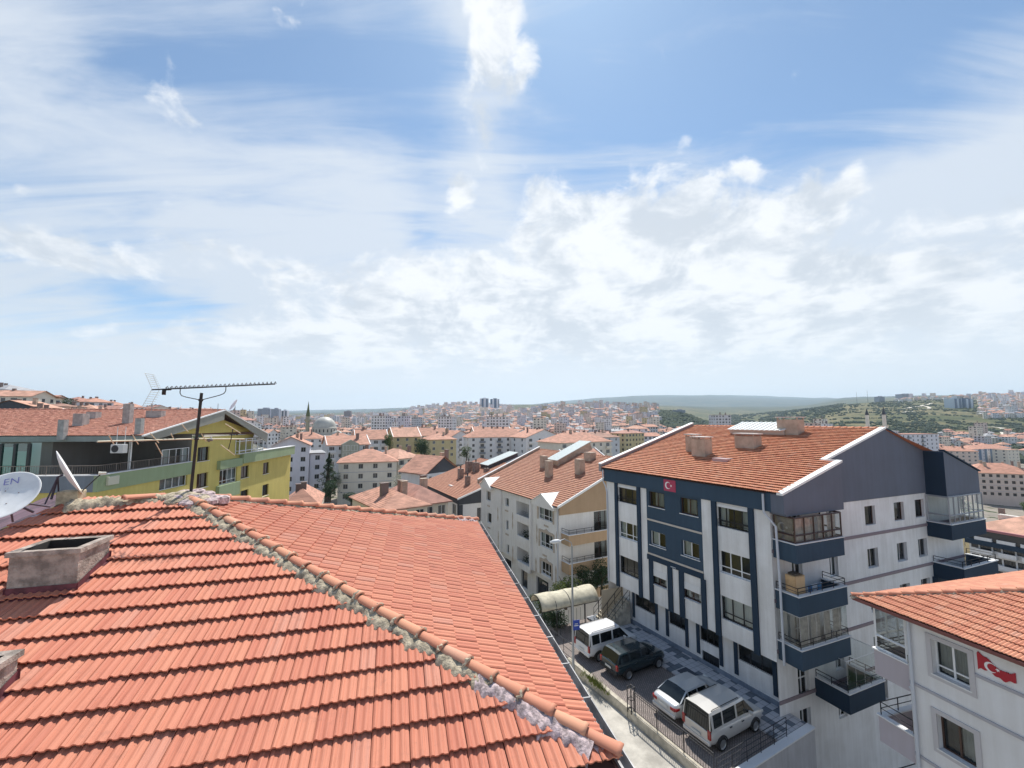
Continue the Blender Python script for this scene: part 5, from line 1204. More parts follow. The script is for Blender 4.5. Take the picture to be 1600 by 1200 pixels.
# small aerials and dishes on its ridge
for i, (X, Y, hgt) in enumerate(((236, 652, 1.3), (340, 645, .9), (157, 640, .7))):
    p = plane_pt(X, Y, E06, n6); t = thing('roof_aerial', ('thin many-barred aerial standing on the ridge of the yellow block behind a low stack', 'plain thin aerial rod near the gable peak of the yellow block', 'short rod aerial on the worn red ridge at the left')[i], 'antenna', p)
    mb = MB(); mb.tube([p-Vector((0, 0, .3)), p+Vector((0, 0, hgt))], .025, 5); mb.build('rod', mat('grey_rod', (.30, .31, .33), .5), t)
    if i == 0:
        mb = MB(); mb.tube([p+Vector((-1.1, 0, hgt*.75)), p+Vector((1.2, 0, hgt*.72))], .022, 5)
        for q in range(9): mb.tube([p+Vector((-1.0+q*.26, -.3, hgt*.75)), p+Vector((-1.0+q*.26, .3, hgt*.73))], .012, 4)
        mb.build('crossbars', MATS['grey_rod'], t)
dish('grey satellite dish on a short post just right of the yellow block gable peak', 366, 633, 46, .62, (-.55, -.6, .45), [at_t(366, 645, 46), at_t(368, 645, 46.4)], False)
dish('small dark satellite dish on the worn red ridge behind the leaning mast top', 281, 640, 44, .45, (-.7, -.5, .4), [at_t(283, 648, 44), at_t(284, 648, 44.3)], False)
# ------------------------------------------------------------------ parking yard, street and the cars
n1 = FF.n.copy(); inn = -n1
GO = Vector((FF.pt(L1, 0).x, FF.pt(L1, 0).y, 0))                        # near corner of the facade plane on the ground
def yard(s, o, z=0.0): return FF.pt(L1-s, z, o)                         # s metres along the row from the near corner, o metres out from the facade
M_PAVE = mat('concrete_block_paving', (.30, .26, .24), .9, var=.35, vscale=1.2, bump=.5, bscale=9)
def paver_mat():
    m = bpy.data.materials.new('block_paving'); m.use_nodes = True; T = NT(m.node_tree); p = T.n['Principled BSDF']; p.inputs['Roughness'].default_value = .9
    t = T.node('ShaderNodeTexCoord'); v = T.mapping(t.outputs['Object'], rot=(0, 0, math.atan2(d1.y, d1.x)))
    b = T.node('ShaderNodeTexBrick'); T.l.new(v, b.inputs[0]); b.inputs['Scale'].default_value = 2.4; b.inputs['Color1'].default_value = (.30, .25, .23, 1); b.inputs['Color2'].default_value = (.23, .195, .18, 1); b.inputs['Mortar'].default_value = (.12, .10, .09, 1); b.inputs['Mortar Size'].default_value = .03
    T.l.new(T.mix(T.math('MULTIPLY', T.ramp(T.noise(t.outputs['Object'], .9, 6, .65), .4, .7), .5), b.outputs[0], (.16, .14, .125)), p.inputs['Base Color'])
    return m
def checker_mat():
    m = bpy.data.materials.new('checker_paving'); m.use_nodes = True; T = NT(m.node_tree); p = T.n['Principled BSDF']; p.inputs['Roughness'].default_value = .85
    t = T.node('ShaderNodeTexCoord'); v = T.mapping(t.outputs['Object'], rot=(0, 0, -math.atan2(d1.y, d1.x)))
    sc = T.vmath('MULTIPLY', v, (2.5, 2.5, 0)); fl_ = T.vmath('FLOOR', sc); wn = T.node('ShaderNodeTexWhiteNoise', noise_dimensions='2D'); T.l.new(fl_, wn.inputs[0])
    br = T.node('ShaderNodeTexBrick'); br.offset = 0; T.l.new(v, br.inputs[0]); br.inputs['Scale'].default_value = 2.5; br.inputs['Brick Width'].default_value = 1; br.inputs['Row Height'].default_value = 1; br.inputs['Mortar Size'].default_value = .03
    br.inputs['Color1'].default_value = br.inputs['Color2'].default_value = (1, 1, 1, 1); br.inputs['Mortar'].default_value = (.35, .35, .35, 1)
    c = T.mix(T.math('GREATER_THAN', wn.outputs[0], .66), (.50, .50, .52), (.15, .17, .20))
    T.l.new(T.mix(1.0, c, br.outputs[0], 'MULTIPLY'), p.inputs['Base Color'])
    return m
mb = MB()
s0, s1 = -1.0, 14.2
mb.quad(yard(s0, .95), yard(s0, 6.45), yard(s1, 6.45), yard(s1, .95)); mb.quad(yard(s0, 6.45), yard(s0, 6.45, -5), yard(s1, 6.45, -5), yard(s1, 6.45))
tag(mb.build('parking_yard', paver_mat()), kind='structure')
mb = MB(); mb.box(yard(s0+.1, -.79, .02), d1*(s1-s0-.1), n1*2.55, (0, 0, .10)); tag(mb.build('pavement', checker_mat()), kind='structure')
M_CONC = mat('pale_concrete', (.52, .47, .38), .9, var=.3, vscale=2.2, bump=.4, bscale=14)
kb = thing('yard_wall', 'low buff coping wall between the parked cars and the street', 'wall', yard(6, 8.2))
mb = MB(); mb.box(yard(4.45, 6.44, -.9), d1*5.6, n1*.28, (0, 0, 1.06)); kb2 = smooth_by_bevel(mb.build('coping', M_CONC, kb), .03)
# street, running downhill away from us
def street_z(y): return -.35 - .075*max(0, y-27) - .0009*max(0, y-27)**2*.5
mb = MB(); rows = []
for i in range(40):
    s_ = -14 + i*2.6; a = yard(s_, 6.74); b = yard(s_, 13.4); z = street_z(a.y) ; z = max(z, -9)
    rows.append([Vector((a.x, a.y, z)), Vector((.6*a.x+.4*b.x, .6*a.y+.4*b.y, z+.05)), Vector((b.x, b.y, z))])
mb.grid(rows, 0, True)
tag(mb.build('street', mat('worn_street_concrete', (.47, .44, .385), .92, var=.32, vscale=.7, bump=.5, bscale=10, detail=9)), kind='structure')
# weeds along the kerb
wd = thing('weed_tuft', 'yellow green weeds growing at the foot of the buff coping wall', 'weeds', yard(7.4, 8.3))
mb = MB()
for q in range(260):
    c = yard(7.0+rg.gauss(0, .45), 6.72+abs(rg.gauss(0, .16)), .05+rg.random()*.1); v = Vector((rg.gauss(0, .12), rg.gauss(0, .12), .2+rg.random()*.25)); w = Vector((rg.gauss(0, 1), rg.gauss(0, 1), 0)).normalized()*.03
    mb.poly([c-w, c+w, c+v])
mb.build('blades', mat('weed_green', (.16, .19, .04), .8, var=.4, vscale=9), wd)
# iron fence with its gate post
fe = thing('iron_fence', 'black iron fence with upright bars between the silver cars and the street', 'fence', yard(2, 8.2))
mb = MB(); railing(mb, [yard(4.05, 6.6, .12), yard(-.85, 6.6, .12)], 1.05, (1.0, .88, .1), .024, 1.5, verts=.14); mb.build('bar_panel', M_RAIL, fe)
mb = MB()
for a, b in ((-.14, -.14), (.14, -.14), (.14, .14), (-.14, .14)): p = yard(4.25+a, 6.6+b); mb.tube([p, p+Vector((0, 0, 1.35))], .028, 5)
for z in (.15, .7, 1.33): 
    ps = [yard(4.25+a, 6.6+b, z) for a, b in ((-.14, -.14), (.14, -.14), (.14, .14), (-.14, .14), (-.14, -.14))]; mb.tube(ps, .022, 5)
mb.build('gate_post', M_RAIL, fe)
mb = MB(); mb.box(yard(4.4, 6.46, -.9), -d1*5.3, n1*.26, (0, 0, 1.0)); mb.build('footing', M_CONC, fe)
gp = thing('gate_fence', 'short black railing with slim posts beside the blue street sign', 'fence', yard(12, 8.2))
mb = MB(); railing(mb, [yard(9.6, 6.6, .15), yard(13.6, 6.6, .1)], 1.0, (1, .55, .12), .022, .9); mb.build('rail', M_RAIL, gp)
ef = thing('yard_end_railing', 'black four-bar railing on the pale retaining wall at the yard end', 'railing', yard(-1, 4))
mb = MB(); railing(mb, [yard(-1.0, 6.6, .12), yard(-1.0, 1.2, .12)], .95, (1, .75, .5, .25), .02, 1.1); mb.build('rail', M_RAIL, ef)
rw = thing('retaining_wall', 'pale stained retaining wall dropping away at the near end of the yard', 'wall', yard(-1, 4))
mb = MB(); mb.box(yard(-1.0, -.78, -9), n1*7.5, -d1*.3, (0, 0, 9.08)); mb.build('face', plaster('stained_wall_render', (.50, .50, .52), .25), rw)
mb = MB(); mb.box(yard(-.95, -.78, .08), n1*7.5, -d1*.4, (0, 0, .07)); mb.build('coping', M_SLAB, rw)
# ramp and basement entrance plate against the facade
mb = MB(); mb.box(yard(L1-fu(c5, 790, 900, 0)-0.2, .6, .122), d1*1.6, n1*.8, (0, 0, .03)); tag(mb.build('cellar_hatch', mat('dark_plate', (.05, .06, .08), .6), None), 'dark metal cellar plate in the checkered pavement below the basement grille', 'hatch')
mb = MB(); mb.box(yard(10.3, .55, .122), d1*2.4, n1*.75, (0, 0, .03)); tag(mb.build('cellar_hatch', MATS['dark_plate'], None), 'long dark plate in the checkered pavement near the far end of the blue block', 'hatch')
# ---------------------------------------------------------------- cars
M_TYRE = mat('tyre_rubber', (.016, .016, .017), .9); M_RIM = mat('alloy_rim', (.40, .41, .42), .35, metal=.8); M_CGLASS = mat('car_glass', (.012, .016, .018), .06, spec=.5)
M_RED = mat('tail_lamp_red', (.30, .012, .016), .2, coat=.6); M_LAMP = mat('head_lamp', (.55, .57, .58), .12, coat=.6); M_PLATE = mat('number_plate', (.62, .62, .60), .5); M_PLAST = mat('black_trim', (.022, .022, .024), .6)
def car(label, paint, s, o, kind, yaw=0.0, plate=None, rails=True, z=0.0):
    """rear faces the street. x runs from the rear (0) to the nose (L), y across, z up"""
    L, Wd, Ht = {'van': (4.4, 1.80, 1.80), 'sedan': (4.45, 1.76, 1.45), 'suv': (4.2, 1.78, 1.54)}[kind]
    org = yard(s, o, z); X = (inn*math.cos(yaw) + d1*math.sin(yaw)).normalized(); Y = Vector((-X.y, X.x, 0))
    def P(x, y, z_): return org + X*x + Y*y + Vector((0, 0, z_))
    t = thing('parked_car', label, 'car', org, 'cars parked in the yard below the blue block')
    hw = Wd/2
    if kind == 'van':
        st = [(0, .42, .98, .80), (.05, .34, 1.02, .90), (.5, .28, 1.04, .97), (1.2, .24, 1.04, 1.0), (2.4, .24, 1.03, 1.0), (3.1, .24, 1.01, .99), (3.5, .25, .99, .97), (4.0, .28, .90, .93), (4.3, .33, .78, .84), (4.4, .42, .66, .70)]
        cab = [(.02, .86, 0), (.12, .80, 1), (.28, .80, 1), (.9, .82, 1), (1.0, .82, 1), (1.95, .82, 1), (2.08, .82, 1), (2.75, .78, .985), (3.45, .86, 0)]
    elif kind == 'suv':
        st = [(0, .44, .95, .80), (.06, .36, 1.00, .90), (.5, .30, 1.02, .97), (1.2, .27, 1.02, 1.0), (2.3, .27, 1.00, 1.0), (3.0, .27, .98, .99), (3.3, .28, .97, .97), (3.9, .30, .90, .93), (4.2, .36, .78, .84), (4.3, .44, .66, .70)]
        cab = [(.05, .84, 0), (.30, .78, .96), (.50, .78, 1), (1.0, .80, 1), (1.12, .80, 1), (1.95, .80, 1), (2.07, .80, .995), (2.5, .76, .97), (3.2, .86, 0)]
    else:
        st = [(0, .42, .88, .78), (.06, .32, 1.00, .88), (.35, .26, 1.04, .95), (1.2, .22, .98, 1.0), (2.4, .22, .93, 1.0), (3.1, .22, .90, .99), (3.4, .23, .88, .97), (4.0, .26, .80, .92), (4.35, .32, .70, .82), (4.45, .42, .60, .66)]
        cab = [(.42, .84, 0), (1.05, .74, .94), (1.16, .73, .965), (1.78, .74, 1.0), (1.88, .74, 1.0), (2.55, .73, .95), (2.62, .72, .94), (2.66, .72, .93), (3.35, .84, 0)]
    mb = MB(); rows = []
    for x, zb, zt, f in st:
        w = hw*f; m = zb+(zt-zb)*.55
        half = [(0, zb), (w*.82, zb), (w*.97, zb+.08), (w, m), (w*.985, zt-.10), (w*.93, zt-.02), (w*.80, zt), (0, zt+.015)]
        rows.append([P(x, y, z_) for y, z_ in half] + [P(x, -y, z_) for y, z_ in half[-2:0:-1]])
    n = len(rows[0]); b0 = mb.add([p for r in rows for p in r], [(i*n+j, (i+1)*n+j, (i+1)*n+(j+1) % n, i*n+(j+1) % n) for i in range(len(rows)-1) for j in range(n)], 0, True)
    mb.add(rows[0], (tuple(range(n)),), 0, True); mb.add(rows[-1], (tuple(range(n-1, -1, -1)),), 0, True)
    # wheel arches (dark)
    body = mb.build('body', paint, t)
    bv = body.modifiers.new('smooth', 'SUBSURF'); bv.levels = bv.render_levels = 1
    # cabin
    mb = MB(); rows = []
    belt = lambda x: next(a[2]+(b[2]-a[2])*(x-a[0])/(b[0]-a[0]) for a, b in zip(st, st[1:]) if a[0] <= x <= b[0])
    for x, f, hf in cab:
        zb = belt(x)-.03; zt = zb + (Ht-zb)*hf; w0 = hw*.93; w1 = hw*f
        if hf == 0: zt = zb+.02; w1 = w0*.97
        half = [(w0, zb), (w0+(w1-w0)*.12, zb+(zt-zb)*.14), (w0+(w1-w0)*.86, zb+(zt-zb)*.86), (w1*.93, zt-.015*(hf > 0)), (0, zt+.03*(hf > 0))]
        rows.append([P(x, y, z_) for y, z_ in half] + [P(x, -y, z_) for y, z_ in half[-2::-1]])
    n = len(rows[0]); nr2 = len(rows)
    pill = {2, 4} if kind != 'sedan' else {3, 5}
    gl_sides = (MB(), MB()); rf_ = MB(); gl_ends = (MB(), MB())
    pillars = {'van': (1, 3, 5), 'suv': (1, 3, 5), 'sedan': (1, 3, 5)}[kind]
    for i in range(nr2-1):
        for j in range(n-1):
            q = (rows[i][j], rows[i+1][j], rows[i+1][j+1], rows[i][j+1])
            side = j in (1, n-3); low = j in (0, n-2); end = i == 0 or i == nr2-2
            if end: tgt = gl_ends[i != 0] if j not in (0, n-2) else rf_
            elif side: tgt = rf_ if i in pillars else gl_sides[j != 1]
            else: tgt = rf_
            tgt.add(q, ((0, 1, 2, 3),), 0, True)
    o1_ = rf_.build('roof', paint, t); [q.build('side_window', M_CGLASS, t) for q in gl_sides]; gl_ends[0].build('rear_window', M_CGLASS, t); gl_ends[1].build('windscreen', M_CGLASS, t)
    # rear pillar strips and surrounds
    for sy in (1, -1):
        mb = MB(); a, b = rows[0], rows[1]; j = 2 if sy == 1 else n-3
        p0, p1 = rows[0][2 if sy == 1 else n-3], rows[1][2 if sy == 1 else n-3]; p2, p3 = rows[0][3 if sy == 1 else n-4], rows[1][3 if sy == 1 else n-4]
        off = Vector((0, 0, .006)) - X*.006
        mb.quad(p0+off, p1+off, p3+off, p2+off.lerp(p0-p2, 0)); mb.build('rear_pillar', paint, t)
        p0, p1 = rows[-1][2 if sy == 1 else n-3], rows[-2][2 if sy == 1 else n-3]; p3 = rows[-2][3 if sy == 1 else n-4]
        mb = MB(); off = Vector((0, 0, .006)) + X*.006; mb.poly([p0+off, p1+off, p3+off]); mb.build('windscreen_pillar', paint, t)
    # wheels
    for x in ((.78, 3.42) if kind == 'van' else (.85, 3.45)):
        for sy in (1, -1):
            mb = MB(); r_ = .315; c = P(x, sy*(hw-.17), r_); ax = Y*sy
            prof = [(0, -.02), (.18, -.02), (r_*.93, -.04), (r_, -.0), (r_, .15), (r_*.94, .185), (r_*.70, .185)]
            def lat(prof, m, nn=22):
                k = MB(); vs = []
                for rr, h in prof:
                    for q in range(nn): an = 2*math.pi*q/nn; vs.append(c + X*(math.cos(an)*rr) + Vector((0, 0, math.sin(an)*rr)) + ax*h)
                k.add(vs, [(i*nn+j, i*nn+(j+1) % nn, (i+1)*nn+(j+1) % nn, (i+1)*nn+j) for i in range(len(prof)-1) for j in range(nn)], 0, True); return k
            w = lat(prof, 0).build('wheel', M_TYRE, t)
            rim = lat([(r_*.70, .183), (r_*.66, .16), (.12, .15), (.05, .165), (0, .165)], 0).build('rim', M_RIM, w)
            k = MB(); nn = 16
            a_ = [P(x+math.cos(math.pi*q/nn)*.40, sy*(hw+.004), r_+math.sin(math.pi*q/nn)*.40) for q in range(nn+1)]; bq = [P(x+math.cos(math.pi*q/nn)*.335, sy*(hw+.004), r_-.02+math.sin(math.pi*q/nn)*.335) for q in range(nn+1)]
            for q in range(nn): k.quad(a_[q], a_[q+1], bq[q+1], bq[q]); k.quad(a_[q], a_[q+1], a_[q+1]-Y*sy*.16, a_[q]-Y*sy*.16)
            k.build('wheel_arch', M_PLAST if kind != 'sedan' else paint, t)
    # lights, bumper, plate, handles
    for sy in (1, -1):
        mb = MB()
        if kind == 'sedan': mb.box(P(-.015, sy*hw*.50, .72), Y*sy*hw*.34, X*.12, (0, 0, .16)); mb.box(P(.03, sy*hw*.80, .74), Y*sy*hw*.12, X*.30, (0, 0, .13))
        else: mb.box(P(-.018, sy*hw*.72, .66), Y*sy*hw*.18, X*.10, (0, 0, .42 if kind == 'van' else .30))
        smooth_by_bevel(mb.build('tail_lamp', M_RED, t), .015)
        mb = MB(); mb.box(P(L-.28, sy*hw*.52, .62), Y*sy*hw*.34, X*.22, (0, 0, .14)); smooth_by_bevel(mb.build('headlamp', M_LAMP, t), .03)
        mb = MB(); xm = cab[-2][0]+.18; mb.box(P(xm, sy*(hw-.06), belt(xm)+.01), Y*sy*.24, X*.12, (0, 0, .15)); smooth_by_bevel(mb.build('wing_mirror', paint if kind != 'suv' else M_PLAST, t), .03)
        if rails:
            mb = MB(); zt = Ht+.035; mb.tube([P(.35, sy*hw*.70, Ht-.01), P(.42, sy*hw*.70, zt), P(2.4, sy*hw*.69, zt), P(2.5, sy*hw*.68, Ht-.03)], .018, 6); mb.build('roof_rail', M_PLAST, t)
        for xd in ((1.35, 2.3) if kind != 'sedan' else (1.7, 2.55)):
            mb = MB(); mb.box(P(xd, sy*(hw-.01), belt(xd)-.17), Y*sy*.03, X*.18, (0, 0, .035)); mb.build('door_handle', M_PLAST if kind != 'sedan' else paint, t)
    mb = MB(); mb.box(P(-.05, -hw*.86, .36), Y*hw*1.72, X*.16, (0, 0, .20)); smooth_by_bevel(mb.build('rear_bumper', paint if kind == 'sedan' else (paint if kind == 'van' else M_PLAST), t), .05, 3)
    mb = MB(); mb.box(P(-.058, -.26, .60 if kind != 'sedan' else .66), Y*.52, X*.03, (0, 0, .115)); pl = mb.build('number_plate', M_PLATE, t)
    if plate:
        mb = MB()
    if kind != 'sedan':
        mb = MB(); zr_ = belt(.1)+.25; a = rows[0]; mb.tube([P(.02, -.3, belt(.02)+.06), P(.02, .1, belt(.02)+.10)], .012, 5); mb.build('rear_wiper', M_PLAST, t)
    mb = MB(); mb.quad(P(.5, -hw*.8, .2), P(L-.4, -hw*.8, .2), P(L-.4, hw*.8, .2), P(.5, hw*.8, .2)); mb.build('underbody', M_PLAST, t)
    return t
CW = mat('car_white', (.74, .74, .74), .28, coat=.7); CS = mat('car_silver', (.56, .575, .585), .30, metal=.35, coat=.7); CSV = mat('car_pale_silver', (.60, .59, .57), .32, metal=.3, coat=.7); CB = mat('car_dark_teal', (.010, .026, .034), .2, coat=.9)
def so(px, py, z=.35):
    p = at_z(px, py, z); return (p-GO).dot(d1), (p-GO).dot(n1)
for lab, pt_, px, py, k, r_ in (('white minivan with black roof rails, beside the arched canopy and lamp post', CW, 909, 1020, 'van', True), ('dark teal car in shade between the white minivan and the empty bay', CB, 951, 1048, 'suv', False), ('pale silver sedan with sloping rear window behind the iron fence', CS, 1037, 1112, 'sedan', False), ('boxy silver van with roof rails, nearest the yard end railing', CSV, 1088, 1152, 'van', True)):
    s_, o_ = so(px, py); car(lab, pt_, s_, min(o_, 6.3), k, rails=r_)
# ---------------------------------------------------------------- lamp post with blue sign
lp = thing('street_lamp', 'tall grey street lamp with a curved arm beside the parked white minivan', 'street lamp', at_z(896, 1066, -.35))
b = at_z(896, 1066, -.35); tp = at_y(891.5, 852, b.y)
mb = MB(); tp.x = b.x; mb.tube([b, b+Vector((0, 0, 4)), tp], [.085, .07, .05], 10); mb.build('pole', mat('galvanised_pole', (.36, .38, .40), .5, metal=.4), lp)
hd_ = at_y(868, 847, b.y-.3); mb = MB(); mb.tube([tp, tp+Vector((-.05, 0, .18)), tp.lerp(hd_, .45)+Vector((0, 0, .30)), hd_+Vector((.25, 0, .06))], .03, 8); mb.build('arm', MATS['galvanised_pole'], lp)
mb = MB(); ax = (hd_-tp).normalized(); mb.tube([hd_+Vector((.34, 0, .05)), hd_+Vector((.2, 0, .06)), hd_-Vector((.1, 0, -.02)), hd_-Vector((.36, 0, .02))], [.05, .11, .13, .05], 10); mb.build('lamp_head', mat('lamp_white', (.70, .71, .71), .4), lp)
mb = MB(); mb.box(b+Vector((-.2, -.2, -.3)), (.4, 0, 0), (0, .4, 0), (0, 0, .42)); mb.build('footing', M_CONC, lp)
sg = thing('street_sign', 'small blue street sign on the lamp post above the white minivan', 'sign', at_y(897, 978, b.y-.12))
c = at_y(897, 977, b.y-.14); mb = MB(); mb.box(c+Vector((-.06, 0, -.30)), Vector((.42, .10, 0)), Vector((.006, -.025, 0)), (0, 0, .60)); mb.build('plate', mat('sign_blue', (.02, .06, .36), .5), sg)
mb = MB(); mb.box(c+Vector((-.0, -.025, -.05)), Vector((.28, .067, 0)), Vector((.001, -.004, 0)), (0, 0, .05)); mb.box(c+Vector((.04, -.02, .06)), Vector((.2, .048, 0)), Vector((.001, -.004, 0)), (0, 0, .04)); mb.build('lettering', mat('sign_white', (.75, .77, .80), .5), sg)
# ---------------------------------------------------------------- arched canopy, stairs, garden
cn = thing('arched_canopy', 'beige barrel-vaulted fabric canopy on a dark iron frame beside the white minivan', 'canopy', yard(17.5, 6, 0))
k0_, k1_ = at_z(846, 956, 1.9), at_z(934, 938, 1.9); ca = (k1_-k0_).normalized(); cx_ = Vector((-ca.y, ca.x, 0)); Lc = (k1_-k0_).length
mb = MB(); rows = []
for i in range(13):
    f = i/12; rows.append([k0_ + ca*(Lc*f) + cx_*(-math.cos(math.pi*q/12)*1.0 + .9) + Vector((0, 0, math.sin(math.pi*q/12)*.85 + .03*math.sin(f*18+q*.5) - .05*math.sin(f*math.pi))) for q in range(13)])
mb.grid(rows, 0, True); o = mb.build('fabric', mat('beige_canvas', (.58, .53, .40), .85, var=.2, vscale=2.5), cn); so_ = o.modifiers.new('thickness', 'SOLIDIFY'); so_.thickness = .02
mb = MB()
for i in range(5):
    f = i/4; mb.tube([k0_ + ca*(Lc*f) + cx_*(-math.cos(math.pi*q/10)*1.0+.9) + Vector((0, 0, math.sin(math.pi*q/10)*.83-.03)) for q in range(11)], .03, 5)
    for sx_ in (-.1, 1.9): p = k0_ + ca*(Lc*f) + cx_*sx_; mb.tube([p, Vector((p.x, p.y, -3))], .035, 5)
for sx_ in (-.1, 1.9): mb.tube([k0_+cx_*sx_, k1_+cx_*sx_], .03, 5)
for sx_ in (-.1, 1.9):
    for q in range(14): p = k0_+cx_*sx_+ca*(Lc*q/13); mb.tube([p-Vector((0, 0, 1.2)), Vector((p.x, p.y, -2.6))], .012, 4)
mb.build('frame', M_RAIL, cn)
stt = thing('garden_stairs', 'pale concrete steps with black handrails climbing beside the far end of the blue block', 'stairs', yard(15.5, 3, 0))
q0, q1 = at_z(948, 985, -.1), at_z(982, 940, 1.7); up_ = Vector((q1.x-q0.x, q1.y-q0.y, 0)); Ls = up_.length; up_.normalize(); wv_ = Vector((-up_.y, up_.x, 0))
mb = MB()
for i in range(11):
    mb.box(q0 + up_*(Ls*i/11) - wv_*.2 + Vector((0, 0, -2.5)), up_*(Ls/11+.01*(i % 2)), wv_*2.0, (0, 0, 2.5+1.9*(i+1)/11))
mb.build('steps', M_CONC, stt)
mb = MB()
for w_ in (-.15, .85, 1.75): railing(mb, [q0+wv_*w_+Vector((0, 0, .1)), q0+up_*Ls+wv_*w_+Vector((0, 0, 1.95))], .9, (1, .5), .022, .9)
mb.build('handrail', M_RAIL, stt)
gw = thing('garden_wall', 'cream garden wall standing above the concrete steps', 'wall', at_z(975, 930, 1.5))
mb = MB(); a = at_z(940, 940, 1.6); bq = at_z(974, 915, 2.6); bq = Vector((bq.x, bq.y, 1.6)); mb.box(a - Vector((0, 0, 4)), bq-a, Vector((.25, .1, 0)), (0, 0, 4.9)); mb.build('face', plaster('cream_wall', (.60, .50, .36), .1), gw)
# ------------------------------------------------------------------ trees
def leafmat(name, col, col2):
    if name in MATS: return MATS[name]
    m = bpy.data.materials.new(name); m.use_nodes = True; T = NT(m.node_tree); p = T.n['Principled BSDF']; p.inputs['Roughness'].default_value = .65; p.inputs['Specular IOR Level'].default_value = .3
    at = T.node('ShaderNodeAttribute'); at.attribute_name = 'tint'
    T.l.new(T.mix(at.outputs['Fac'], col, col2), p.inputs['Base Color'])
    tl = T.node('ShaderNodeBsdfTranslucent'); tl.inputs[0].default_value = tuple(min(1, x*1.3) for x in col2) + (1,)
    mx = T.node('ShaderNodeMixShader'); mx.inputs[0].default_value = .22; T.l.new(p.outputs[0], mx.inputs[1]); T.l.new(tl.outputs[0], mx.inputs[2]); T.l.new(mx.outputs[0], T.n['Material Output'].inputs[0])
    MATS[name] = m
    return m
M_BARK = mat('bark', (.10, .075, .055), .95, var=.4, vscale=6)
LEAF = {'dark': leafmat('dark_leaf', (.018, .040, .020), (.045, .085, .035)), 'mid': leafmat('mid_leaf', (.040, .075, .025), (.10, .15, .045)), 'light': leafmat('light_leaf', (.08, .12, .03), (.19, .23, .06)), 'bloom': leafmat('bloom_leaf', (.05, .08, .03), (.62, .60, .52)), 'blue': leafmat('blue_green_leaf', (.025, .05, .04), (.06, .10, .075))}
def crown_mesh(seed, H, R_, n, leaf, conif=False, bloom=0):
    r = random.Random(seed); mb = MB(); lobes = []
    for i in range(9 if not conif else 0):
        a = r.uniform(0, 6.28); q = r.uniform(.15, .65); lobes.append((Vector((math.cos(a)*q*R_, math.sin(a)*q*R_, H*(.30+.52*r.random()))), R_*r.uniform(.35, .55), r.random()))
    for i in range(n):
        if conif:
            t = r.random()**.7; rad_ = R_*(1-t)*(.55+.45*r.random())*(.85+.3*math.sin(t*40)); a = r.uniform(0, 6.28); c = Vector((math.cos(a)*rad_, math.sin(a)*rad_, H*(.08+.92*t)))
            sz = .10+.05*R_; tv = r.random()*.8
        else:
            L_, lr, lt = r.choice(lobes); v = Vector((r.gauss(0, 1), r.gauss(0, 1), r.gauss(0, 1))).normalized(); c = L_ + v*lr*(.55+.5*r.random()**.5); c.z = max(c.z, H*.10)
            sz = .085*R_+.05; tv = min(1, max(0, lt*.5 + r.random()*.5))
        v1 = Vector((r.gauss(0, 1), r.gauss(0, 1), r.gauss(0, .7))).normalized()*sz; v2 = Vector((r.gauss(0, 1), r.gauss(0, 1), r.gauss(0, .7))); v2 = (v2 - v1*(v2.dot(v1)/v1.length_squared)).normalized()*sz*.7
        mb.add([c-v1*.5, c+v2*.5, c+v1*.5, c-v2*.5], ((0, 1, 2, 3),), 0, False, col=tv)
    return mb.mesh('crown', [LEAF[leaf]])
def trunk_mesh(seed, H, R_, conif=False):
    r = random.Random(seed); mb = MB(); k = .045*H+.03
    mb.tube([(0, 0, -.6), (r.uniform(-.1, .1), r.uniform(-.1, .1), H*.35), (0, 0, H*(.62 if not conif else .96))], [k, k*.7, k*.3 if not conif else .01], 7)
    if not conif:
        for i in range(5): a = r.uniform(0, 6.28); z = H*r.uniform(.28, .5); mb.tube([(0, 0, z), (math.cos(a)*R_*.3, math.sin(a)*R_*.3, z+H*.16), (math.cos(a)*R_*.55, math.sin(a)*R_*.55, z+H*.3)], [k*.45, k*.3, k*.1], 5)
    return mb.mesh('trunk', [M_BARK])
TREES = {}
for nm, H, R_, n, lf, cf in (('dark_round', 6, 2.6, 2600, 'dark', False), ('mid_round', 5.5, 2.5, 2400, 'mid', False), ('light_round', 4.5, 2.1, 1900, 'light', False), ('bloom_round', 4.5, 2.0, 1700, 'bloom', False), ('dark_cone', 9, 1.9, 2400, 'dark', True), ('blue_round', 6, 2.8, 2200, 'blue', False)):
    TREES[nm] = (crown_mesh(hash(nm) % 1000 if False else len(nm)*7+n, H, R_, n, lf, cf), trunk_mesh(n, H, R_, cf), H)
def tree(kind, loc, h, label, group=None, wide=1.0, rot=None):
    cm, tmh, H = TREES[kind]; k = h/H
    t = thing('tree' if 'cone' not in kind else 'conifer_tree', label, 'tree', loc, group)
    for nm, me in (('crown', cm), ('trunk', tmh)):
        o = bpy.data.objects.new(nm, me); COL.objects.link(o); o.parent = t; WL[o.name] = Vector(loc); o.scale = (k*wide, k*wide, k); o.rotation_euler = (0, 0, rot if rot is not None else wrg.uniform(0, 6.28))
    return t
tree('light_round', at_z(884, 945, -1.2), 3.0, 'yellow green bush just left of the arched canopy top', wide=1.1)
tree('dark_round', at_z(918, 930, -1.4), 2.8, 'dark leafy shrub behind the arched canopy', wide=1.2)
tree('dark_round', at_z(940, 925, -1.2), 3.0, 'dark shrub between the canopy and the cream garden wall', wide=1.0)
tree('mid_round', at_z(845, 955, -1.5), 1.6, 'low green shrub at the street end of the canopy', wide=1.5)
tree('dark_round', at_z(866, 985, -.6), 2.0, 'dark hedge-like bush under the canopy edge by the street railing', wide=1.4)
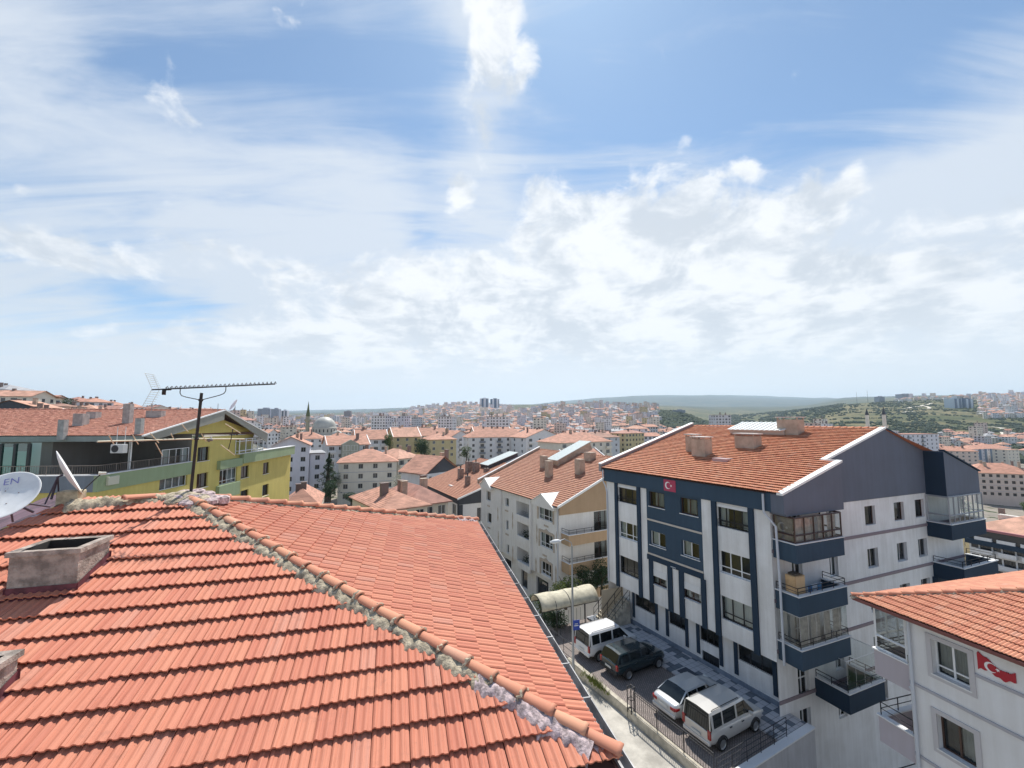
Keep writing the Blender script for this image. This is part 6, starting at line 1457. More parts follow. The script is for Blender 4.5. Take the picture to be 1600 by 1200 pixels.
# ------------------------------------------------------------------ terrain: height of the ground by bearing (photograph column) and distance
HC = [(-900, [(60, -3), (120, 8), (250, 32), (600, 60), (2000, 90), (6000, 160), (14000, 300)]),
      (-250, [(60, -4), (100, 8), (180, 16), (300, 'p645'), (600, 'p643'), (1500, 'p645'), (6000, 'p645'), (14000, 'p643')]),
      (0, [(60, -6), (80, 6), (130, 'p648'), (220, 'p644'), (320, 'p641'), (500, 'p638'), (900, 'p646'), (3000, 'p650'), (14000, 'p643')]),
      (110, [(60, -7), (90, 4), (150, 'p652'), (300, 'p648'), (420, 'p645'), (600, 'p644'), (1200, 'p650'), (3000, 'p652'), (14000, 'p643')]),
      (210, [(60, -7), (120, 2), (300, 'p656'), (600, 'p651'), (800, 'p650'), (1200, 'p652'), (3000, 'p654'), (14000, 'p644')]),
      (330, [(60, -7), (120, -5), (300, 'p666'), (600, 'p662'), (1500, 'p657'), (3000, 'p653'), (9000, 'p644'), (14000, 'p643')]),
      (450, [(60, -6), (126, -8), (250, -9), (600, -9), (1000, 'p671'), (1500, 'p664'), (3000, 'p655'), (8000, 'p646'), (14000, 'p642')]),
      (600, [(60, -6), (126, -8), (226, -7), (350, -9), (600, -9), (1000, 'p672'), (1500, 'p663'), (2000, 'p655'), (3000, 'p649'), (8000, 'p644'), (14000, 'p639.5')]),
      (660, [(60, -6), (126, -8), (226, -7), (350, -9), (600, -9), (1000, 'p671'), (1600, 'p648'), (2300, 'p640'), (3000, 'p645'), (14000, 'p640')]),
      (725, [(60, -6), (126, -8), (226, -8), (350, -10), (600, -10), (1000, 'p671'), (1700, 'p645'), (2300, 'p636'), (3000, 'p640'), (14000, 'p641')]),
      (790, [(60, -6), (126, -8), (226, -8), (350, -10), (600, -10), (1000, 'p672'), (1700, 'p651'), (2300, 'p639'), (3000, 'p641'), (14000, 'p638')]),
      (860, [(60, -6), (126, -8), (226, -9), (350, -11), (600, -12), (900, 'p672'), (1400, 'p647'), (1700, 'p638'), (3000, 'p642'), (9000, 'p634'), (14000, 'p629')]),
      (940, [(60, -6), (126, -8), (226, -9), (350, -12), (600, 'p688'), (900, 'p672'), (1300, 'p643'), (1500, 'p636'), (2500, 'p642'), (8000, 'p632'), (14000, 'p621')]),
      (1010, [(60, -6), (150, -10), (350, 'p692'), (600, 'p688'), (900, 'p669'), (1200, 'p647'), (1400, 'p641'), (2500, 'p647'), (8000, 'p634'), (14000, 'p617')]),
      (1060, [(60, -6), (150, -10), (350, 'p694'), (600, 'p690'), (900, 'p668'), (1150, 'p648'), (1300, 'p645'), (2500, 'p652'), (8000, 'p635'), (14000, 'p617.5')]),
      (1110, [(60, -7), (150, -12), (350, 'p697'), (700, 'p688'), (1000, 'p672'), (1200, 'p664'), (1500, 'p668'), (3000, 'p652'), (8000, 'p636'), (14000, 'p617')]),
      (1180, [(60, -8), (150, -14), (350, 'p700'), (700, 'p690'), (1300, 'p674'), (2000, 'p660'), (2800, 'p648'), (4000, 'p645'), (8000, 'p634'), (14000, 'p619')]),
      (1250, [(60, -9), (150, -16), (350, 'p703'), (700, 'p688'), (1300, 'p662'), (1900, 'p645'), (2600, 'p641'), (4000, 'p642'), (8000, 'p634'), (14000, 'p621')]),
      (1330, [(60, -10), (150, -18), (350, 'p708'), (700, 'p684'), (1200, 'p655'), (1800, 'p634'), (2300, 'p629.5'), (4000, 'p634'), (14000, 'p624')]),
      (1420, [(60, -11), (110, -18), (200, -21), (400, -26), (700, 'p686'), (1000, 'p664'), (1500, 'p639'), (2000, 'p625.5'), (3000, 'p629'), (14000, 'p628')]),
      (1510, [(60, -12), (110, -21), (200, -23), (400, -27), (700, 'p689'), (1000, 'p667'), (1500, 'p638'), (2000, 'p621.5'), (3000, 'p626'), (14000, 'p628')]),
      (1600, [(60, -12), (110, -22), (200, -24), (400, -28), (700, 'p692'), (1000, 'p668'), (1500, 'p634'), (2000, 'p618.5'), (3000, 'p624'), (14000, 'p628')]),
      (1900, [(60, -12), (110, -22), (200, -24), (400, -26), (700, 'p690'), (1000, 'p664'), (1500, 'p630'), (2000, 'p615'), (3000, 'p622'), (14000, 'p628')]),
      (2700, [(60, -12), (110, -22), (200, -24), (400, -22), (1000, 10), (2000, 60), (14000, 300)])]
HT = []
for px, l in HC:
    HT.append((px, [(math.log(Y), (zpy(float(v[1:]), Y) if isinstance(v, str) else v)) for Y, v in l]))
def colz(l, ly):
    if ly <= l[0][0]: return l[0][1]
    for a, b in zip(l, l[1:]):
        if ly <= b[0]:
            t = (ly-a[0])/(b[0]-a[0]); return a[1]+(b[1]-a[1])*t
    return l[-1][1]
def wob(x, y, s):
    return math.sin(x/s*1.3+.7)*math.cos(y/s*1.1+1.3) + .5*math.sin(x/s*2.7+y/s*1.9) + .25*math.sin(x/s*5.3-y/s*4.1+2)
def ground(x, y):
    W_ = max(y, 60); px = 800 + x/W_*F; ly = math.log(W_)
    for (p0, l0), (p1, l1) in zip(HT, HT[1:]):
        if px <= p1 or p1 == 2700:
            t = min(1, max(0, (px-p0)/(p1-p0))); z = colz(l0, ly)*(1-t)+colz(l1, ly)*t; break
    if y > 500: z += wob(x, y, 90+y*.04)*min(2.2, y*.0011)
    if y > 4500: z += (wob(x, y, 1500)+.5*wob(x, y, 520))*min(1, (y-4500)/5000)*24
    return z
def green_at(px, Y):
    g = 0
    if px < -150 or Y < 60: return 0
    if Y > 500 and px > 1085: g = 1
    if 1030 < px <= 1085 and 800 < Y: g = 1
    if Y > 2600: g = 1
    if px > 1535 - max(0, (Y-1500))*.02 and 1150 < Y < 2600: g = .15
    if px < 330 and Y < 260: g = .12
    if px > 1330 and 520 < Y < 1200: g = 1
    return g
pxs = list(range(-900, 2701, 30)); Ys = [-150, -60, 0, 30, 60]
y_ = 60.0
while y_ < 15500: y_ *= 1.055; Ys.append(y_)
verts = []; gat = []; dat = []
for Y in Ys:
    for px in pxs:
        W_ = max(Y, 60); x = (px-800)/F*W_; verts.append((x, Y, ground(x, Y))); gat.append(green_at(px, Y)); dat.append(min(1, max(0, Y-60)/2500))
nc = len(pxs)
me = bpy.data.meshes.new('ground'); me.from_pydata(verts, [], [(i*nc+j, i*nc+j+1, (i+1)*nc+j+1, (i+1)*nc+j) for i in range(len(Ys)-1) for j in range(nc-1)])
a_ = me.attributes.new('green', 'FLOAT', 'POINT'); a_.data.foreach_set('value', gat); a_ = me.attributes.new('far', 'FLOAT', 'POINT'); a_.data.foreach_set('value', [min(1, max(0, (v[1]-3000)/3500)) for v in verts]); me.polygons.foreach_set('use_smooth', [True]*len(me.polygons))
gm = bpy.data.materials.new('hill_ground'); gm.use_nodes = True; T = NT(gm.node_tree); p = T.n['Principled BSDF']; p.inputs['Roughness'].default_value = .95; p.inputs['Specular IOR Level'].default_value = .1
pos = T.node('ShaderNodeNewGeometry').outputs['Position']; at = T.node('ShaderNodeAttribute'); at.attribute_name = 'green'
n1_ = T.noise(pos, .004, 6, .6); n2_ = T.noise(pos, .03, 6, .65); n3_ = T.noise(pos, .16, 4, .6)
grass = T.mix(T.ramp(n1_, .38, .62), (.10, .108, .052), (.205, .175, .095))
grass = T.mix(T.math('MULTIPLY', T.ramp(T.math('ADD', T.math('MULTIPLY', n2_, .65), T.math('MULTIPLY', n3_, .35)), .50, .57), .85), grass, (.030, .055, .026))
vor = T.node('ShaderNodeTexVoronoi'); vor.inputs['Scale'].default_value = .09; T.l.new(pos, vor.inputs['Vector'])
grass = T.mix(T.math('MULTIPLY', T.ramp(vor.outputs[0], .42, .25), T.ramp(n2_, .35, .6)), grass, (.035, .06, .03))
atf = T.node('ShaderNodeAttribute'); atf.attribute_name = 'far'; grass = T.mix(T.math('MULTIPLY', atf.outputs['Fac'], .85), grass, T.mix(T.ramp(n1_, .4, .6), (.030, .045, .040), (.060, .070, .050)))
town = T.mix(T.ramp(n2_, .35, .65), (.20, .18, .155), (.34, .30, .25)); town = T.mix(T.ramp(n3_, .55, .62), town, (.05, .075, .035))
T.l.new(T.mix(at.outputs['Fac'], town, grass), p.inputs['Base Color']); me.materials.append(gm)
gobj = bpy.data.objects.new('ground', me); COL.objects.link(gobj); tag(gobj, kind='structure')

# pale tracks winding over the green hill
def track(pts, w, name='hill_track'):
    mb = MB(); P = []
    for (px, Y) in pts: x = (px-800)/F*Y; P.append(Vector((x, Y, 0)))
    Q_ = []
    for i in range(len(P)-1):
        for k in range(8): Q_.append(P[i].lerp(P[i+1], k/8))
    Q_.append(P[-1]); rows = []
    for i, q in enumerate(Q_):
        t = (Q_[min(i+1, len(Q_)-1)]-Q_[max(0, i-1)]).normalized(); s_ = Vector((t.y, -t.x, 0)); row = []
        for k in (-1, 1): v = q + s_*w*k*.5; row.append(Vector((v.x, v.y, ground(v.x, v.y)+1.6)))
        rows.append(row)
    mb.grid(rows); tag(mb.build(name, mat('chalk_track', (.62, .57, .47), .95)), kind='structure')
track([(1605, 610), (1594, 660), (1580, 720), (1566, 780), (1562, 850), (1566, 910), (1560, 960), (1545, 985), (1530, 1000)], 9)
track([(1403, 1460), (1420, 1520), (1436, 1560), (1449, 1640), (1455, 1700)], 11); track([(1410, 1330), (1420, 1370), (1428, 1340)], 12); track([(1445, 1560), (1452, 1500), (1450, 1460)], 10)
track([(1025, 700), (1030, 760), (1032, 830), (1026, 900), (1029, 960)], 9, 'town_road')
track([(1560, 1190), (1566, 1230), (1570, 1290)], 12, 'town_road')

# ------------------------------------------------------------------ middle-distance blocks
RM = {'o': mat('orange_roof_far', (.54, .27, .185), .8, var=.3, vscale=.5, stretch=(1, 1, 6)), 'r': mat('red_roof_far', (.44, .22, .165), .8, var=.3, vscale=.5), 'b': mat('brown_roof_far', (.36, .20, .145), .8, var=.3, vscale=.5), 'p': mat('pale_roof_far', (.60, .33, .23), .8, var=.25, vscale=.5), 'g': mat('grey_roof_far', (.36, .36, .37), .7, var=.2, vscale=.5)}
def tile_far(key):
    m = RM[key]; T = NT(m.node_tree); p = T.n['Principled BSDF']; g = T.node('ShaderNodeNewGeometry').outputs['Position']
    w = T.node('ShaderNodeTexWave', wave_type='BANDS', bands_direction='Z'); w.inputs['Scale'].default_value = 2.4; w.inputs['Distortion'].default_value = .4; T.l.new(g, w.inputs[0])
    bn = T.node('ShaderNodeBump'); bn.inputs['Strength'].default_value = .6; bn.inputs['Distance'].default_value = .05; T.l.new(w.outputs[1], bn.inputs['Height']); T.l.new(bn.outputs[0], p.inputs['Normal'])
for k in 'orbp': tile_far(k)
WM = {'w': plaster('far_white', (.78, .78, .79), .1), 'c': plaster('far_cream', (.74, .69, .60), .1), 'y': plaster('far_yellow', (.60, .51, .30), .1), 'g': plaster('far_grey', (.58, .60, .63), .1), 'l': plaster('far_lilac', (.68, .68, .74), .1), 'k': plaster('far_pink', (.66, .55, .49), .1), 'n': plaster('far_blue', (.17, .24, .34), .1), 'd': M_DK}
M_SK = mat('stack_dark', (.22, .17, .15), .9)
bid = [0]
def roof_mesh(mb, c, kind, rise, over, m=0, th=.16):
    """c = four eave corners (front-left, front-right, back-right, back-left)"""
    ctr = (c[0]+c[1]+c[2]+c[3])/4; e = [p + (p-ctr)*(over/max(.1, (p-ctr).length))*1.3 for p in c]; up = Vector((0, 0, rise))
    w = (c[1]-c[0]).length; d_ = (c[3]-c[0]).length; lo = Vector((0, 0, -th))
    if kind == 'hip':
        if w >= d_: k = min(.5, d_/2/w); a = (e[0]+e[3])/2*(1-k)+(e[1]+e[2])/2*k + up; b = (e[0]+e[3])/2*k+(e[1]+e[2])/2*(1-k) + up; fs = [[e[0], e[1], b, a], [e[2], e[3], a, b], [e[1], e[2], b], [e[3], e[0], a]]
        else: k = min(.5, w/2/d_); a = (e[0]+e[1])/2*(1-k)+(e[3]+e[2])/2*k + up; b = (e[0]+e[1])/2*k+(e[3]+e[2])/2*(1-k) + up; fs = [[e[0], e[1], a], [e[1], e[2], b, a], [e[2], e[3], b], [e[3], e[0], a, b]]
    elif kind == 'gable': a = (e[0]+e[3])/2+up; b = (e[1]+e[2])/2+up; fs = [[e[0], e[1], b, a], [e[2], e[3], a, b]]
    elif kind == 'front': a = (e[0]+e[1])/2+up; b = (e[3]+e[2])/2+up; fs = [[e[3], e[0], a, b], [e[1], e[2], b, a]]
    else: fs = [[p + Vector((0, 0, .25)) for p in e]]; lo = Vector((0, 0, -.02))
    for f in fs: mb.poly(f, m); mb.poly([p+lo for p in reversed(f)], m)
    for i in range(4):
        p, q = e[i], e[(i+1) % 4]
        mb.quad(p+lo, q+lo, q, p, m) if kind in ('hip', 'flat') else None
    return fs
def block(label, pxL, pxR, YL, YR, eave, depth, roof, rise, wm, rm, floors, cols, base=None, win=(1.25, 1.35), balc=(), scols=0, fr='white', over=.6, stacks=2, gcol=None, bands=False, name='apartment_building', group=None, storey=2.8, box=False):
    A = at_y(pxL, eave, YL); B = at_y(pxR, eave, YR); ze = A.z if isinstance(eave, (int, float)) else 0; A.z = B.z = 0
    f = Fac(A, B-A); L = (B-A).length; zb = min(ground(A.x, A.y), ground(B.x, B.y), ground(A.x, A.y+depth)) - 1.0
    rg_ = random.Random(int(pxL*7+pxR)); bid[0] += 1
    t = thing(name, label, 'building', f.pt(L/2, zb+1, -depth/2), group)
    s = Fac(f.pt(L, 0), -f.n); ls = Fac(f.pt(0, 0, -depth), f.n); bk = Fac(f.pt(L, 0, -depth), -f.d)
    mb = MB(); H_ = []; SH_ = []
    for k in range(floors):
        z1 = ze-.55-storey*k; z0 = z1-win[1]
        if z0 < zb+.2: break
        for c in range(cols):
            u = L*(c+.5)/cols; w = win[0]*(1.5 if c in balc else 1)
            H_.append((u-w/2, u+w/2, z0-(.7 if c in balc else 0), z1, c))
        for c in range(scols): u = depth*(c+.5)/scols; SH_.append((u-win[0]/2, u+win[0]/2, z0, z1, c))
    f.wall(mb, 0, L, zb, ze, [h[:4] for h in H_], .16, 0)
    for q in (s, ls): q.wall(mb, 0, depth, zb, ze, [h[:4] for h in SH_], .16, 0)
    bk.wall(mb, 0, L, zb, ze, [], .16, 0)
    if roof == 'gable':
        for u in (0, L): mb.poly([f.pt(u, ze), f.pt(u, ze, -depth), f.pt(u, ze+rise, -depth/2)], 0)
    if roof == 'front':
        for o in (0, -depth): mb.poly([f.pt(0, ze, o), f.pt(L, ze, o), f.pt(L/2, ze+rise, o)], 1 if gcol and o == 0 else 0)
    mb.build('wall', [WM[wm], WM[gcol or wm]], t)
    mb = MB(); roof_mesh(mb, [f.pt(0, ze), f.pt(L, ze), f.pt(L, ze, -depth), f.pt(0, ze, -depth)], roof, rise, over)
    rf = mb.build('roof', RM[rm], t)
    for q in range(stacks):
        u = L*rg_.uniform(.2, .8); o = -depth*rg_.uniform(.3, .7); mb = MB(); w = rg_.uniform(.6, 1.1); h = rise + rg_.uniform(.3, 1.1); mb.box(f.pt(u, ze, o), f.d*w, f.n*.7, (0, 0, h)); mb.box(f.pt(u-.1, ze+h, o-.1), f.d*(w+.2), f.n*.9, (0, 0, .1)); mb.build('chimney', rg_.choice([M_SK, M_CHIM]), rf)
    if roof in ('gable',) and rise > 0:
        for u in (-over*.6, L+over*.6-.12):
            mb = MB()
            for a, b in ((f.pt(u, ze+.02, over*.6), f.pt(u, ze+rise+.05, -depth/2)), (f.pt(u, ze+rise+.05, -depth/2), f.pt(u, ze+.02, -depth-over*.6))): mb.box(a, b-a, f.d*.25, (0, 0, .16))
            mb.build('verge_trim', M_TRIM, rf)
    for h in H_:
        if h[4] in balc:
            small_window(f, h[0], h[1], h[2], h[3], t, -.12, fr, 2, 0)
            mb = MB(); f.box(mb, h[0]-.5, h[1]+.5, h[2]-.25, h[2]+.75, .9, 1.0, 0); f.box(mb, h[0]-.5, h[1]+.5, h[2]-.25, h[2]-.1, .003, .9, 0); f.box(mb, h[0]-.5, h[0]-.4, h[2]-.1, h[2]+.75, .003, .9, 0); f.box(mb, h[1]+.4, h[1]+.5, h[2]-.1, h[2]+.75, .003, .9, 0); mb.build('balcony', WM[gcol or wm] if not box else mat('balcony_grey', (.24, .26, .29), .8), t)
        else: small_window(f, h[0], h[1], h[2], h[3], t, -.12, fr, 1, 0)
    for q in (s, ls):
        for h in SH_: small_window(q, h[0], h[1], h[2], h[3], t, -.12, fr, 1, 0)
    if bands:
        mb = MB()
        for k in range(1, floors): z = ze-.1-storey*k+.05; f.box(mb, 0, L, z-.07, z+.07, .003, .05)
        mb.build('string_course', M_STR, t)
    return t, f, ze
block('tall lilac white gabled block beside the yellow block', 424, 484, 122, 126, 697, 13, 'front', 2.6, 'l', 'o', 5, 3, scols=2, fr='grey')
block('flat topped lilac white block with a grey parapet, left of the dark tree', 484.5, 508, 127, 129, 709, 12, 'flat', 0, 'l', 'g', 5, 1, scols=3, balc=(), fr='grey', stacks=0)
block('low house whose bare orange roof shows just above our roof ridge, left', 440, 498, 72, 74, 792, 11, 'hip', 2.5, 'c', 'o', 1, 3, name='house')
t_, f_, z_ = block('olive grey block with a central window gable and white trimmed orange roof', 512, 577, 160, 168, 696, 13, 'gable', 3.4, 'g', 'o', 4, 5, balc=(0, 4), scols=2)
mb = MB(); um = 8.0; mb.prism([f_.pt(um-3.2, z_-11, .003), f_.pt(um-3.2, z_+.3, .003), f_.pt(um, z_+2.0, .003), f_.pt(um+3.2, z_+.3, .003), f_.pt(um+3.2, z_-11, .003)], f_.n*1.2); mb.build('bay', plaster('olive_frame', (.36, .37, .31), .1), t_)
for k in range(4):
    for u in (um-2.7, um+.2): small_window(f_, u, u+2.4, z_-.9-2.8*k-1.3, z_-.6-2.8*k+.5, t_, 1.21, 'white', 1)
block('cream four storey block with grey string lines under a broad orange hip', 529, 620, 122, 127, 723, 14, 'hip', 3.3, 'c', 'o', 4, 4, scols=3, bands=True, fr='grey', stacks=3)
block('narrow cream block with small gable touching the broad hipped cream block', 622, 656, 132, 140, 717, 12, 'hip', 2.7, 'c', 'p', 4, 3, scols=2, balc=(0,))
block('mustard block under a broad pale orange roof in the middle of town', 615, 657, 196, 202, 683, 14, 'gable', 4.4, 'y', 'p', 3, 3, scols=3)
block('square sand coloured block with a low orange hip, right of the mustard one', 671, 713, 188, 194, 687, 13, 'hip', 2.6, 'y', 'o', 3, 3, scols=2)
block('long white block with grey balconies and wide orange hip', 733, 826, 214, 224, 683.5, 14, 'hip', 4.2, 'w', 'o', 4, 7, balc=(1, 3, 5), scols=2, fr='grey', box=True)
t_, f_, z_ = block('pale grey block with charcoal gable behind our roof ridge', 666, 716, 86, 93, 741, 8, 'front', 3.3, 'g', 'o', 2, 4, gcol='d', win=(.7, 1.0), fr='grey')
block('low bare orange roofed house behind our ridge, with small stacks', 596, 668, 56, 60, 797, 12, 'hip', 1.7, 'c', 'o', 1, 3, name='house', stacks=3)
block('low orange roofed house partly behind the charcoal banded block', 640, 700, 62, 66, 790, 11, 'hip', 2.2, 'c', 'r', 1, 3, name='house')
block('pale green grey gabled block with stacked glazed balconies', 703, 736, 230, 240, 684, 14, 'front', 3.8, 'g', 'o', 4, 3, balc=(1,), scols=2)
block('white gabled block standing right of the long white block', 822, 877, 208, 220, 684, 14, 'front', 4.0, 'w', 'o', 4, 4, scols=2, balc=(0,), fr='grey')
block('long low block with wide orange roof and stacks near the blue roof verge', 876, 955, 162, 176, 692, 15, 'hip', 3.6, 'c', 'o', 3, 7, balc=(0, 6), stacks=4)
block('white block with red end wall and twin stacks on its orange roof', 556, 606, 186, 192, 687, 13, 'gable', 4.2, 'w', 'o', 3, 4, gcol='r' if False else None, balc=(2, 3))
block('white block with wide orange hip in front of the mosque, left', 446, 506, 226, 232, 686, 14, 'hip', 3.6, 'w', 'o', 3, 5, scols=2)
block('pale block with flat orange hip in front of the mosque dome', 503, 556, 214, 220, 688, 13, 'hip', 3.4, 'g', 'o', 3, 4, scols=2)
block('orange gabled block peeping over the long white block', 742, 800, 268, 276, 678, 14, 'gable', 4.2, 'c', 'o', 3, 4, stacks=3)
block('white block with blue grey gable peeping over the long white block, right', 796, 838, 262, 270, 680, 13, 'front', 3.6, 'w', 'o', 3, 3)
block('orange roofed block behind the sand coloured block', 655, 700, 246, 254, 681, 13, 'gable', 4.4, 'c', 'o', 3, 4)
block('dark eaved block behind the long low roof near the blue verge', 925, 968, 206, 218, 684, 14, 'hip', 2.6, 'g', 'b', 3, 4, stacks=3)
block('beige block with orange hip between the chalk white and blue roofs', 888, 932, 88, 94, 738, 12, 'gable', 3.2, 'c', 'r', 2, 3)
block('beige roofed house peeping between the two nearest street roofs', 915, 968, 70, 75, 742, 12, 'gable', 3.6, 'c', 'o', 2, 3)
# left hill
for (a, b, Y, ev, ri, w, r, ro, lab) in ((-30, 52, 78, 659, 2.3, 'k', 'r', 'gable', 'pink roofed house at the left edge behind the worn red roof'), (-25, 56, 128, 636, 2.2, 'd', 'p', 'front', 'dark eaved house with wide gable, highest at the left edge'), (52, 108, 150, 634.5, 1.2, 'k', 'b', 'hip', 'dark eaved long house right of the wide gabled house on the left skyline'), (28, 70, 112, 645, 1.6, 'c', 'p', 'hip', 'cream eaved house below the wide gabled skyline house'), (64, 112, 122, 645, 1.5, 'c', 'p', 'hip', 'beige low house in the middle of the left hill'), (106, 148, 190, 638, 2.0, 'c', 'p', 'hip', 'pale hip roofed house on the left skyline, above the chimneys'), (140, 186, 210, 640, 2.2, 'k', 'r', 'gable', 'red roofed house on the left skyline near the tall chimney'), (100, 132, 120, 647, 1.5, 'c', 'o', 'gable', 'orange roofed house just above the worn red ridge'), (134, 170, 135, 648, 1.8, 'w', 'o', 'front', 'white gabled house just above the worn red ridge'), (172, 214, 235, 645, 2.0, 'c', 'p', 'hip', 'pale roofed house at the right end of the left skyline'), (188, 232, 160, 652, 1.5, 'c', 'o', 'hip', 'orange hipped house low on the left hill by the thin aerial')):
    block(lab, a, b, Y, Y+3, ev, 10, ro, ri, w, r, 3, 4, name='house', scols=2, stacks=2)
# right valley
block('long grey white block with dark balconies behind the violet gable', 1408, 1466, 296, 306, 679, 15, 'flat', 0, 'l', 'r', 6, 8, balc=(1, 4), fr='grey', box=True, scols=3)
block('pink and beige block with orange roof behind the violet gable', 1455, 1528, 326, 318, 704, 16, 'hip', 3.2, 'k', 'o', 6, 8, scols=4, stacks=5)
t_, f_, z_ = block('pale blue block with dark blue vertical stripes', 1524, 1580, 380, 402, 702, 16, 'hip', 3.0, 'l', 'o', 6, 7, scols=3)
mb = MB()
for q in (1, 3, 5): L_ = 33; f_.box(mb, L_*(q+.12)/7, L_*(q+.88)/7, z_-17, z_-.1, .003, .25)
mb.build('blue_stripe', WM['n'], t_)
block('small cream block with a flat roof at the foot of the green hill', 1574, 1592, 372, 376, 703, 10, 'flat', 0, 'c', 'p', 4, 3, scols=2, stacks=1)
block('long beige block with mauve bands under an orange roof at the right edge', 1519, 1625, 205, 196, 738, 16, 'hip', 4.2, 'k', 'o', 4, 9, scols=4, bands=True, fr='brown', stacks=5)
t_, f_, z_ = block('wide low roofed block with many stacks and a dark glazed top floor, right edge', 1512, 1640, 104, 92, 822, 22, 'hip', 3.0, 'w', 'p', 4, 7, balc=(1, 3, 5), fr='black', stacks=0, scols=4)
for q in range(22):
    u = rg.uniform(1, 19); o = rg.uniform(-19, -3); h = .1+3.0*min(-o, 22+o)/11*.95; mb = MB(); w = rg.uniform(.6, 1.2); mb.box(f_.pt(u, z_-.2, o), f_.d*w, f_.n*.7, (0, 0, h+rg.uniform(.5, 1.3))); mb.build('chimney', rg.choice([M_CHIM, M_SK, M_CHIM]), t_)
for q in range(3):
    u = 6+q*2.1; o = -6.0; h = 1.5; mb = MB(); a = f_.pt(u, z_+h, o); mb.box(a, f_.d*1.7, -f_.n*1.0+Vector((0, 0, .8)), Vector((0, 0, .08))); mb.build('solar_panel', M_DARKGLASS, t_)
for u, o, w in ((2.5, -9, 4.2), (9, -12, 4.5), (13, -5, 3)): mb = MB(); mb.box(f_.pt(u, z_+1.6, o), f_.d*w, f_.n*1.4, (0, 0, 1.1 if o > -10 else 1.7)); mb.build('rooflight', M_CAP, t_)
mb = MB(); f_.box(mb, 0, 22, z_-2.6, z_-.35, .05, .6, 1); f_.box(mb, -.3, 22.3, z_-3.7, z_-2.6, .003, 1.1, 0); f_.box(mb, -.4, 22.4, z_-.35, z_+.15, .003, 1.0, 2); mb.build('glazed_floor', [M_NAVY, M_DARKGLASS, mat('rose_metal', (.40, .16, .17), .6)], t_)
block('yellow green end wall just behind the rear balconies of the slate blue block', 1496, 1512, 112, 118, 812, 10, 'flat', 0, 'y', 'g', 4, 1, stacks=0)
# ------------------------------------------------------------------ mosque with dome and minaret, and the pair of minarets on the right
ms = thing('mosque', 'mosque with large pale grey dome above orange roofs, left of centre', 'mosque', at_y(506, 676, 350))
M_DOME = mat('lead_dome', (.50, .49, .44), .5, var=.15, vscale=.3); M_STN = plaster('mosque_stone', (.50, .48, .43), .1)
c = at_y(507, 667.5, 350); R_ = 8.8
mb = MB(); mb.lathe(c, [(R_*math.cos(a), R_*.98*math.sin(a)) for a in [math.pi/2*i/12 for i in range(13)]], 32); mb.build('dome', M_DOME, ms)
mb = MB(); mb.lathe(c, [(R_*1.08, -6.4), (R_*1.08, -.2), (R_*1.0, .3)], 32, 0, False); 
for i in range(20): an = 2*math.pi*i/20; p = c + Vector((math.cos(an), math.sin(an), 0))*(R_*1.085); mb.box(p + Vector((0, 0, -4.0)), Vector((-math.sin(an), math.cos(an), 0))*.9, Vector((math.cos(an), math.sin(an), 0))*.05, (0, 0, 2.4), 1)
mb.build('drum', [M_STN, M_DARKGLASS], ms)
mb = MB(); mb.abox(c.x-15, c.x+15, c.y-15, c.y+15, ground(c.x, c.y)-2, c.z-6.2); mb.build('prayer_hall', M_STN, ms)
mb = MB(); mb.lathe(c+Vector((0, 0, R_)), [(.25, -.2), (.12, .6), (.3, 1.0), (.0, 2.2)], 8); mb.build('finial', mat('gilt', (.45, .34, .12), .4, metal=.7), ms)
for dx_ in (-1, 1):
    cc = c + Vector((dx_*13, -6, -6.2)); mb = MB(); mb.lathe(cc, [(4.2*math.cos(a), 3.6*math.sin(a)) for a in [math.pi/2*i/8 for i in range(9)]], 20); mb.build('small_dome', M_DOME, ms)
def minaret(label, px, top, cone0, base, Y, r_, conem, shm, balc=None):
    p = at_y(px, base, Y); t = thing('minaret', label, 'minaret', p); zt, zc_ = zpy(top, Y), zpy(cone0, Y); zg = ground(p.x, p.y)-1; b = Vector((p.x, p.y, 0))
    mb = MB(); mb.lathe(b, [(r_*1.35, zg), (r_*1.3, zc_-(zc_-zg)*.62), (r_, zc_-(zc_-zg)*.58), (r_*.95, zc_)], 14, 0, False); mb.build('shaft', shm, t)
    mb = MB(); mb.lathe(b, [(r_*1.15, zc_), (r_*.55, zc_+(zt-zc_)*.45), (.08, zt-.6), (0, zt)], 14); mb.build('spire', conem, t)
    for zq in balc or (): mb = MB(); mb.lathe(b, [(r_, zq-1.4), (r_*1.75, zq), (r_*1.75, zq+1.0), (r_*1.68, zq+1.0), (r_*1.68, zq+.1), (r_*.9, zq+.1)], 14, 0, False); mb.build('gallery', shm, t)
minaret('stone minaret with tall mossy green spire beside the grey dome', 480.5, 626.5, 650.5, 668, 345, 1.5, mat('green_spire', (.10, .12, .045), .6), plaster('minaret_stone', (.40, .38, .29), .15), (zpy(657, 345),))
minaret('slim white minaret with dark spire behind the violet gable, left of two', 1356.5, 637, 648.5, 675, 335, 1.25, M_DK, WM['c'], (zpy(668, 335),))
minaret('slim white minaret with dark spire behind the violet gable, right of two', 1383, 634.5, 648, 675, 325, 1.25, M_DK, WM['c'], (zpy(667, 325),))
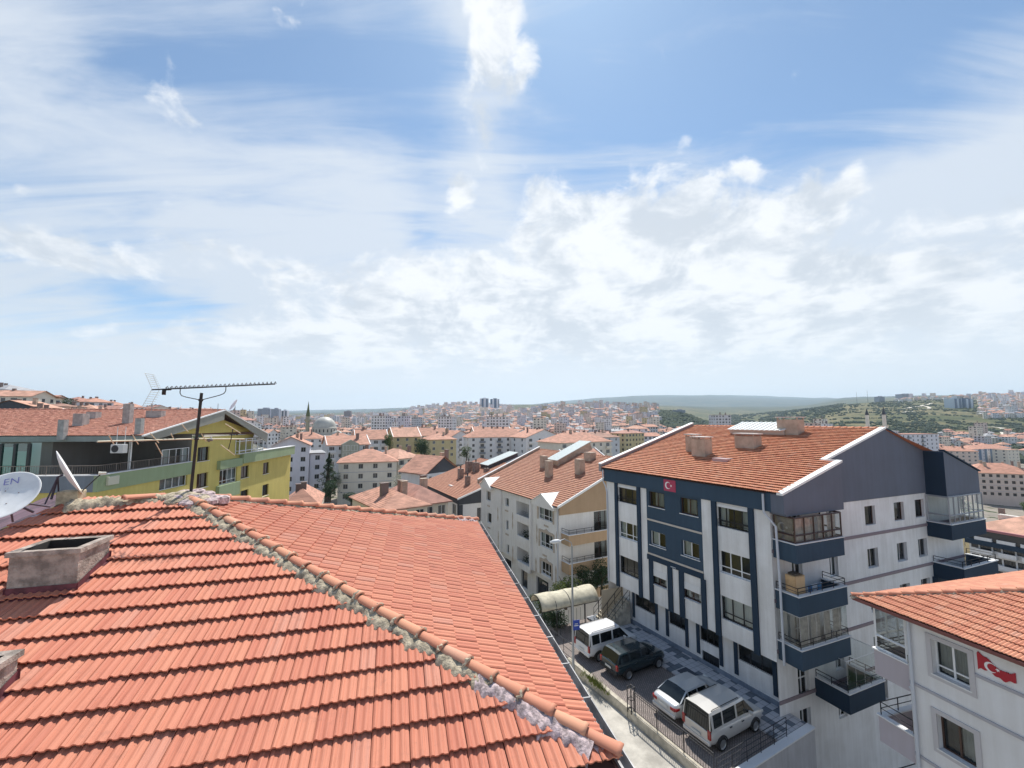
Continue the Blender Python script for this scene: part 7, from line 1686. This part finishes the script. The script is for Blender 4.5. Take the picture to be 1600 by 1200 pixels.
# ------------------------------------------------------------------ towers far away
def tower(label, px0, px1, top, base, Y, mats, style=0, group=None, d_=None):
    A, B = at_y(px0, base, Y), at_y(px1, base, Y); zt = zpy(top, Y); zb = ground((A.x+B.x)/2, Y)-3; w = B.x-A.x; d_ = d_ or w*.8
    t = thing('tower_block', label, 'tower', ((A.x+B.x)/2, Y, zb+3), group); f = Fac((A.x, Y), (1, .12))
    mb = MB(); mb.box((A.x, Y, zb), f.d*w, -f.n*d_, (0, 0, zt-zb), 0); mb.build('shell', mats[0], t)
    mb = MB(); n = max(3, int((zt-zb)/3.1)); k = max(2, int(w/4))
    for i in range(n):
        z = zb+1+(zt-zb-2)*i/n
        for j in range(k):
            if style == 0: f.box(mb, w*(j+.2)/k, w*(j+.8)/k, z+.6, z+2.1, .02, .08)
    if style == 1:
        for j in range(2): f.box(mb, w*(.18+.5*j), w*(.40+.5*j), zb, zt-1, .02, 1.2)
    mb.build('window_bands' if style == 0 else 'dark_stripe', mats[1], t)
    mb = MB(); mb.box((A.x+w*.3, Y+d_*.3, zt), (w*.4, 0, 0), (0, d_*.4, 0), (0, 0, (zt-zb)*.05+1), 0); mb.build('roof_plant', mats[0], t)
    return t
TW = mat('tower_grey', (.30, .33, .39), .7); TWW = mat('tower_white', (.62, .64, .68), .7); TD = mat('tower_dark', (.045, .065, .095), .3); TB = mat('tower_blue', (.03, .08, .16), .3)
tower('broad dark tower block, leftmost beyond the yellow gable', 401.5, 420, 638.5, 658, 1500, (TW, TD)); tower('slim grey tower block between two others beyond the yellow gable', 423, 434, 639, 660, 1450, (TW, TD)); tower('slim pale and dark tower block, nearest the green spire', 438, 447.5, 641.5, 662, 1350, (TWW, TD), 1)
tower('twin glass tower, left one with the taller core', 750, 763.5, 622.5, 653, 2000, (TWW, TB), 1); tower('twin glass tower, right one with a flat top', 766.5, 780, 623.5, 653, 2020, (TB, TWW), 1)
tower('squat brown tower on the plain right of the mosque dome', 537, 547.5, 642.5, 654, 1900, (mat('tower_brown', (.26, .22, .22), .7), TD))
for i, (a, b, tp, Y) in enumerate(((520, 524.5, 650, 1150), (525, 529, 651, 1180), (550, 555.5, 653, 1000), (557, 562, 652.5, 1020), (563, 568, 654, 990))): tower('pale tower in the white tower cluster on the plain beside the mosque dome', a, b, tp, 668, Y, (TWW, TD), 0, 'white towers on the plain')
tower('left slab of the blue and grey slab pair on the green hill', 1491, 1507, 622.5, 648, 1480, (mat('tower_steel', (.46, .54, .62), .5), TB), 1); tower('right slab of the blue and grey slab pair on the green hill', 1508.5, 1525, 623, 648, 1490, (TB, MATS['tower_steel']), 1)
tower('blocky flats on the green hill crest, broader of two', 1413, 1429.5, 615.5, 627, 2050, (TW, TD)); tower('blocky flats on the green hill crest, smaller of two', 1374, 1384, 619.5, 628, 2080, (TW, TD))
tower('grey flats on the wooded spur', 1057, 1072, 640.5, 650, 1180, (TW, TD)); tower('left of the twin dark topped flats on the town hill crest', 983.5, 993, 636, 648, 1350, (TWW, TD)); tower('right of the twin dark topped flats on the town hill crest', 996, 1005.5, 636, 648, 1350, (TWW, TD))
for px, tpx, Y in ((1339, 612, 2150), (1356, 609, 2150)):
    p = at_y(px, 628, Y); t = thing('radio_mast', 'thin lattice radio mast on the green hill crest, %s one' % ('shorter' if px < 1350 else 'taller'), 'mast', p); zt = zpy(tpx, Y); zb = ground(p.x, p.y)-2
    mb = MB()
    for k in range(3): an = 2.09*k; mb.tube([(p.x+math.cos(an)*2.2, p.y+math.sin(an)*2.2, zb), (p.x, p.y, zt)], .22, 4)
    for i in range(10):
        f_ = i/10; r_ = 2.2*(1-f_); z = zb+(zt-zb)*f_; mb.tube([(p.x+math.cos(2.09*k)*r_, p.y+math.sin(2.09*k)*r_, z) for k in (0, 1, 2, 0)], .12, 4)
    mb.build('lattice', M_DK, t)
# ------------------------------------------------------------------ the town: small houses, the largest as things, the rest as one mass
HW = ['w', 'c', 'l', 'k', 'g', 'y']; HV = {}; HMATS = [WM[k] for k in HW] + [RM['o'], RM['r'], RM['p'], RM['g'], M_DARKGLASS, M_SK]
def house_geo(mb, o, ang, w, d_, h, roof, rise, wi, ri, wins, stk, rg_):
    X = Vector((math.cos(ang), math.sin(ang), 0)); Y = Vector((-X.y, X.x, 0)); o = Vector(o)
    c = [o - X*w/2 - Y*d_/2, o + X*w/2 - Y*d_/2, o + X*w/2 + Y*d_/2, o - X*w/2 + Y*d_/2]; zb = Vector((0, 0, -6)); zt = Vector((0, 0, h))
    for i in range(4): mb.quad(c[i]+zb, c[(i+1) % 4]+zb, c[(i+1) % 4]+zt, c[i]+zt, wi)
    tp = [p+zt for p in c]
    if roof == 'gable':
        mb.poly([tp[0], tp[3], (tp[0]+tp[3])/2+Vector((0, 0, rise))], wi); mb.poly([tp[1], tp[2], (tp[1]+tp[2])/2+Vector((0, 0, rise))], wi)
    roof_mesh(mb, tp, roof, rise, .7, ri)
    if wins:
        nf = max(1, int(h/2.9))
        for i in range(4):
            a, b = c[i], c[(i+1) % 4]; e = (b-a); L = e.length; e.normalize(); n = Vector((e.y, -e.x, 0)); k = max(2, int(L/3.2))
            for fl_ in range(nf):
                for j in range(k):
                    if rg_.random() < .1: continue
                    ww = rg_.choice((1.0, 1.3, 1.9)); u = L*(j+.5)/k; z = h-.6-2.9*fl_; p = a + e*(u-ww/2) + n*.05; mb.quad(p+Vector((0, 0, z-1.4)), p+e*ww+Vector((0, 0, z-1.4)), p+e*ww+Vector((0, 0, z)), p+Vector((0, 0, z)), 10)
    for q in range(stk): p = o + X*rg_.uniform(-.3, .3)*w + Y*rg_.uniform(-.25, .25)*d_; mb.box(p+Vector((0, 0, h)), X*.9, Y*.7, (0, 0, rise+rg_.uniform(.4, 1.0)), 11)
hr = random.Random(77); cand = []
ZONES = [  # px0, px1, Y0, Y1, number, size factor, palette weights
    (430, 1010, 262, 520, 240, .9, 0), (330, 1100, 500, 1050, 1900, .78, 0), (330, 1060, 1000, 1800, 4600, .78, 0), (360, 800, 1800, 3000, 3200, 1.05, 0), (630, 800, 1500, 2450, 2000, .85, 0), (800, 1030, 800, 1500, 2800, .75, 0),
    (1530, 1700, 1150, 2050, 2200, .8, 0), (1400, 1540, 1900, 2080, 120, 1.1, 0), (1470, 1700, 420, 760, 130, .8, 0), (1120, 1300, 300, 520, 60, 1, 0), (1380, 1530, 430, 560, 60, .9, 0), (-150, 330, 240, 620, 330, .85, 0), (200, 460, 300, 1100, 420, 1, 0), (-60, 240, 120, 240, 40, .9, 0)]
near = [(o.location.x, o.location.y) for o in bpy.data.objects if o.type == 'EMPTY' and o.name.split('.')[0] in ('apartment_building', 'house', 'mosque', 'tower_block', 'minaret') and o.location.y > 50]
cell = {}
def free(x, y, r_):
    k = (int(x//25), int(y//25))
    for i in (-1, 0, 1):
        for j in (-1, 0, 1):
            for (a, b, q) in cell.get((k[0]+i, k[1]+j), ()):
                if (a-x)**2+(b-y)**2 < (r_+q)**2: return False
    cell.setdefault(k, []).append((x, y, r_)); return True
for x, y in near: cell.setdefault((int(x//25), int(y//25)), []).append((x, y, 11))
for z0 in ZONES:
    for _ in range(z0[4]):
        px = hr.uniform(z0[0], z0[1]); Y = math.sqrt(hr.uniform(z0[2]**2, z0[3]**2)); x = (px-800)/F*Y
        if 1085 < px < 1390 and Y > 560: continue
        if 425 < px < 580 and Y < 470: continue
        if px > 1015 + (0 if Y < 900 else 12) and px < 1100 and Y > 760: continue
        s_ = z0[5]*hr.uniform(.8, 1.25)
        w, d_ = 13*s_*hr.uniform(.8, 1.5), 11*s_
        if not free(x, Y, (w+d_)*.25): continue
        big = hr.random() < .10 and Y > 400
        fl_ = hr.choice((3, 3, 4, 4, 5)) if not big else hr.choice((6, 8, 10))
        if px < 330: fl_ = hr.choice((2, 2, 3))
        cand.append((Y, x, w, d_, 2.9*fl_+.6, 'flat' if big else hr.choice(('hip', 'hip', 'gable')), hr.uniform(1.8, 3.0), hr.choices(range(6), (5, 4, 3, 2, 2, 1.2))[0], hr.choices((6, 7, 8, 9), (4, 2, 3, (1.5 if Y < 900 else 5) if not big else 8))[0], (hr.uniform(-.35, .35) + .55*math.sin(x/240) + .5*math.cos(Y/260)) % math.pi))
cand.sort(key=lambda c: c[0])
inview = [c for c in cand if -60 < 800+c[1]/c[0]*F < 1660]
NI = 265; keep = set(id(c) for c in inview[:NI])
wn = {0: 'white', 1: 'cream', 2: 'lilac white', 3: 'pinkish', 4: 'grey', 5: 'sandy yellow'}; rn = {6: 'orange', 7: 'red', 8: 'pale orange', 9: 'grey flat'}; fn = {'hip': 'hipped', 'gable': 'gabled', 'flat': 'flat'}
for c in inview[:NI]:
    Y, x, w, d_, h, ro, ri, wi, rc, an = c; px = 800+x/Y*F
    key = (wi, rc, ro, int(h/2.9), round(w/4)); 
    if key not in HV:
        mb = MB(); house_geo(mb, (0, 0, 0), 0, round(w/4)*4, 11.5, h, ro, ri, wi, rc, True, hr.randint(1, 3), hr); HV[key] = mb.mesh('town_house', HMATS)
    where = 'on the left hill' if px < 330 else ('in the right-hand valley' if px > 1100 else ('below the mosque and towers' if px < 620 else ('in the middle of town' if px < 830 else 'below the town hill')))
    where = where.replace('right-hand valley', 'green valley')
    o = inst('town_house', HV[key], (x, Y, ground(x, Y)), an); tag(o, 'small %s block with %s %s roof %s' % (wn[wi], rn[rc], '' if rc == 9 else fn[ro], where), 'house', 'small blocks ' + where); o['label'] = ' '.join(o['label'].split())
mb = MB()
for c in cand:
    if id(c) in keep: continue
    Y, x, w, d_, h, ro, ri, wi, rc, an = c
    house_geo(mb, (x, Y, ground(x, Y)), an, w, d_, h, ro, ri, wi, rc, Y < 1500, 0 if Y > 800 else 1, hr)
tag(mb.build('far_town', HMATS), 'dense far town of pale blocks and orange roofs over the plain and hills', 'town', kind='stuff')
# ------------------------------------------------------------------ trees between the blocks and woods on the hills
tr = random.Random(5)
tree('dark_cone', at_y(512, 779, 118), 12.5, 'tall dark tree beside the flat topped lilac block', wide=1.5)
tree('bloom_round', at_y(522, 768, 121), 5.5, 'pale blossoming tree in front of the tall dark tree')
tree('dark_round', at_y(516, 782, 112), 5.0, 'dark bush at the foot of the tall dark tree')
tree('dark_round', at_y(549, 787, 112), 3.0, 'dark bush by the cream hipped block base', wide=1.6)
tree('bloom_round', at_y(625, 776, 112), 6.0, 'white flowering tree right of the cream hipped block')
tree('dark_round', at_y(664, 714, 176), 7.5, 'dark tree between the mustard and sand coloured blocks')
tree('dark_round', at_y(658, 713, 182), 7, 'dark tree touching the mustard block corner')
tree('mid_round', at_y(609, 700, 190), 6, 'bright green tree left of the mustard block')
tree('mid_round', at_y(729, 718, 200), 6, 'green tree at the left end of the long white block')
cnt = 0
for i in range(420):
    z0 = tr.choice(((430, 1000, 230, 620), (430, 1000, 230, 620), (-20, 330, 90, 420), (1380, 1640, 150, 620), (1380, 1640, 400, 760)))
    px = tr.uniform(z0[0], z0[1]); Y = tr.uniform(z0[2], z0[3]); x = (px-800)/F*Y
    if not free(x, Y, 3.0): continue
    if cnt >= 110: break
    cnt += 1
    k = tr.choice(('dark_round', 'mid_round', 'blue_round', 'dark_cone', 'dark_round')); h = tr.uniform(5, 8.5)
    where = 'on the left hill' if px < 330 else ('in the green valley' if px > 1100 else 'among the town blocks')
    tree(k, (x, Y, ground(x, Y)), h, '%s tree standing %s' % ({'dark_round': 'dark bushy', 'mid_round': 'mid green bushy', 'blue_round': 'blue green bushy', 'dark_cone': 'dark pointed'}[k], where), 'garden trees ' + where)
# scrub and woods: one mass of leaf clumps
mb = MB(); lm = [mat('scrub_dark', (.042, .066, .034), .9, var=.4, vscale=.4), mat('scrub_mid', (.075, .10, .045), .9, var=.4, vscale=.4), mat('scrub_blue', (.045, .072, .05), .9)]
def clump(x, y, s_, m):
    z = ground(x, y)
    for q in range(3):
        c = Vector((x+tr.gauss(0, s_*.35), y+tr.gauss(0, s_*.35), z+s_*.3)); n = 6
        r0 = s_*tr.uniform(.4, .65); vs = [c + Vector((math.cos(6.283*i/n)*r0*tr.uniform(.8, 1.2), math.sin(6.283*i/n)*r0, -s_*.35)) for i in range(n)] + [c + Vector((math.cos(6.283*i/n+.5)*r0*.75*tr.uniform(.7, 1.2), math.sin(6.283*i/n+.5)*r0*.75, s_*.2*tr.uniform(.6, 1.4))) for i in range(n)] + [c + Vector((tr.gauss(0, .1)*s_, 0, s_*.5))]
        mb.add(vs, [(i, (i+1) % n, n+(i+1) % n, n+i) for i in range(n)] + [(n+i, n+(i+1) % n, 2*n) for i in range(n)], m)
for (p0, p1, Y0, Y1, num, s0, s1, thr) in ((1028, 1105, 820, 1330, 900, 6, 11, -9), (1100, 1700, 560, 1050, 4200, 2.2, 6, -.3), (1200, 1700, 1000, 2000, 6000, 2.5, 6, .0), (1500, 1650, 420, 760, 350, 5, 9, -9), (900, 1010, 1000, 1500, 160, 6, 10, -9), (640, 800, 1300, 2300, 200, 6, 11, -9), (330, 800, 600, 2600, 500, 6, 12, -9), (1120, 1320, 1500, 3000, 900, 7, 14, -.2)):
    for _ in range(num):
        px = tr.uniform(p0, p1); Y = math.sqrt(tr.uniform(Y0*Y0, Y1*Y1)); x = (px-800)/F*Y
        if thr > -5 and wob(x, Y, 60)+wob(x, Y, 21)*.6 < thr: continue
        if px > 1530 and Y > 1150: continue
        clump(x, Y, tr.uniform(s0, s1), tr.choice((0, 0, 1, 2)))
tag(mb.build('scrub_woods', lm), 'dark scrub and woods scattered over the green hillsides', 'woods', kind='stuff')
# ------------------------------------------------------------------ air
hm = bpy.data.materials.new('haze'); hm.use_nodes = True; T = NT(hm.node_tree); T.n.clear()
pv = T.node('ShaderNodeVolumePrincipled'); pv.inputs['Color'].default_value = (.66, .83, 1.0, 1); pv.inputs['Density'].default_value = 6.0e-5; pv.inputs['Anisotropy'].default_value = .35
ou = T.node('ShaderNodeOutputMaterial'); T.l.new(pv.outputs[0], ou.inputs['Volume'])
mb = MB(); mb.abox(-42000, 46000, -400, 16500, -45, 960)
hz_ = mb.build('haze', hm); tag(hz_, 'pale blue haze between the town and the far hills', 'haze', kind='stuff')
